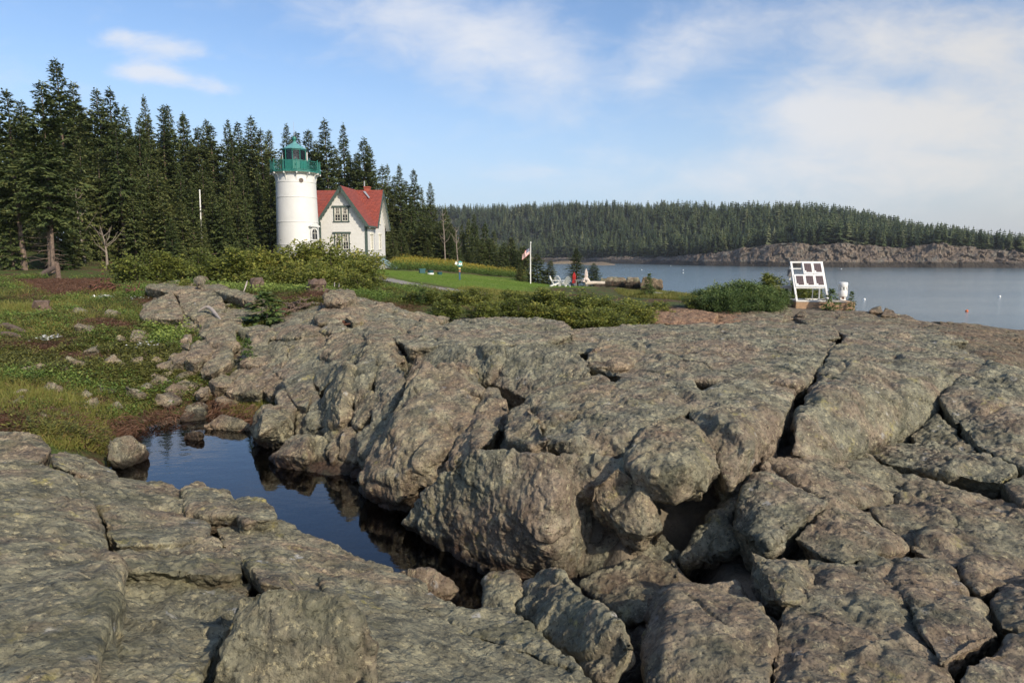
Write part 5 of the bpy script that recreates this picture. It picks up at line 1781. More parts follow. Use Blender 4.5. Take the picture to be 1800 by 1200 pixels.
# lusher herbs under the alders, goldenrod behind the lawn, dry grass on the point
def patch(poly_px, n, seed, world=None):
    P = world or [tuple(on_ground(a, b))[:2] for a, b in poly_px]
    P = np.array(P)
    g = np.random.default_rng(seed)
    q = np.stack([g.uniform(P[:, 0].min(), P[:, 0].max(), n), g.uniform(P[:, 1].min(), P[:, 1].max(), n)], 1)
    return q[in_poly(q[:, 0], q[:, 1], [tuple(p) for p in P])]


q = patch([(380, 512), (430, 496), (560, 498), (620, 506), (560, 516), (440, 522)], 1500, 4)
scatter('leafy_herbs', 'herb', q, np.full(len(q), 2.0), MAT_HERB, 'light green leafy herbs under the alder thicket', 21, shift=np.full(len(q), .15))
q = patch([(258, 600), (262, 570), (300, 566), (335, 580), (330, 600), (290, 612)], 500, 14)
scatter('leafy_herbs', 'herb', q, np.full(len(q), 1.7), MAT_HERB, 'fresh green herbs in front of the pale boulder', 22, shift=np.full(len(q), .1))
q = patch([(395, 738), (400, 700), (470, 694), (500, 706), (450, 745)], 900, 15)
scatter('pool_grass', 'grass', q, np.full(len(q), 1.15), MAT_GRASS, 'long yellow-green grass on the bank at the pool head', 23)
q = patch([(60, 785), (70, 752), (150, 738), (190, 760), (185, 800), (110, 795)], 900, 16)
scatter('pool_grass', 'grass', q, np.full(len(q), 1.1), MAT_GRASS, 'tussocks of yellow grass at the left corner of the pool', 24)
q = patch(None, 6000, 17, [(7, 38), (13, 37), (15, 50), (8, 53)])
scatter('dry_grass', 'grass', q, np.full(len(q), 1.9), MAT_GRASS, 'dry straw-coloured grass on the point', 25, shift=np.full(len(q), .2))
q = patch(None, 2600, 37, [(-1.5, 26), (2, 27), (3, 40), (1, 43), (-3, 41), (-2.5, 32)])
scatter('dry_grass', 'grass', q, np.full(len(q), 1.8), MAT_GRASS, 'yellowing rough grass below the lawn', 28, shift=np.full(len(q), .2))
# short turf on the lawn
q = patch(None, 26000, 18, [p[:2] for p in LAWN])
LAWN_GRASS = leaf_material('lawn_turf', [(0.1, (0.081, 0.149, 0.022)), (0.5, (0.128, 0.216, 0.030)), (0.9, (0.216, 0.270, 0.054))], transl=0.25)
scatter('lawn_turf', 'grass', q, np.full(len(q), .75), LAWN_GRASS, 'mown turf of the lawn', 26, hscale=.45)

# peat bank with hanging roots round the head of the pool
bank = [at_z(a, b, 5.0) for a, b in ((186, 800), (205, 772), (240, 762), (262, 752), (300, 744), (330, 738), (360, 735), (400, 738), (432, 744), (446, 758))]
g = np.random.default_rng(44)
B, D, LN = [], [], []
for p0, p1 in zip(bank, bank[1:]):
    n = int((p1 - p0).length * 420)
    s = g.random(n)
    c = np.outer(1 - s, p0) + np.outer(s, p1)
    back = np.array((p1 - p0).cross(Vector((0, 0, -1))).normalized())
    if back[1] < 0:
        back = -back
    hh = g.uniform(.02, .26, n)
    B.append(c + back * (hh * 1.3 + g.normal(0, .05, n))[:, None] + np.stack([0 * hh, 0 * hh, hh + .02], 1))
    D.append(np.stack([g.normal(0, .6, n) - back[0] * .8, g.normal(0, .6, n) - back[1] * .8, g.uniform(-1.2, .3, n)], 1))
    LN.append(g.uniform(.06, .2, n))
B, D, LN = np.concatenate(B), np.concatenate(D), np.concatenate(LN)
v, t, r = diamonds(B, D, LN, np.full(len(B), .012), g.normal(0, 1, (len(B), 3)), np.full(len(B), .3), np.clip(g.normal(.4, .25, len(B)), 0, 1))
tag(add_obj('peat_roots', mesh_np('peat_roots', v, t, attrs={'rnd': r}), MAT_DEAD), 'brown hanging roots along the peat bank of the pool', None, None, 'stuff')


def goldenrod():
    P = [(-13, 72), (-8, 73), (-4, 74.5), (0, 76.5)]
    poly = P + [(3.0, 76), (-2, 82), (-9, 88), (-13.5, 88)]
    q = patch(None, 9000, 31, poly)
    g = np.random.default_rng(8)
    n = len(q)
    z = ground_z(q[:, 0], q[:, 1])
    h = g.uniform(.7, 1.25, n) * (.9 + .3 * fbm(np.stack([q[:, 0], q[:, 1], 0 * z], 1) / 2.5, 3, seed=4))
    parts_y, parts_g = [], []
    for k in range(7):
        m = n
        f = g.uniform(.05, .85, m)
        b = np.stack([q[:, 0] + g.normal(0, .14, m), q[:, 1] + g.normal(0, .14, m), z + h * f], 1)
        parts_g.append(diamonds(b, np.stack([g.normal(0, 1, m), g.normal(0, 1, m), g.uniform(0, 1.5, m)], 1), g.uniform(.14, .26, m), np.full(m, .05), g.normal(0, 1, (m, 3)), np.full(m, .2), np.clip(.2 + .5 * f + g.normal(0, .1, m), 0, 1)))
    for k in range(4):
        keep = g.random(n) < .42
        m = keep.sum()
        b = np.stack([q[keep, 0] + g.normal(0, .09, m), q[keep, 1] + g.normal(0, .09, m), z[keep] + h[keep] * g.uniform(.82, 1.02, m)], 1)
        parts_y.append(diamonds(b, np.stack([g.normal(0, .7, m), g.normal(0, .7, m), np.ones(m)], 1), g.uniform(.10, .2, m), np.full(m, .06), g.normal(0, 1, (m, 3)), np.full(m, .3), g.random(m)))
    v, t, r = join(parts_g)
    o = add_obj('goldenrod_leaves', mesh_np('goldenrod_leaves', v, t, attrs={'rnd': r}), MAT_HERB)
    tag(o, 'green stems and leaves of the goldenrod strip behind the lawn', None, None, 'stuff')
    MY = leaf_material('goldenrod_flowers', [(0.1, (0.14, 0.12, 0.015)), (0.5, (0.27, 0.22, 0.025)), (0.9, (0.34, 0.27, 0.05))], transl=.2)
    v, t, r = join(parts_y)
    tag(add_obj('goldenrod_flowers', mesh_np('goldenrod_flowers', v, t, attrs={'rnd': r}), MY), 'yellow goldenrod flowers along the far side of the lawn', None, None, 'stuff')


goldenrod()

# white umbels on the heath
MAT_WHITE_FLOWER = plain('white_petals', (0.75, 0.74, 0.68), 0.7)
for i, (px, py, n, lab) in enumerate([(88, 610, 7, 'cluster of white flower heads on the heath nearest the old logs'), (185, 532, 9, 'pale creamy umbel flowers near the brown root plate'),
                                      (240, 536, 3, 'few white flowers at the left foot of the outcrop'), (255, 622, 3, 'white flowers below the pinkish heath stone')]):
    c = on_ground(px, py)
    g = np.random.default_rng(i)
    B = np.stack([c.x + g.normal(0, .16, n * 9), c.y + g.normal(0, .16, n * 9), c.z + .24 + g.normal(0, .03, n * 9)], 1)
    v, t, r = diamonds(B, g.normal(0, 1, (n * 9, 3)) * (1, 1, .2), np.full(n * 9, .06), np.full(n * 9, .05), np.tile([0, 0, 1.0], (n * 9, 1)), np.zeros(n * 9), g.random(n * 9))
    o = add_obj('white_flowers', mesh_np('white_flowers', v - np.array(c), t), MAT_WHITE_FLOWER, None, c)
    tag(o, 'white flower heads in the low heath plants', kind='stuff')


# ------------------------------------------------------------------ far shore, hill and its wood
SHORE = [(300, 900, 3, 70), (700, 800, 3, 66), (880, 700, 3.5, 64), (980, 660, 4.0, 62), (1080, 575, 4.5, 56), (1180, 500, 6.5, 50), (1240, 462, 9, 47), (1300, 440, 12.5, 45), (1400, 420, 13, 42), (1500, 412, 12.5, 34), (1560, 408, 12, 28), (1640, 402, 11.5, 18),
         (1700, 398, 11.5, 11), (1745, 396, 10, 9), (1800, 394, 8, 7.5), (1850, 392, 6, 5.5), (1910, 390, 2.0, 2.0)]


def shore_pt(px):
    a = np.array(SHORE, float)
    Y = np.interp(px, a[:, 0], a[:, 1])
    X = (px - 900) / FPX * Y / (CP + 0.11 * SP)
    return X, Y, np.interp(px, a[:, 0], a[:, 2]), np.interp(px, a[:, 0], a[:, 3])


def hill_z(s, cl, top):
    """height at distance s (m) back from the shore"""
    up = np.clip((s - 14) / 250.0, 0, 1)
    return np.where(s < 0, s * .4, np.where(s < 11, cl * np.clip(s / 11, 0, 1) ** .8, cl + (top - cl) * (up * up * (3 - 2 * up)) ** .8 + np.clip(s - 11, 0, 8) * .12))


def far_material():
    m, t, b = new_mat('far_cliff_rock')
    geo = t.n('ShaderNodeNewGeometry')
    pos = geo.outputs['Position']
    sp = t.n('ShaderNodeSeparateXYZ')
    t.link(pos, sp.inputs[0])
    n1 = t.noise(pos, 0.16, 5, 0.65)
    n2 = t.noise(t.scale_vec(pos, (1, 1, .5)), 0.7, 5, 0.65, .4)
    c = t.ramp(n2, [(0.30, (0.050, 0.042, 0.034)), (0.5, (0.135, 0.105, 0.080)), (0.72, (0.25, 0.195, 0.145))])
    c = t.mix(t.step(n1, .5, .7), c, (0.150, 0.145, 0.120))
    wob = t.math('ADD', sp.outputs[2], t.math('MULTIPLY', t.math('SUBTRACT', n1, .5), 3.0))
    c = t.mix(t.step(wob, 3.9, 2.6), c, t.ramp(n2, [(.3, (0.016, 0.013, 0.010)), (.7, (0.050, 0.040, 0.028))]))
    at = t.n('ShaderNodeAttribute', attribute_name='soil')
    c = t.mix(at.outputs['Fac'], c, (0.030, 0.036, 0.018))
    t.link(c, b.inputs['Base Color'])
    b.inputs['Roughness'].default_value = .9
    t.link(t.bump(n2, 1.2, 1.0), b.inputs['Normal'])
    return m


def far_shore():
    pxs = np.concatenate([np.linspace(300, 900, 80)[:-1], np.linspace(900, 1910, 1300)])
    ss = np.concatenate([[-14, -5, -2], np.linspace(0, 12, 32), np.geomspace(13, 420, 34)])
    PX, S = np.meshgrid(pxs, ss)
    X, Y, CL, TOP = shore_pt(PX)
    # coves and headlands
    w = fbm(np.stack([X.ravel() / 28, Y.ravel() * 0, X.ravel() * 0], 1), 4, seed=5).reshape(X.shape)
    Z = hill_z(S, CL * (1 + .35 * w), TOP)
    D = S - w * 9
    ux, uy = X / np.hypot(X, Y), Y / np.hypot(X, Y)
    P = np.stack([X + ux * D, Y + uy * D, Z], -1).reshape(-1, 3)
    d = fbm(P / (16, 16, 13), 5, gain=.58, seed=41)
    rg = fbm(P / (5, 5, 8), 4, gain=.6, seed=43, ridged=True)
    f1, f2, pl = worley((P + 1.6 * np.stack([vnoise(P / 2.5, 5), vnoise(P / 2.5, 6), vnoise(P / 2.5, 7)], 1)) / (5, 5, 3.6), 61, 1.0)
    near = ((S > -3) & (S < 40)).ravel()
    cl_ = np.clip(Z.ravel() / 6, .15, 1)
    amp = np.where(near, 1.5, .3) * cl_
    off = d * amp * 3.4 + rg * amp * .9 + np.clip(pl, -.8, .8) * amp * .9
    P[:, 1] += -off
    P[:, 2] += np.where(S.ravel() > 0, off * .45, 0)
    n, m = PX.shape
    i = np.arange(n - 1)[:, None] * m + np.arange(m - 1)[None]
    q = np.stack([i, i + 1, i + m + 1, i + m], -1).reshape(-1, 4)
    soil = np.clip((S - 13) / 3, 0, 1).ravel()
    tag(add_obj('far_shore_hill', mesh_np('far_shore_hill', P, quads=q, smooth=False, attrs={'soil': soil}), far_material()), kind='structure')


far_shore()


def cheap_spruce(g):
    fat, bite = g.uniform(.10, .25), g.uniform(.35, .6)
    H = 1.0
    V, T = [], []
    lay = 9
    for k in range(lay):
        t = k / lay
        z = .10 + .86 * t
        r = fat * (1 - t) ** g.uniform(.6, 1.0) * g.uniform(.7, 1.3) + .012
        nb = 6
        a0 = g.uniform(0, 6.28)
        for j in range(nb):
            a = a0 + 6.283 * j / nb + g.uniform(-.3, .3)
            rr_ = r * g.uniform(bite, 1.3)
            dz_ = -.055 * (1 - t) + g.uniform(-.02, .03)
            w = .45 + .2 * g.random()
            i = len(V)
            V += [(0, 0, z + .075), (math.cos(a - w) * rr_ * .62, math.sin(a - w) * rr_ * .62, z + dz_ * .3 + .02), (math.cos(a) * rr_, math.sin(a) * rr_, z + dz_), (math.cos(a + w) * rr_ * .62, math.sin(a + w) * rr_ * .62, z + dz_ * .3 + .02)]
            T += [(i, i + 1, i + 2), (i, i + 2, i + 3)]
    i = len(V)
    V += [(.012, 0, .9), (-.012, .01, .9), (0, 0, 1.03), (.012, 0, 0), (-.012, .01, 0)]
    T += [(i, i + 1, i + 2), (i + 3, i + 4, i)]
    return np.array(V), np.array(T), np.clip(np.repeat(.45, len(V)) + g.normal(0, .16, len(V)), 0, 1)


def merged_wood(name, pts, hts, mat, label, seed):
    g = np.random.default_rng(seed)
    protos = [cheap_spruce(g) for _ in range(24)]
    pick = g.integers(0, 24, len(pts))
    parts = []
    for k in range(24):
        m = np.where(pick == k)[0]
        if not len(m):
            continue
        v, t, r = protos[k]
        a = g.uniform(0, 6.28, len(m))[:, None]
        h = hts[m][:, None]
        w = h * g.uniform(1.1, 2.3, len(m))[:, None]
        X = (v[None, :, 0] * np.cos(a) - v[None, :, 1] * np.sin(a)) * w + pts[m, 0][:, None]
        Y = (v[None, :, 0] * np.sin(a) + v[None, :, 1] * np.cos(a)) * w + pts[m, 1][:, None]
        Z = v[None, :, 2] * h + pts[m, 2][:, None]
        tone = g.normal(0, .24, len(m))[:, None]
        parts.append((np.stack([X, Y, Z], -1).reshape(-1, 3), (t[None] + (np.arange(len(m)) * len(v))[:, None, None]).reshape(-1, 3), np.clip(r[None] + tone, 0, 1).reshape(-1)))
    v, t, r = join(parts)
    return tag(add_obj(name, mesh_np(name, v, t, attrs={'rnd': r}), mat), label, None, None, 'stuff')


MAT_FARWOOD = leaf_material('far_spruce_needles', [(0.10, (0.019, 0.034, 0.016)), (0.45, (0.043, 0.064, 0.026)), (0.75, (0.085, 0.105, 0.040)), (0.97, (0.181, 0.187, 0.104))], transl=0.1, island=.25)
g = np.random.default_rng(77)
n = 6800
px = g.uniform(640, 1830, n)
s = 13 + 330 * g.random(n) ** 1.25
X, Y, CL, TOP = shore_pt(px)
w = fbm(np.stack([X / 28, 0 * X, 0 * X], 1), 4, seed=5)
keep = (s > 15 + g.uniform(-2, 6, n)) & (TOP - CL > -3) & (px < 1800)
D = s - w * 9
ux, uy = X / np.hypot(X, Y), Y / np.hypot(X, Y)
pts = np.stack([X + ux * D, Y + uy * D, hill_z(s, CL * (1 + .35 * w), TOP) - .4], 1)[keep]
hts = (g.uniform(6, 16.5, n) * (1 + .25 * fbm(np.stack([X / 60, Y / 60, 0 * X], 1), 3, seed=9)) * np.interp(px, [640, 1500, 1700, 1780], [1, 1, .9, .75]))[keep]
merged_wood('far_forest', pts, hts, MAT_FARWOOD, 'spruce forest covering the far shore beyond the cove', 5)
# second, more distant ridge at the right
rp = np.linspace(1500, 2300, 160)
ry = np.array([0, 40, 90, 160, 300, 480])
RX, RD = np.meshgrid(rp, ry)
YY = 1150 + RD
XX = (RX - 900) / FPX * YY
ZZ = np.interp(RD, ry, [0, 4, 14, 26, 34, 30]) * np.interp(RX, [1500, 1700, 1800, 2300], [1.15, 1.0, .92, .8])
i = np.arange(5)[:, None] * 160 + np.arange(159)[None]
me = mesh_np('far_ridge', np.stack([XX, YY, ZZ - .5], -1).reshape(-1, 3), quads=np.stack([i, i + 1, i + 161, i + 160], -1).reshape(-1, 4), smooth=True)
tag(add_obj('far_ridge', me, plain('ridge_ground', (0.035, 0.04, 0.025), .95)), kind='structure')
n = 2600
px, d = g.uniform(1520, 2250, n), g.uniform(6, 420, n)
Y = 1150 + d
z = np.interp(d, ry, [0, 4, 14, 26, 34, 30]) * np.interp(px, [1500, 1700, 1800, 2300], [1.15, 1.0, .92, .8])
merged_wood('far_ridge_forest', np.stack([(px - 900) / FPX * Y, Y, z - 1], 1), g.uniform(10, 17, n), MAT_FARWOOD, 'bluish distant wooded ridge at the right edge', 6)

# ------------------------------------------------------------------ paints
def clapboard():
    m, t, b = new_mat('white_clapboard')
    tcn = t.n('ShaderNodeTexCoord').outputs['Object']
    sp = t.n('ShaderNodeSeparateXYZ')
    t.link(tcn, sp.inputs[0])
    f = t.math('FRACT', t.math('DIVIDE', sp.outputs[2], 0.17))
    n = t.noise(tcn, 3.0, 4)
    c = t.ramp(n, [(.3, (.60, .595, .57)), (.7, (.67, .665, .64))])
    c = t.mix(t.math('MULTIPLY', t.step(f, .12, .0), .45), c, (.30, .30, .28))
    t.link(c, b.inputs['Base Color'])
    b.inputs['Roughness'].default_value = .55
    t.link(t.bump(f, .008, 1.0), b.inputs['Normal'])
    return m


def shingles():
    m, t, b = new_mat('red_shingles')
    tcn = t.n('ShaderNodeTexCoord').outputs['Object']
    br = t.n('ShaderNodeTexBrick')
    sp = t.n('ShaderNodeSeparateXYZ')
    t.link(tcn, sp.inputs[0])
    cb = t.n('ShaderNodeCombineXYZ')
    t.link(t.math('ADD', sp.outputs[0], t.math('MULTIPLY', sp.outputs[1], 1.0)), cb.inputs[0])
    t.link(sp.outputs[2], cb.inputs[1])
    t.link(cb.outputs[0], br.inputs[0])
    br.inputs['Scale'].default_value = 1.0
    br.inputs['Brick Width'].default_value = .42
    br.inputs['Row Height'].default_value = .17
    br.inputs['Mortar Size'].default_value = .016
    br.inputs['Color1'].default_value = (.285, .060, .038, 1)
    br.inputs['Color2'].default_value = (.21, .045, .032, 1)
    br.inputs['Mortar'].default_value = (.10, .018, .018, 1)
    c = t.mix(t.math('MULTIPLY', t.step(t.noise(tcn, 1.4, 5, .65), .45, .7), .45), br.outputs['Color'], (.22, .065, .055))
    t.link(c, b.inputs['Base Color'])
    b.inputs['Roughness'].default_value = .85
    t.link(t.bump(br.outputs['Fac'], -.015, 1.0), b.inputs['Normal'])
    return m


M_CLAP, M_SHING = clapboard(), shingles()
M_TOWER = plain('tower_white_paint', (.60, .60, .58), .5, var=.05, scale=1.3, bump=.006)
M_GREEN = plain('lantern_green_paint', (.020, .150, .122), .4, var=.18, scale=4)
M_ROOFG = plain('lantern_roof_green', (.11, .285, .285), .45, var=.15, scale=3)
M_TRIM = plain('green_trim', (.058, .085, .074), .6, var=.15)
M_CREAM = plain('cream_sash', (.62, .60, .52), .5, var=.08)
M_WHITE = plain('white_paint', (.69, .685, .66), .5, var=.06)
M_GREYB = plain('foundation_grey', (.30, .335, .345), .85, var=.12, scale=3, bump=.01)
M_STAIR = plain('blue_grey_paint', (.22, .32, .36), .6, var=.12)
M_DARK = plain('dark_opening', (.030, .028, .028), .6)
M_BRICK = plain('chimney_brick', (.32, .085, .055), .9, var=.25, scale=9)
M_FLASH = plain('lead_flashing', (.36, .38, .41), .5, .3)
M_STEEL = plain('grey_steel', (.36, .37, .38), .5, .4)
M_TEAL = plain('teal_tub', (.018, .075, .085), .5)
M_CONC = plain('tan_concrete', (.33, .215, .130), .9, var=.25, scale=5, bump=.01)
M_CONCTOP = plain('concrete_top', (.40, .36, .30), .9, var=.15, scale=5)
M_SOLAR = None
M_PLANK = plain('weathered_plank', (.21, .20, .185), .85, var=.22, scale=9, bump=.01)


def glass_mat(name, col=(.02, .022, .026)):
    m, t, b = new_mat(name)
    b.inputs['Base Color'].default_value = (*col, 1)
    b.inputs['Roughness'].default_value = .06
    b.inputs['Specular IOR Level'].default_value = .6
    return m


M_PANE = glass_mat('window_glass')


def lantern_glass():
    m, t, b = new_mat('lantern_glass')
    m.node_tree.nodes.remove(b)
    out = m.node_tree.nodes['Material Output']
    tr = t.n('ShaderNodeBsdfTransparent')
    tr.inputs[0].default_value = (.62, .62, .64, 1)
    gl = t.n('ShaderNodeBsdfGlossy')
    gl.inputs['Roughness'].default_value = .03
    fr = t.n('ShaderNodeFresnel')
    fr.inputs[0].default_value = 1.5
    mx = t.n('ShaderNodeMixShader')
    t.link(fr.outputs[0], mx.inputs[0])
    t.link(tr.outputs[0], mx.inputs[1])
    t.link(gl.outputs[0], mx.inputs[2])
    t.link(mx.outputs[0], out.inputs[0])
    return m


M_LGLASS = lantern_glass()


# ------------------------------------------------------------------ lighthouse
def lighthouse():
    Y = 65.0
    ax = at_y(525.0, 440, Y)
    g0 = gz(ax.x, Y) - .25

    def zz(py):
        return at_y(523, py, Y).z - g0
    root = empty('lighthouse', (ax.x, Y, g0), 0, 'white cast-iron lighthouse tower with a green lantern and railed gallery', 'lighthouse')
    ang = math.atan2(-Y, -ax.x)              # direction towards the photographer

    def pol(r, a, z):                        # a: degrees to the photographer's right
        q = ang + R(a)
        return Vector((r * math.cos(q), r * math.sin(q), z))
    zt = zz(307)
    rb, rt = 1.98, 1.78

    def rad(z):
        return rb + (rt - rb) * z / zt
    prof = [(rad(0) + .12, 0), (rad(.5) + .12, .5), (rad(.55), .55)]
    for py in (430, 391, 348, 322):
        z = zz(py)
        prof += [(rad(z), z - .035), (rad(z) + .030, z - .03), (rad(z) + .030, z + .03), (rad(z), z + .035)]
    prof += [(rad(zt), zt)]
    mb = MB().lathe(prof, 72)
    mb.build('tower', M_TOWER, root, smooth=True)
    # vertical plate laps
    # gallery deck, brackets, railing
    zd = zz(305.5)
    rd = 2.26
    pts = [(rd / math.cos(R(15)) * 0 + rd, 0)]
    mb = MB()
    n = 12
    off = 2.3
    ring = lambda r, z: [pol(r, off + 30 * k, z) for k in range(n)]
    for (r0, z0, z1) in ((rd, zd, zd + .11),):
        mb.prism(ring(r0, z0), (0, 0, z1 - z0))
    mb.build('gallery_deck', M_GREEN, root)
    MB().lathe([(rad(zt), zt - .02), (rd - .25, zd - .06), (rd - .1, zd - .003), (.5, zd - .003)], 48, close=False).build('gallery_soffit', M_TOWER, root, smooth=True)
    for k in range(n):
        a = off + 30 * k
        mb = MB()
        w = R(1.0)
        p = [pol(rad(zt - .7), a - .9, zt - .70), pol(rad(zt), a - .9, zd - .012), pol(rd - .12, a - .6, zd - .012), pol(rd - .12, a - .6, zd - .12), pol(rad(zt) + .12, a - .8, zd - .30)]
        d = pol(1, a + 90, 0) * .06
        mb.prism([q - d * .5 for q in p], d)
        mb.build('bracket', M_TOWER, root)
        mb = MB()
        mb.tube([pol(rd - .05, a, zd - .16), pol(rd - .05, a, zd - .02)], [.05, .075], 8)
        mb.build('drop_finial', M_WHITE, root)
    zr = zz(286.5)
    for k in range(n):
        a = off + 30 * k
        mb = MB()
        mb.tube([pol(rd - .06, a, zd + .11), pol(rd - .06, a, zr + .06)], .042, 7)
        mb.lathe([(.001, zr + .05), (.06, zr + .09), (.06, zr + .14), (.001, zr + .19)], 8, c=(pol(rd - .06, a, 0).x, pol(rd - .06, a, 0).y, 0))
        mb.build('railing_post', M_GREEN, root)
    mb = MB()
    for z in (zr, zd + .20):
        for k in range(n):
            mb.bar(pol(rd - .06, off + 30 * k, z), pol(rd - .06, off + 30 * k + 30, z), .045, .045)
    for k in range(n):
        p0, p1 = pol(rd - .06, off + 30 * k, 0), pol(rd - .06, off + 30 * k + 30, 0)
        for j in range(1, 7):
            p = p0.lerp(p1, j / 7)
            mb.bar((p.x, p.y, zd + .20), (p.x, p.y, zr), .018, .018)
    mb.build('railing', M_GREEN, root)
    # lantern room: ten-sided
    rl = 1.11
    lo = 6 - 18
    zl0, zl1, zl2 = zd + .11, zz(283.5), zz(265.5)
    dec = lambda r, z: [pol(r, lo + 36 * k, z) for k in range(10)]
    mb = MB()
    mb.prism(dec(rl, zl0), (0, 0, zl1 - zl0))
    lw = mb.build('lantern_wall', M_GREEN, root)
    mb = MB()
    for k in range(10):
        mb.bar(pol(rl * .962, lo + 36 * k + 18, zl0 + .15), pol(rl * .962, lo + 36 * k + 18, zl1 - .1), .02, .02)
        mb.bar(pol(rl + .012, lo + 36 * k, zl0), pol(rl + .012, lo + 36 * k, zl1), .05, .05)
    mb.box(pol(rl * .955, 4, (zl0 + zl1) / 2 + .12), (.14, .14, .12))
    mb.build('wall_rib', M_GREEN, lw)
    for k in range(10):
        a0, a1 = lo + 36 * k, lo + 36 * k + 36
        w = MB()
        p0, p1 = pol(rl - .05, a0, zl1 + .03), pol(rl - .05, a1, zl1 + .03)
        w.prism([p0, p1, p1 + Vector((0, 0, zl2 - zl1 - .06)), p0 + Vector((0, 0, zl2 - zl1 - .06))], pol(1, a0 + 18, 0) * -.012)
        w.build('lantern_pane', M_LGLASS, root)
        MB().bar(pol(rl - .02, a0, zl1 - .002), pol(rl - .02, a0, zl2), .065, .065).build('glazing_bar', M_WHITE if 60 < (a0 % 360) < 300 else M_GREEN, root)
    MB().prism(dec(rl + .035, zl1 - .03), (0, 0, .06)).build('lantern_sill', M_GREEN, root)
    MB().prism(dec(rl + .02, zl2 - .02), (0, 0, .18)).build('lantern_cornice', M_GREEN, root)
    # roof
    bm = MB()
    ze, za = zz(264.0), zz(251.5)
    rings = [(rl + .12, ze), (rl * .80, ze + (za - ze) * .33), (rl * .50, ze + (za - ze) * .66), (rl * .20, za - .02), (.14, za + .1)]
    vs = [[bm.bm.verts.new(p) for p in dec(r, z)] for r, z in rings]
    bm.bm.faces.new(vs[0][::-1])
    for r0, r1 in zip(vs, vs[1:]):
        for k in range(10):
            bm.bm.faces.new((r0[k], r0[(k + 1) % 10], r1[(k + 1) % 10], r1[k]))
    bm.bm.faces.new(vs[-1])
    roof = bm.build('lantern_roof', M_ROOFG, root)
    zb = zz(243.8)
    MB().lathe([(.14, za + .06), (.14, za + .25), (.10, za + .30), (.15, zb - .16), (.19, zb - .08), (.20, zb), (.16, zb + .12), (.08, zb + .17), (.03, zb + .22), (.001, zb + .24)], 16).build('vent_ball', M_GREEN, root, smooth=True)
    MB().tube([(0, 0, zb + .2), (0, 0, zz(214))], [.022, .010], 6).build('lightning_rod', M_STEEL, root)
    # lens and dark back of the lantern
    MB().lathe([(.10, zl1 - .02), (.10, zl1 + .1), (.22, zl1 + .15), (.25, zl1 + .45), (.20, zl1 + .75), (.05, zl1 + .85)], 16).build('lens', plain('lens_glass', (.55, .56, .55), .25), root, smooth=True)
    # blackout curtain on the landward panes
    mb = MB()
    for a0 in (lo - 36, lo, lo + 36):
        pass
    mb.lathe([(rl - .16, zl1 + .02), (rl - .16, zl2 - .02)], 24, a0=ang + R(70), a1=ang + R(290), close=False)
    mb.build('blackout_curtain', plain('curtain_brown', (.035, .026, .026), .9), root)
    # porthole, arched window with hood
    a = 14.5
    zp = zz(320)
    p = pol(rad(zp), a, zp)
    o = pol(1, a, 0)
    MB().tube([p - o * .1, p + o * .06], .20, 16).build('porthole', plain('porthole_iron', (.10, .075, .060), .6), root, smooth=True)
    a = 47
    z0, z1 = zz(421), zz(400)
    rr = rad(z0)
    o, s = pol(1, a, 0), pol(1, a + 90, 0)
    c = pol(rr - .02, a, 0)

    def arch(w, h0, h1, inset=0):
        pts = [c + s * -w + Vector((0, 0, h0)), c + s * w + Vector((0, 0, h0))]
        for k in range(9):
            q = math.pi * k / 8
            pts.append(c + s * w * math.cos(q) + Vector((0, 0, h1 - w + w * math.sin(q))))
        return pts
    MB().prism(arch(.46, z0 - .12, z1), o * .12).build('window_surround', M_TOWER, root)
    MB().prism(arch(.33, z0, z1 - .16), o * .135).build('arched_window', M_PANE, root)
    mb = MB()
    mb.bar(c + o * .14 + Vector((0, 0, z0)), c + o * .14 + Vector((0, 0, z1 - .2)), .035, .02)
    mb.bar(c + o * .14 + s * .33 + Vector((0, 0, (z0 + z1) / 2)), c + o * .14 - s * .33 + Vector((0, 0, (z0 + z1) / 2)), .02, .035)
    mb.build('muntin', M_CREAM, root)
    top = c + Vector((0, 0, z1 + .02))
    mb = MB()
    mb.prism([top - s * .62, top + s * .62, top + s * .62 + Vector((0, 0, .08)), top + Vector((0, 0, .34)), top - s * .62 + Vector((0, 0, .08))], o * .26)
    mb.build('window_hood', M_TOWER, root)


lighthouse()


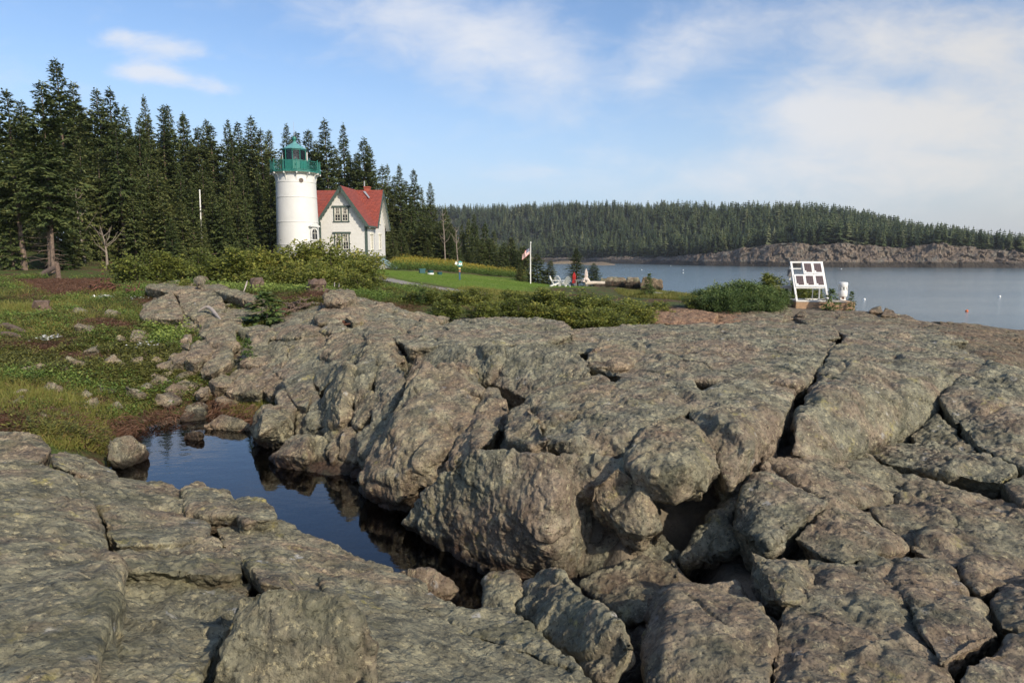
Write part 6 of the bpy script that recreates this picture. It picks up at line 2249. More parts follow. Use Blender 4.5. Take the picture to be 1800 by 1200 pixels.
# ------------------------------------------------------------------ keeper's house
def house():
    rot = R(-5)
    cr = at_y(645.5, 452, 70.0)              # front right corner of the wing at floor level
    W = 4.9
    z0 = cr.z                                # floor
    zg = gz(-13.5, 71) - .3
    base = Vector((cr.x - W * math.cos(rot), cr.y - W * math.sin(rot), zg))
    root = empty('keepers_house', base, rot, 'white clapboard keeper house with steep red roofs beside the lighthouse', 'house')
    F = z0 - zg                              # floor height above the base
    E = F + 3.62                             # eaves
    RDG = at_y(604, 326, 70.0).z - zg - .12  # ridge
    D1, D2 = 2.6, 6.9                        # projecting wing depth, rear wall
    XL = -3.7                                # left end of the main block
    half = W / 2
    pitch = (RDG - E) / half
    # walls (one solid per block, clapboarded)
    mb = MB()
    mb.prism([(0, 0, F), (W, 0, F), (W, 0, E), (half, 0, RDG), (0, 0, E)], (0, D1 + .5, 0))
    mb.build('wall', M_CLAP, root)
    ym = (D1 + D2) / 2
    mb = MB()
    mb.prism([(XL, D1, F), (XL, D2, F), (XL, D2, E), (XL, ym, RDG - .02), (XL, D1, E)], (W - .003 - XL, 0, 0))
    mb.build('wall', M_CLAP, root)
    mb = MB()
    mb.box((W / 2, (D1 + .4) / 2, F / 2 - .3), (W - .1, D1 + .3, F + .5))
    mb.box(((W + XL) / 2, ym, F / 2 - .3), (W - XL - .1, D2 - D1 - .1, F + .5 - .01))
    mb.build('foundation', M_GREYB, root)
    mb = MB()
    mb.box((W / 2, -.02, F - .06), (W + .10, .07, .24))
    mb.box((W + .02, D2 / 2, F - .06), (.07, D2 + .1, .24))
    mb.build('sill_board', M_TRIM, root)
    mb = MB()
    for x, y in ((.09, -.022), (W - .09, -.022)):
        mb.box((x, y, (F + E) / 2), (.17, .05, E - F - .13))
    mb.box((W + .022, .09, (F + E) / 2), (.05, .2, E - F - .13))
    mb.build('corner_board', M_TRIM, root)
    mb = MB()
    mb.box((W + .022, D1 + .02, (F + E) / 2), (.045, .06, E - F - .13))
    mb.build('downspout', M_FLASH, root)
    # roofs: slabs with overhang
    ov, th = .42, .13

    def slab(p, drop=th):
        mb_ = MB()
        mb_.prism(p, (0, 0, -drop))
        return mb_
    oz = pitch * ov
    fr = -.50
    # wing roof, both slopes, running back to the main ridge
    wl = slab([(half, fr, RDG + .12), (-ov, fr, E - oz + .12), (-ov, D1 - ov * .2, E - oz + .12), (half, ym, RDG + .12)])
    wl.build('roof_slope', M_SHING, root)
    wr = slab([(half, fr, RDG + .12), (W + ov, fr, E - oz + .12), (W + ov, D1 - ov * .2, E - oz + .12), (half, ym, RDG + .12)])
    wr.build('roof_slope', M_SHING, root)
    ov2 = .50
    py = (RDG - E) / (ym - D1)
    e2 = E - py * ov
    mfl = slab([(XL - ov2, ym, RDG + .115), (XL - ov2, D1 - ov, e2 + .115), (-ov * .2, D1 - ov, e2 + .115), (half, ym, RDG + .115)])
    mfl.build('roof_slope', M_SHING, root)
    mfr = slab([(W + ov2, ym, RDG + .115), (W + ov2, D1 - ov, e2 + .115), (W + ov * .2, D1 - ov, e2 + .115), (half, ym, RDG + .115)])
    mfr.build('roof_slope', M_SHING, root)
    mbk = slab([(XL - ov2, ym, RDG + .115), (W + ov2, ym, RDG + .115), (W + ov2, D2 + ov, e2 + .115), (XL - ov2, D2 + ov, e2 + .115)])
    mbk.build('roof_slope', M_SHING, root)
    # barge boards with scalloped lower edge
    def barge(p_top, p_bot, nrm, w=.26):
        p_top, p_bot, nrm = Vector(p_top), Vector(p_bot), Vector(nrm)
        d = p_bot - p_top
        L = d.length
        n_ = 11
        up = nrm.cross(d).normalized()
        if up.z > 0:
            up = -up
        pts = [p_top, p_bot]
        for k in range(n_ * 3 + 1):
            s = 1 - k / (n_ * 3)
            pts.append(p_top + d * s + up * (w + (.07 if k % 3 else -.03)))
        mb_ = MB()
        mb_.prism(pts, nrm * .055)
        return mb_.build('barge_board', M_TRIM, root)
    barge((half, fr - .003, RDG + .10), (-ov, fr - .003, E - oz + .10), (0, -1, 0))
    barge((half, fr - .003, RDG + .10), (W + ov, fr - .003, E - oz + .10), (0, -1, 0))
    barge((W + ov2 + .003, ym, RDG + .10), (W + ov2 + .003, D1 - ov, e2 + .10), (1, 0, 0), .26)
    barge((W + ov2 + .003, ym, RDG + .10), (W + ov2 + .003, D2 + ov, e2 + .10), (1, 0, 0), .26)
    # white soffits under the overhangs
    mb = MB()
    for a, b in (((half, RDG - .05), (-ov, E - oz - .05)), ((half, RDG - .05), (W + ov, E - oz - .05))):
        mb.prism([(a[0], fr + .06, a[1]), (b[0], fr + .06, b[1]), (b[0], -.004, b[1]), (a[0], -.004, a[1])], (0, 0, -.05))
    for yb in (D1 - ov, D2 + ov):
        mb.prism([(W + .004, ym, RDG - .055), (W + ov2 - .01, ym, RDG - .055), (W + ov2 - .01, yb, e2 - .055), (W + .004, yb, e2 - .055)], (0, 0, -.05))
    mb.build('soffit', M_WHITE, root)
    mb = MB()
    mb.box((W + ov, (D1 - fr) / 2 + fr - .2, E - oz + .03), (.05, D1 - fr - .35, .17))
    mb.build('gutter', M_TRIM, root)

    # windows
    def window(cx, zb, zt_, w, face, double=False):
        """face: 'A' front wing wall (y = 0) or 'B' right wall (x = W)"""
        def P(u, dpt, z):
            return Vector((cx + u, -dpt, z)) if face == 'A' else Vector((W + dpt, cx + u, z))

        def bx(mb_, u0, u1, za, zb_, d0, d1):
            a, b = P(u0, d0, za), P(u1, d1, zb_)
            mb_.box((a + b) / 2, [abs(q) for q in (b - a)])
        f = MB()
        bx(f, -w / 2 - .10, -w / 2, zb, zt_, .0, .07)
        bx(f, w / 2, w / 2 + .10, zb, zt_, .0, .07)
        bx(f, -w / 2 - .24, w / 2 + .24, zt_, zt_ + .17, .0, .12)
        bx(f, -w / 2 - .16, w / 2 + .16, zb - .09, zb, .0, .11)
        if double:
            bx(f, -.07, .07, zb, zt_, .0, .07)
        fo = f.build('window', M_TRIM if face == 'A' else M_CREAM, root)
        spans = [(-w / 2, -.07), (.07, w / 2)] if double else [(-w / 2, w / 2)]
        for u0, u1 in spans:
            s = MB()
            zm = (zb + zt_) / 2
            for a, b in ((u0, u0 + .07), (u1 - .07, u1)):
                bx(s, a, b, zb, zt_, .002, .05)
            for za in (zb, zm - .03, zt_ - .07):
                bx(s, u0 + .07, u1 - .07, za, za + .07, .002, .048)
            um = (u0 + u1) / 2
            bx(s, um - .018, um + .018, zb + .07, zt_ - .07, .002, .040)
            for q in (.25, .75):
                bx(s, u0 + .07, u1 - .07, zb + (zt_ - zb) * q - .012, zb + (zt_ - zb) * q + .012, .002, .036)
            s.build('sash', M_CREAM, fo)
            p = MB()
            bx(p, u0 + .02, u1 - .02, zb + .02, zt_ - .02, .001, .020)
            p.build('pane', M_PANE, fo)
            if face == 'A':
                c = MB()
                bx(c, u0 + .08, u0 + .19, zm + .08, zt_ - .08, .020, .026)
                bx(c, u1 - .19, u1 - .08, zm + .08, zt_ - .08, .020, .026)
                c.build('curtain', plain('window_curtain', (.50, .48, .43), .9), fo)
    zA = lambda py: at_y(605, py, 70.1).z - zg
    window(2.34, zA(388.5), zA(364.5), 1.40, 'A', True)
    window(2.34, zA(438.5), zA(410.5), 1.40, 'A', True)
    window(1.75, zA(438), zA(411.5), .50, 'B')
    window(4.85, zA(438) + .05, zA(411.5) + .05, .50, 'B')
    window(4.75, zA(390.5) + .05, zA(370) + .12, .46, 'B')
    # left sliver of wall beside the tower: small side window
    mb = MB()
    mb.box((W + .01, 2.35, F - .40), (.03, .42, .34))
    mb.build('cellar_vent', M_DARK, root)
    # stair along the right wall
    run, top, bot = 1.75, F - .12, gz(-11.8, 74) - zg
    y0, y1 = 4.0, 5.3
    st = MB()
    n_ = 8
    for k in range(n_):
        zt_ = top - (top - bot) * (k + 0.4) / n_
        st.box((W + .06 + run * (k + .5) / n_, (y0 + y1) / 2, zt_ - .02), (run / n_ + .06, y1 - y0 - .1, .05))
    so = st.build('stair', M_STAIR, root)
    mb = MB()
    for y in (y0, y1):
        mb.prism([(W + .06, y - .03, top + .10), (W + .06 + run + .12, y - .03, bot + .12), (W + .06 + run + .12, y - .03, bot - .14), (W + .06, y - .03, top - .22)], (0, .06, 0))
    mb.build('stringer', M_STAIR, so)
    mb = MB()
    mb.prism([(W + .07, y0 + .05, top - .2), (W + run, y0 + .05, bot - .2), (W + .07, y0 + .05, bot - .4)], (0, .05, 0))
    mb.build('stair_skirt', M_GREYB, so)
    # chimney and vent pipe
    cx, cy = half + 1.15, ym + .25
    mb = MB()
    mb.box((cx, cy, RDG - .2), (.55, .55, 1.3))
    mb.box((cx, cy, RDG + .42), (.66, .66, .12))
    mb.build('chimney', M_BRICK, root)
    mb = MB()
    mb.prism([(cx - .1, cy - .45, RDG - .08), (cx + .55, cy - 1.0, RDG - .78), (cx + .40, cy - 1.0, RDG - .78), (cx - .35, cy - .45, RDG - .08)], (0, 0, .05))
    mb.build('flashing', M_FLASH, root)
    MB().tube([(half + .75, ym + .5, RDG - .6), (half + .75, ym + .5, RDG + 1.1)], .07, 8).build('vent_pipe', M_STEEL, root, smooth=True)


house()


# ------------------------------------------------------------------ lawn things
def monobloc(px, py, Y, rotz, lab, name='lawn_chair', scale=1.0):
    p = at_y(px, py, Y)
    root = empty(name, (p.x, Y, gz(p.x, Y)), rotz, lab, 'chair', 'white lawn chairs')
    root.scale = (scale,) * 3
    for sx in (-1, 1):
        for sy in (-1, 1):
            MB().bar((sx * .24, sy * .24, 0), (sx * .21, sy * .20, .42 if sy < 0 else .42), .05).build('leg', M_WHITE, root)
        mb = MB()
        mb.box((sx * .27, -.02, .62), (.08, .50, .03))
        mb.bar((sx * .26, -.24, .40), (sx * .27, -.24, .62), .04)
        mb.build('armrest', M_WHITE, root)
    MB().box((0, -.02, .42), (.46, .46, .035)).build('seat', M_WHITE, root, bevel=.01)
    mb = MB()
    for k in range(5):
        x = -.19 + .095 * k
        mb.bar((x, .20, .44), (x * 1.05, .36, .90 - .012 * (k - 2) ** 2), .075, .02, up=Vector((1, 0, 0)))
    mb.bar((-.22, .325, .80), (.22, .325, .80), .03, .06)
    mb.build('backrest', M_WHITE, root)
    return root


monobloc(669.5, 475, 69.3, R(60), 'white plastic chair against the grey house foundation by the stair', name='plastic_chair')


def adirondack(px, Y, rotz, lab):
    p = at_y(px, 500, Y)
    root = empty('lawn_chair', (p.x, Y, gz(p.x, Y)), rotz, lab, 'chair', 'white lawn chairs by the parasols')
    mb = MB()
    for sx in (-1, 1):
        mb = MB()
        mb.bar((sx * .30, -.42, 0), (sx * .30, -.42, .55), .09, .03)
        mb.build('leg', M_WHITE, root)
        MB().bar((sx * .26, -.42, .36), (sx * .26, .50, .04), .03, .11).build('side_rail', M_WHITE, root)
        MB().box((sx * .33, -.08, .565), (.14, .74, .028)).build('armrest', M_WHITE, root)
    mb = MB()
    for k in range(5):
        y = -.40 + k * .115
        mb.box((0, y, .385 - k * .035), (.54, .10, .022))
    mb.build('seat', M_WHITE, root)
    mb = MB()
    for k in range(7):
        x = -.24 + .08 * k
        mb.bar((x, .12, .22), (x * 1.2, .50, 1.02 - .022 * (k - 3) ** 2), .072, .02, up=Vector((1, 0, 0)))
    mb.build('backrest', M_WHITE, root)


adirondack(983.5, 66.5, R(150), 'left one of the two white lawn chairs facing the parasols')
adirondack(994, 66.0, R(205), 'right one of the two white lawn chairs, nearer the parasols')
adirondack(975.5, 65.0, R(95), 'white lawn chair seen side-on, furthest from the parasols')


def parasol(px, top, bot, Y, mat, lab, flare):
    p, t_ = at_y(px, bot, Y), at_y(px, top, Y)
    z = gz(p.x, Y)
    root = empty('closed_parasol', (p.x, Y, z), 0, lab, 'parasol')
    h = t_.z - z
    MB().tube([(0, 0, -.05), (0, 0, h - .06)], .03, 8).build('pole', M_PLANK, root)
    zb = at_y(px, bot, Y).z - z
    n = 16
    mb = MB()
    prof = [(.20 * flare, zb), (.17 * flare, zb + (h - zb) * .12), (.12, zb + (h - zb) * .38), (.15, zb + (h - zb) * .5), (.115, zb + (h - zb) * .8), (.04, h - .02), (.012, h + .05)]
    rings = []
    for r, zz_ in prof:
        rings.append([mb.bm.verts.new((r * (1 + .28 * (-1) ** k) * math.cos(6.2832 * k / n), r * (1 + .28 * (-1) ** k) * math.sin(6.2832 * k / n), zz_)) for k in range(n)])
    for r0, r1 in zip(rings, rings[1:]):
        for k in range(n):
            mb.bm.faces.new((r0[k], r0[(k + 1) % n], r1[(k + 1) % n], r1[k]))
    mb.bm.faces.new(rings[0][::-1])
    mb.bm.faces.new(rings[-1])
    mb.build('canopy', mat, root)
    MB().lathe([(.25, -.02), (.25, .06), (.06, .10), (.045, .35)], 14).build('base', M_STEEL, root)


parasol(1009, 479, 497.5, 70, plain('red_canvas', (.42, .028, .025), .8, var=.2), 'closed red parasol beside the lawn chairs', 1.0)
parasol(1030, 473, 495.5, 70, plain('pale_canvas', (.62, .54, .48), .8, var=.12), 'closed white parasol with a flared skirt, by the water', 1.9)
# table between parasols
p = at_y(1021, 503, 69)
root = empty('garden_table', (p.x, 69, gz(p.x, 69)), R(10), 'low pale wooden bench table between the red and the white parasol', 'table')
MB().box((0, 0, .62), (1.3, .6, .06)).build('tabletop', M_PLANK, root)
for sx in (-1, 1):
    for sy in (-1, 1):
        MB().box((sx * .55, sy * .22, .295), (.07, .07, .59)).build('leg', M_PLANK, root)
p = at_y(1046, 502, 69)
root = tag(MB().tube([(-1.0, 0, .25), (0, .1, .3), (1.0, 0, .27)], [.19, .17, .15], 9).build('log', plain('pale_log', (.50, .44, .36), .8, var=.15), None, (p.x, 69, gz(p.x, 69) + .1), smooth=True), 'pale log lying as a bench right of the white parasol', 'log')


def flagpole():
    Y = 66.0
    p0, p1 = at_y(932.5, 500, Y), at_y(932.5, 428, Y)
    z = gz(p0.x, Y)
    root = empty('flagpole', (p0.x, Y, z), 0, 'white flagpole standing at the far right end of the lawn', 'flagpole')
    h = p1.z - z
    MB().tube([(0, 0, -.2), (0, 0, h)], [.058, .036], 12).build('pole', M_WHITE, root, smooth=True)
    MB().lathe([(.001, h - .02), (.06, h + .03), (.075, h + .09), (.05, h + .15), (.001, h + .17)], 12).build('finial', M_WHITE, root, smooth=True)
    MB().tube([(-.06, -.03, .9), (-.055, -.02, h - .1)], .008, 4).build('halyard', M_WHITE, root)
    MB().box((-.09, -.02, 1.0), (.05, .03, .16)).build('cleat', M_STEEL, root)
    # flag: drooping in light wind, stripes run with the cloth
    zt = at_y(932.5, 435, Y).z
    zb = at_y(932.5, 446.5, Y).z
    H = zt - zb
    nu, nv = 26, 13
    L = 1.10
    bm = bmesh.new()
    grid = []
    for i in range(nu + 1):
        u = i / nu
        row = []
        for j in range(nv + 1):
            v = j / nv
            x = -.05 - L * .62 * u + .03 * math.sin(9 * u + 2 * v)
            y = .10 * math.sin(7.5 * u + 1.2 * v) * u ** .5 - .1 * u
            zz_ = H * (1 - v) - .62 * u ** 1.15 + .04 * math.sin(6 * u + 3 * v) * u
            row.append(bm.verts.new((x, y, zz_)))
        grid.append(row)
    for i in range(nu):
        for j in range(nv):
            f = bm.faces.new((grid[i][j], grid[i][j + 1], grid[i + 1][j + 1], grid[i + 1][j]))
            f.smooth = True
            f.material_index = 2 if (i < nu * .4 and j < 7) else (0 if j % 2 == 0 else 1)
    me = bpy.data.meshes.new('flag')
    bm.to_mesh(me)
    bm.free()
    for m in (plain('flag_red', (.42, .030, .035), .85), plain('flag_white', (.72, .70, .67), .85), plain('flag_blue', (.025, .035, .12), .85)):
        me.materials.append(m)
    o = add_obj('flag', me, None, None, (p0.x - .06, Y, zb))
    md = o.modifiers.new('thick', 'SOLIDIFY')
    md.thickness = .012
    tag(o, 'red and white striped flag drooping from the white flagpole', 'flag')
    # small stars of the canton
    sb = MB()
    for r_ in range(5):
        for c_ in range(5):
            u, v = .03 + .33 * (c_ + .5) / 5, .04 + .46 * (r_ + .5) / 5
            x = -.05 - L * .62 * u + .03 * math.sin(9 * u + 2 * v)
            y = .10 * math.sin(7.5 * u + 1.2 * v) * u ** .5 - .1 * u
            zz_ = H * (1 - v) - .62 * u ** 1.15 + .04 * math.sin(6 * u + 3 * v) * u
            pts = []
            for k in range(10):
                rr_ = .026 if k % 2 == 0 else .011
                q = math.pi / 2 + k * math.pi / 5
                pts.append((x + rr_ * math.cos(q), y - .016, zz_ + rr_ * math.sin(q)))
            sb.prism(pts, (0, .006, 0))
    sb.build('star', MATS['flag_white'], o)


flagpole()


def birdhouse():
    p = on_ground(808, 492)
    root = empty('birdhouse_post', p, R(15), 'tall blue post with turquoise-roofed white bird house on the lawn', 'bird house')
    k = p.y / FPX
    h = (492 - 467) * k
    MB().box((0, 0, h / 2 - .1), (.12, .12, h + .2)).build('post', plain('post_blue', (.025, .075, .13), .6), root)
    mb = MB()
    mb.box((0, 0, h * .62), (.15, .15, .10))
    mb.build('band', plain('orange_band', (.42, .16, .05), .6), root)
    MB().box((0, 0, h * .80), (.16, .16, .12)).build('band', plain('yellow_band', (.50, .42, .16), .6), root)
    MB().box((0, 0, h + .02), (.42, .34, .05)).build('platform', plain('turquoise_paint', (.10, .42, .40), .5), root)
    ho = MB().box((.05, 0, h + .14), (.26, .24, .19)).build('nest_box', M_WHITE, root)
    MB().tube([(.05, -.121, h + .15), (.05, -.13, h + .15)], .03, 10).build('entrance_hole', M_DARK, ho)
    mb = MB()
    mb.prism([(-.13, -.17, h + .236), (.05, -.17, h + .36), (.23, -.17, h + .236)], (0, .34, 0))
    mb.build('roof', MATS['turquoise_paint'], root)
    MB().prism([(-.38, -.02, h + .10), (-.20, -.02, h + .06), (-.16, -.02, h + .22), (-.30, -.02, h + .34)], (0, .05, 0)).build('weather_vane', M_WHITE, root)


birdhouse()


def tub(px, py, w, hgt, lab, square=False, ring=False):
    p = on_ground(px, py)
    k = p.y / FPX
    r = w * k / 2
    h = hgt * k
    root = empty('planting_tub', p, R(20), lab, 'tub')
    if square:
        mb = MB()
        mb.box((0, 0, h / 2), (2 * r, 2 * r * .8, h))
        mb.build('tub_body', M_TEAL, root, bevel=.02)
        mb = MB()
        mb.box((0, 0, h + .012), (2 * r + .06, 1.6 * r + .06, .05))
        mb.build('rim', plain('teal_rim', (.03, .13, .15), .5), root)
    else:
        MB().lathe([(r * .86, 0), (r, h), (r * 1.06, h), (r * 1.06, h + .05), (r * .9, h + .05), (r * .88, h - .06), (.01, h - .06)], 24).build('tub_body', M_TEAL, root, smooth=True)
        MB().lathe([(r * .88, h - .05), (.01, h + .02)], 20, close=False).build('soil', plain('tub_soil', (.05, .06, .02), .95), root)
    if ring:
        MB().lathe([(r * 1.15, -.02), (r * 1.15, .12), (r * .95, .14), (r * .95, -.02)], 24, close=False).build('stone_ring', M_WHITE, root, smooth=True)


tub(742, 480.5, 10, 7, 'square dark teal box on the lawn, nearest the house', square=True)
tub(757, 482.5, 10, 6, 'round teal tub standing on a white ring, middle of three on the lawn', ring=True)
tub(773, 483.0, 9, 4, 'low teal tub, rightmost of the three on the lawn')


# plank walk down to the lawn
def boardwalk():
    px = [(640, 487), (676, 493.5), (700, 498.5), (730, 504), (760, 509.5), (800, 514.5), (845, 519), (876, 521.5)]
    P = [on_ground(a, b) for a, b in px]
    mb = MB()
    for a, b in zip(P, P[1:]):
        n = max(2, int((b - a).length / .17))
        d = (b - a).normalized()
        s = Vector((-d.y, d.x, 0)).normalized()
        for k in range(n):
            c = a.lerp(b, (k + .5) / n) + Vector((0, 0, .10 + RNG.normal(0, .006)))
            mb.box(c, (.15, .95, .035), Matrix((d, s, Vector((0, 0, 1)))).transposed())
    c0 = P[0]
    o = mb.build('boardwalk', M_PLANK)
    tag(o, 'grey plank walk running down beside the lawn', 'boardwalk')
    mb = MB()
    for a, b in zip(P, P[1:]):
        d = (b - a).normalized()
        s = Vector((-d.y, d.x, 0)).normalized()
        for q in (-.38, .38):
            mb.bar(a + s * q + Vector((0, 0, .03)), b + s * q + Vector((0, 0, .03)), .09, .10)
    mb.build('joist', M_PLANK, o)


boardwalk()
# concrete strip on the point
q = [at_y(a, b, Y) for a, b, Y in ((1136, 513, 45), (1220, 512.5, 44), (1222, 509.5, 46.5), (1140, 509.5, 47.5))]
me = bpy.data.meshes.new('path')
me.from_pydata([(v.x, v.y, gz(v.x, v.y) + .22) for v in q], [], [(0, 1, 2, 3)])
o = add_obj('path', me, plain('path_concrete', (.38, .37, .36), .9))
o.modifiers.new('s', 'SOLIDIFY').thickness = .4
tag(o, kind='structure')

# white marker pole before the wood
p0 = at_y(352, 395, 60)
t0 = at_y(351, 335, 60)
z = gz(p0.x, 60)
root = empty('marker_pole', (p0.x, 60, z), 0, 'bare white pole standing in front of the dark wood, left of the tower', 'pole')
MB().tube([(0, 0, -.3), (t0.x - p0.x, 0, t0.z - z)], [.062, .05], 10).build('pole', M_WHITE, root, smooth=True)
MB().lathe([(.07, 0), (.07, .05), (.01, .08)], 10, c=(t0.x - p0.x, 0, t0.z - z)).build('cap', M_WHITE, root)


# ------------------------------------------------------------------ solar stand and fog signal on the point
def solar_mat():
    m, t, b = new_mat('solar_cells')
    tcn = t.n('ShaderNodeTexCoord').outputs['Object']
    br = t.n('ShaderNodeTexBrick', offset=0.0)
    t.link(tcn, br.inputs[0])
    br.inputs['Scale'].default_value = 1.0
    br.inputs['Brick Width'].default_value = .085
    br.inputs['Row Height'].default_value = .085
    br.inputs['Mortar Size'].default_value = .006
    br.inputs['Color1'].default_value = (.055, .038, .040, 1)
    br.inputs['Color2'].default_value = (.070, .048, .050, 1)
    br.inputs['Mortar'].default_value = (.16, .12, .11, 1)
    t.link(br.outputs['Color'], b.inputs['Base Color'])
    b.inputs['Roughness'].default_value = .25
    return m


def solar_stand():
    Y = 33.0
    rot = R(-5)
    c0 = at_y(1399.5, 530, Y)               # front left top corner of the concrete base
    root = empty('concrete_base', (c0.x, c0.y, c0.z - 1.0), rot, 'tan concrete platform on the rocks carrying the solar stand', 'platform')
    MB().box((1.20, 1.25, .487), (2.42, 2.5, .974)).build('plinth', M_CONC, root, bevel=.02)
    MB().box((1.20, 1.25, .988), (2.38, 2.46, .024)).build('top_slab', M_CONCTOP, root)
    W, back, H = 1.47, 1.20, at_y(1399.5, 465, Y).z - c0.z + .10
    st = empty('solar_stand', (c0.x, c0.y, c0.z), rot, 'white metal frame holding five solar panels, one bay empty', 'solar stand')
    o = .05
    fl = lambda t_: Vector((o, .08 + back * t_, H * t_))
    fr_ = lambda t_: Vector((o + W, .08 + back * t_, H * t_))
    for f in (fl, fr_):
        MB().bar(f(0), f(1), .095, .085, up=Vector((1, 0, 0))).build('front_leg', M_WHITE, st)
    for x in (o, o + W):
        MB().bar((x, back + .14, 0), (x, back + .10, H * .90), .07, .07, up=Vector((1, 0, 0))).build('rear_leg', M_STEEL if x > 1 else M_WHITE, st)
        MB().bar((x, .08, .04), (x, back + .14, .04), .06, .06, up=Vector((1, 0, 0))).build('foot_rail', M_WHITE, st)
    MB().bar((o, .08, .04), (o + W, .08, .04), .06, .06).build('foot_rail', M_WHITE, st)
    MB().bar((o, back + .14, .04), (o + W, back + .14, .04), .06, .06).build('foot_rail', M_WHITE, st)
    MB().bar(fl(1) - Vector((.05, 0, 0)), fr_(1) + Vector((.05, 0, 0)), .08, .08).build('top_rail', M_WHITE, st)
    MB().bar(fl(.83) + Vector((0, .02, 0)), fl(.83) + Vector((W * .36, .02, 0)), .05, .05).build('cross_rail', M_WHITE, st)
    MB().bar(fl(.34), fr_(.34), .05, .05).build('cross_rail', M_WHITE, st)
    MB().bar(fl(.67) + Vector((0, .02, 0)), fr_(.67) + Vector((0, .02, 0)), .05, .05).build('cross_rail', M_WHITE, st)
    for x in (W * .345, W * .67):
        a, b = fl(.34), fl(1)
        MB().bar(a + Vector((x, .03, 0)), b + Vector((x, .03, 0)), .045, .045, up=Vector((1, 0, 0))).build('rafter', M_WHITE, st)
    # grey junction box on the left rear leg
    MB().box((o - .02, back + .05, H * .72), (.20, .18, .36)).build('junction_box', plain('box_grey', (.17, .16, .16), .6), st)
    MB().tube([(W * .62, back * .4, H * .33), (W * .62, back * .45, .10)], .02, 6).build('conduit', M_STEEL, st)
    pw = (W - .06) / 3
    slope = math.atan2(H, back)
    cells = solar_mat()
    up = Vector((0, math.cos(slope), math.sin(slope)))
    nrm = Vector((0, -math.sin(slope), math.cos(slope)))
    for row, (ta, tb) in enumerate(((.345, .665), (.672, .985))):
        for col in range(3):
            if row == 1 and col == 0:
                continue
            c = fl((ta + tb) / 2) + Vector((.03 + pw * (col + .5), 0, 0)) + nrm * .065
            ph = (tb - ta) * math.hypot(H, back)
            rotm = Matrix((Vector((1, 0, 0)), up, nrm)).transposed()
            pe = bpy.data.objects.new('solar_panel', None)
            COL.objects.link(pe)
            pe.parent = st
            pe.matrix_local = Matrix.Translation(c) @ rotm.to_4x4()
            MB().box((0, 0, 0), (pw - .008, ph - .01, .035)).build('panel_frame', M_WHITE, pe, bevel=.004)
            MB().box((.012, .01, .0215), (pw - .13, ph - .20, .008)).build('cell_sheet', cells, pe)
            MB().box((-pw / 2 + .10, -ph / 2 + .14, .028), (.08, .09, .010)).build('terminal_cover', M_WHITE, pe)
    # grey metal table behind the left side
    tb = empty('metal_table', (c0.x - .62 + .0, c0.y + 1.55, c0.z), rot, 'grey metal table on the platform behind the left leg of the stand', 'table')
    ht = at_y(1380, 501.5, 34.6).z - c0.z
    MB().box((.42, 0, ht - .02), (.98, .62, .04)).build('tabletop', M_STEEL, tb)
    MB().box((.42, 0, ht - .10), (.90, .54, .10)).build('apron', M_STEEL, tb)
    for x in (-.02, .86):
        for y in (-.26, .26):
            MB().box((x, y, (ht - .05) / 2), (.05, .05, ht - .05)).build('leg', M_STEEL, tb)
    # the table stands on a thin slab beside the plinth
    MB().box((.20, .35, -.26), (1.3, 2.0, .5)).build('side_slab', M_CONC, root, None).location = (-.62, 1.2, .95)
    # fog signal
    p = at_y(1480.5, 529, 33.9)
    fs = empty('fog_signal', (p.x, 33.9, c0.z), rot, 'white drum-shaped fog signal on short legs at the right end of the platform', 'fog signal')
    k = 33.9 / FPX
    r = 7.4 * k
    h = lambda py: at_y(1480, py, 33.9).z - c0.z
    MB().lathe([(r * .72, 0), (r * .78, .02), (r * .70, .05), (r * .62, .06)], 24).build('base_plate', M_WHITE, fs, smooth=True)
    for q in range(4):
        a = q * math.pi / 2 + .6
        MB().box((r * .62 * math.cos(a), r * .62 * math.sin(a), (h(521) + .05) / 2), (.06, .06, h(521) - .05)).build('leg', M_WHITE, fs)
    MB().tube([(0, 0, .04), (0, 0, h(520))], r * .42, 14).build('core_tube', plain('rusty_core', (.33, .20, .13), .7), fs, smooth=True)
    MB().lathe([(r * .92, h(521)), (r * 1.02, h(519)), (r * 1.02, h(511)), (r * .94, h(510)), (r * .90, h(509.6))], 28).build('lower_drum', M_WHITE, fs, smooth=True)
    MB().tube([(0, 0, h(510) + .002), (0, 0, h(504.5) - .002)], r * .72, 20).build('inner_drum', plain('grey_drum', (.30, .31, .26), .6), fs, smooth=True)
    for q in range(8):
        a = q * math.pi / 4 + .2
        MB().box((r * .84 * math.cos(a), r * .84 * math.sin(a), (h(510) + h(504.5)) / 2), (.07, .07, h(504.5) - h(510) - .004), Matrix.Rotation(a, 3, 'Z')).build('mullion', M_WHITE, fs)
    MB().lathe([(r * .96, h(504.5)), (r * 1.0, h(504)), (r * 1.0, h(502.6)), (r * .90, h(502.2)), (r * .90, h(501.6)), (r * 1.03, h(501.2)), (r * 1.03, h(497.5)), (r * .92, h(496.2)), (r * .5, h(495.8)), (.01, h(495.6))], 28).build('top_cap', M_WHITE, fs, smooth=True)


solar_stand()
# the fog signal needs footing: widen the platform to the right
MB().box((0, 0, 0), (1, 1, 1)).build('tmp', M_CONC).name = 'tmp'
o = bpy.data.objects['tmp']
rt = [x for x in bpy.data.objects if x.name == 'concrete_base'][0]
o.parent = rt
o.name = 'plinth_wing'
o.scale = (.46, 1.8, .98)
o.location = (2.642, 1.2, .49)


# ------------------------------------------------------------------ dead wood
def limb(pts, rad, name, lab, mat, cat, seed=0, seg=8):
    pts = [Vector(p) for p in pts]
    c = pts[0].copy()
    mb = MB()
    mb.tube([p - c for p in pts], rad, seg)
    o = mb.build(name, mat, None, c, smooth=True)
    md = o.modifiers.new('s', 'SUBSURF')
    md.levels = md.render_levels = 1
    return tag(o, lab, cat)


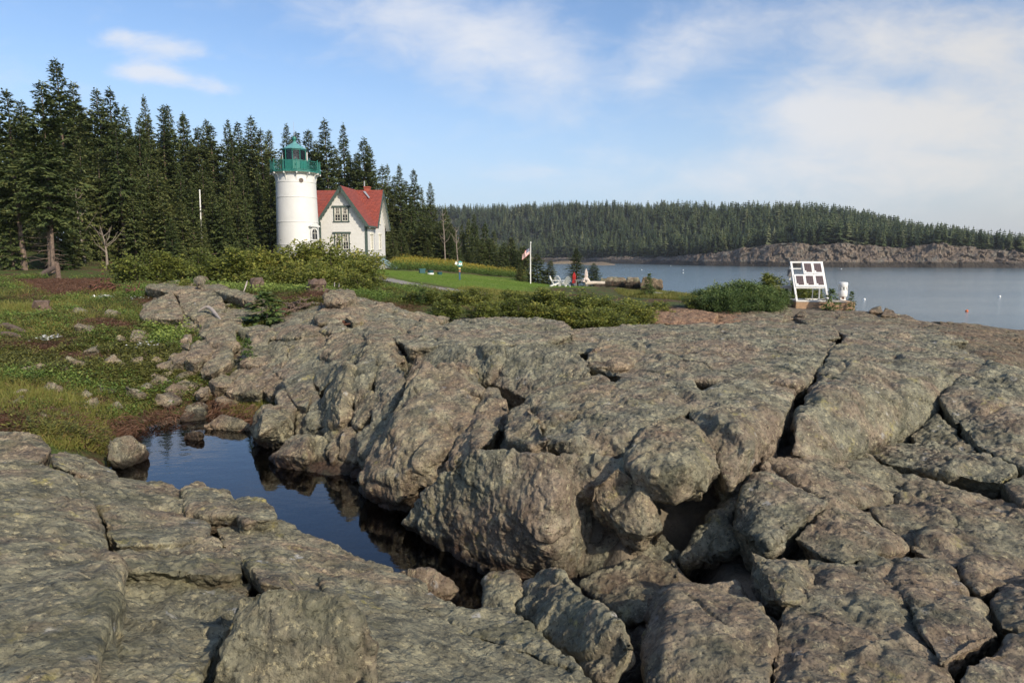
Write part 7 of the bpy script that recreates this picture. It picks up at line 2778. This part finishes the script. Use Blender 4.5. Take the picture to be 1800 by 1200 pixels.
def gp(px, py, up=0.0):
    p = on_ground(px, py)
    return p + Vector((0, 0, up))


limb([gp(347, 577, .42), gp(362, 576, .58), gp(371, 574, .56), gp(379, 580, .46), gp(391, 588, .36)], [.02, .045, .055, .06, .025], 'driftwood', 'bleached crooked piece of driftwood lying on the outcrop', MAT_DRIFT, 'driftwood')
limb([gp(288, 600, .10), gp(300, 601, .14), gp(312, 599, .16), gp(319, 602, .14)], [.06, .07, .06, .05], 'log', 'short reddish log lying in the herbs left of the outcrop', MAT_STUMP, 'log')
limb([gp(413, 538, .2), gp(424, 541, .22), gp(432, 532, .45), gp(437, 526, .65)], [.03, .045, .04, .02], 'driftwood', 'forked grey branch left of the young spruce on the outcrop', MAT_DRIFT, 'branch')
limb([gp(2, 588, .18), gp(14, 588, .2), gp(30, 591, .16), gp(48, 592, .12)], [.10, .12, .08, .05], 'log', 'broken old log at the left edge of the heath, upper one', MAT_STUMP, 'log')
limb([gp(-5, 600, .15), gp(16, 598, .16), gp(40, 601, .10)], [.09, .10, .05], 'log', 'rotten log at the left edge of the heath, lower one', MAT_STUMP, 'log')
limb([gp(70, 492, .2), gp(84, 487, .35), gp(101, 483, .5)], [.15, .16, .17], 'log', 'thick fallen trunk lying between the first spruces', MAT_STUMP, 'log')
for px, py, h, r, lab in ((103, 490, .8, .12, 'split upright stump standing at the end of the fallen trunk'), (303, 500, .42, .14, 'small stump on top of the outcrop'), (453, 514, .45, .22, 'ragged stump under the alder thicket'),
                          (557, 512, .35, .30, 'wide weathered stump near the right end of the thicket'), (76, 548, .3, .22, 'pale cut stump end on the heath')):
    p = gp(px, py)
    mb = MB()
    n = 12
    g = np.random.default_rng(px)
    rings = []
    for q, zz_ in ((1.45, -.15), (1.15, .05), (1.0, .3), (.95, .7), (.9, 1.0)):
        rings.append([mb.bm.verts.new((r * q * (1 + .22 * g.normal()) * math.cos(6.283 * k / n), r * q * (1 + .22 * g.normal()) * math.sin(6.283 * k / n), h * zz_ + (.25 * h * g.random() if zz_ == 1.0 else 0))) for k in range(n)])
    for r0, r1 in zip(rings, rings[1:]):
        for k in range(n):
            mb.bm.faces.new((r0[k], r0[(k + 1) % n], r1[(k + 1) % n], r1[k]))
    mb.bm.faces.new(rings[-1])
    tag(mb.build('stump', MAT_STUMP, None, p), lab, 'stump')


def root_heap(px, py, w, h, n, lab, mat, seed):
    p = gp(px, py, .05)
    k = p.y / FPX
    g = np.random.default_rng(seed)
    mb = MB()
    for i in range(n):
        a = g.uniform(0, 6.28)
        c = Vector((g.normal(0, w * k * .25), g.normal(0, .2), abs(g.normal(0, h * k * .35))))
        L = g.uniform(.2, .6) * w * k * .5
        d = Vector((math.cos(a), math.sin(a), g.uniform(-.3, .4))) * L
        rr_ = g.uniform(.012, .05)
        mb.tube([c - d, c + Vector(g.normal(0, .05, 3)), c + d * .6 + Vector(g.normal(0, .1, 3))], [rr_ * .5, rr_, rr_ * .3], 5)
    tag(mb.build('root_heap', mat, None, p, smooth=True), lab, 'dead roots')


root_heap(522, 552, 56, 26, 60, 'heap of dead grey-brown roots on the outcrop below the thicket', MAT_STUMP, 1)
root_heap(505, 555, 34, 12, 26, 'red-brown rotten roots at the left of the dead root heap', MAT_ROOT, 2)
root_heap(606, 583, 14, 18, 30, 'upturned dark brown root tangle beside the cream rock face', MAT_ROOT, 3)
root_heap(180, 515, 40, 26, 60, 'upturned brown root plate on the heath before the wood', MAT_ROOT, 4)
root_heap(235, 520, 30, 14, 20, 'brown dead brushwood left of the outcrop top', MAT_ROOT, 5)
limb([gp(588, 516, .2), gp(589, 512, .45), gp(586, 508, .62)], [.03, .025, .012], 'dead_stick', 'left one of two bleached antler-like sticks above the square pale rock', MAT_DRIFT, 'stick', seg=6)
limb([gp(596, 516, .2), gp(597, 511, .42), gp(601, 508, .55)], [.03, .025, .012], 'dead_stick', 'right one of two bleached antler-like sticks above the square pale rock', MAT_DRIFT, 'stick', seg=6)


# ------------------------------------------------------------------ on and by the water
def buoy(px, py, mat, lab, s=1.0):
    p = at_z(px, py, 0)
    o = MB().lathe([(.01, -.25), (.14, -.2), (.17, .0), (.15, .14), (.06, .2), (.03, .26), (.01, .27)], 12).build('lobster_buoy', mat, None, p, smooth=True)
    o.scale = (s, s, s)
    o.rotation_euler = (.3, .2, 0)
    tag(o, lab, 'buoy')


M_BUOY = plain('buoy_white', (.8, .8, .78), .5)
M_BUOYO = plain('buoy_orange', (.62, .16, .05), .5)
buoy(1699, 547.5, M_BUOYO, 'orange lobster buoy, nearest one on the water at right', 1.25)
for px, py, lab in ((1519, 527, 'white lobster buoy right of the fog signal'), (1479, 473, 'white buoy on the water straight above the fog signal'), (1501, 465, 'white buoy close under the far cliff'),
                    (1757, 522, 'white buoy on the open water near the right edge'), (1201, 480, 'lower white buoy of a pair left of the green spruce mat'), (1201, 475, 'upper white buoy of a pair left of the green spruce mat'),
                    (1128, 474.5, 'white buoy left of the buoy pair'), (1179, 467, 'white buoy furthest out before the low shore')):
    buoy(px, py, M_BUOY, lab, 1.3)

# low dark reefs and the grey rocks at the edge of the cove
RK = dict(mat=MAT_ROCK_DARK, rnd=.2)


def reef(pts, **kw):
    return block('rock_reef', pts, None, MAT_ROCK_DARK, vox=kw.pop('vox', .5), knob=0, amp=kw.pop('amp', 6), rnd=.3, maxd=3, down=.4, **kw)


reef([(1016, 464, .2), (1040, 461, 1.0), (1062, 461, 1.2), (1082, 465, .2), (1060, 467.2, -.2), (1030, 466.5, -.2)])
reef([(960, 463, .3), (985, 459, 1.8), (1010, 459, 2.0), (1024, 462, .4), (1000, 464, -.2)])
reef([(1370, 465.8, .2), (1380, 463.6, .7), (1392, 465, .1), (1384, 466.6, -.1)], vox=.3)
block('rock_reef', [(1634, 568, .5), (1650, 566.5, .8), (1700, 570.5, .6), (1717, 574.5, .2), (1690, 577, 0), (1650, 573, .1)], None, MAT_ROCK_DARK, vox=.12, amp=2.5, knob=0, maxd=1)
block('rock_reef', [(1582, 556, 1.0), (1592, 553.5, 1.3), (1600, 557, .9), (1590, 560, .6)], None, MAT_ROCK_DARK, vox=.09, amp=1.5, knob=0, maxd=1)
for o, Y in (([(1052, 503), (1056, 490), (1085, 486), (1100, 488), (1104, 503)], 72), ([(1098, 503), (1102, 487), (1122, 486), (1128, 503)], 71), ([(1124, 504), (1130, 488), (1150, 487), (1166, 494), (1166, 504)], 70), ([(1040, 506), (1046, 497), (1064, 500), (1066, 508)], 69)):
    block('rock_outcrop', [(a, b, at_y(a, b, Y).z) for a, b in o] if False else [(a, b) for a, b in o], (lambda Y_: (lambda q: np.array([at_y(q[0][0], q[0][1], Y_).z])))(Y), MAT_ROCK_DARK if Y == 70 else MAT_ROCK, vox=.09, amp=1.8, knob=0, maxd=1.5, bulge=.12, back=.6)


# ------------------------------------------------------------------ sea air
def haze():
    m = bpy.data.materials.new('haze')
    m.use_nodes = True
    nt = m.node_tree
    nt.nodes.remove(nt.nodes['Principled BSDF'])
    v = nt.nodes.new('ShaderNodeVolumePrincipled')
    v.inputs['Color'].default_value = (.80, .87, 1.0, 1)
    v.inputs['Density'].default_value = HAZE_DENSITY
    v.inputs['Anisotropy'].default_value = 0.0
    nt.links.new(v.outputs[0], nt.nodes['Material Output'].inputs['Volume'])
    o = MB().box((0, 0, 45), (26000, 26000, 112)).build('haze', m)
    tag(o, kind='stuff')


HAZE_DENSITY = 0.00009
haze()
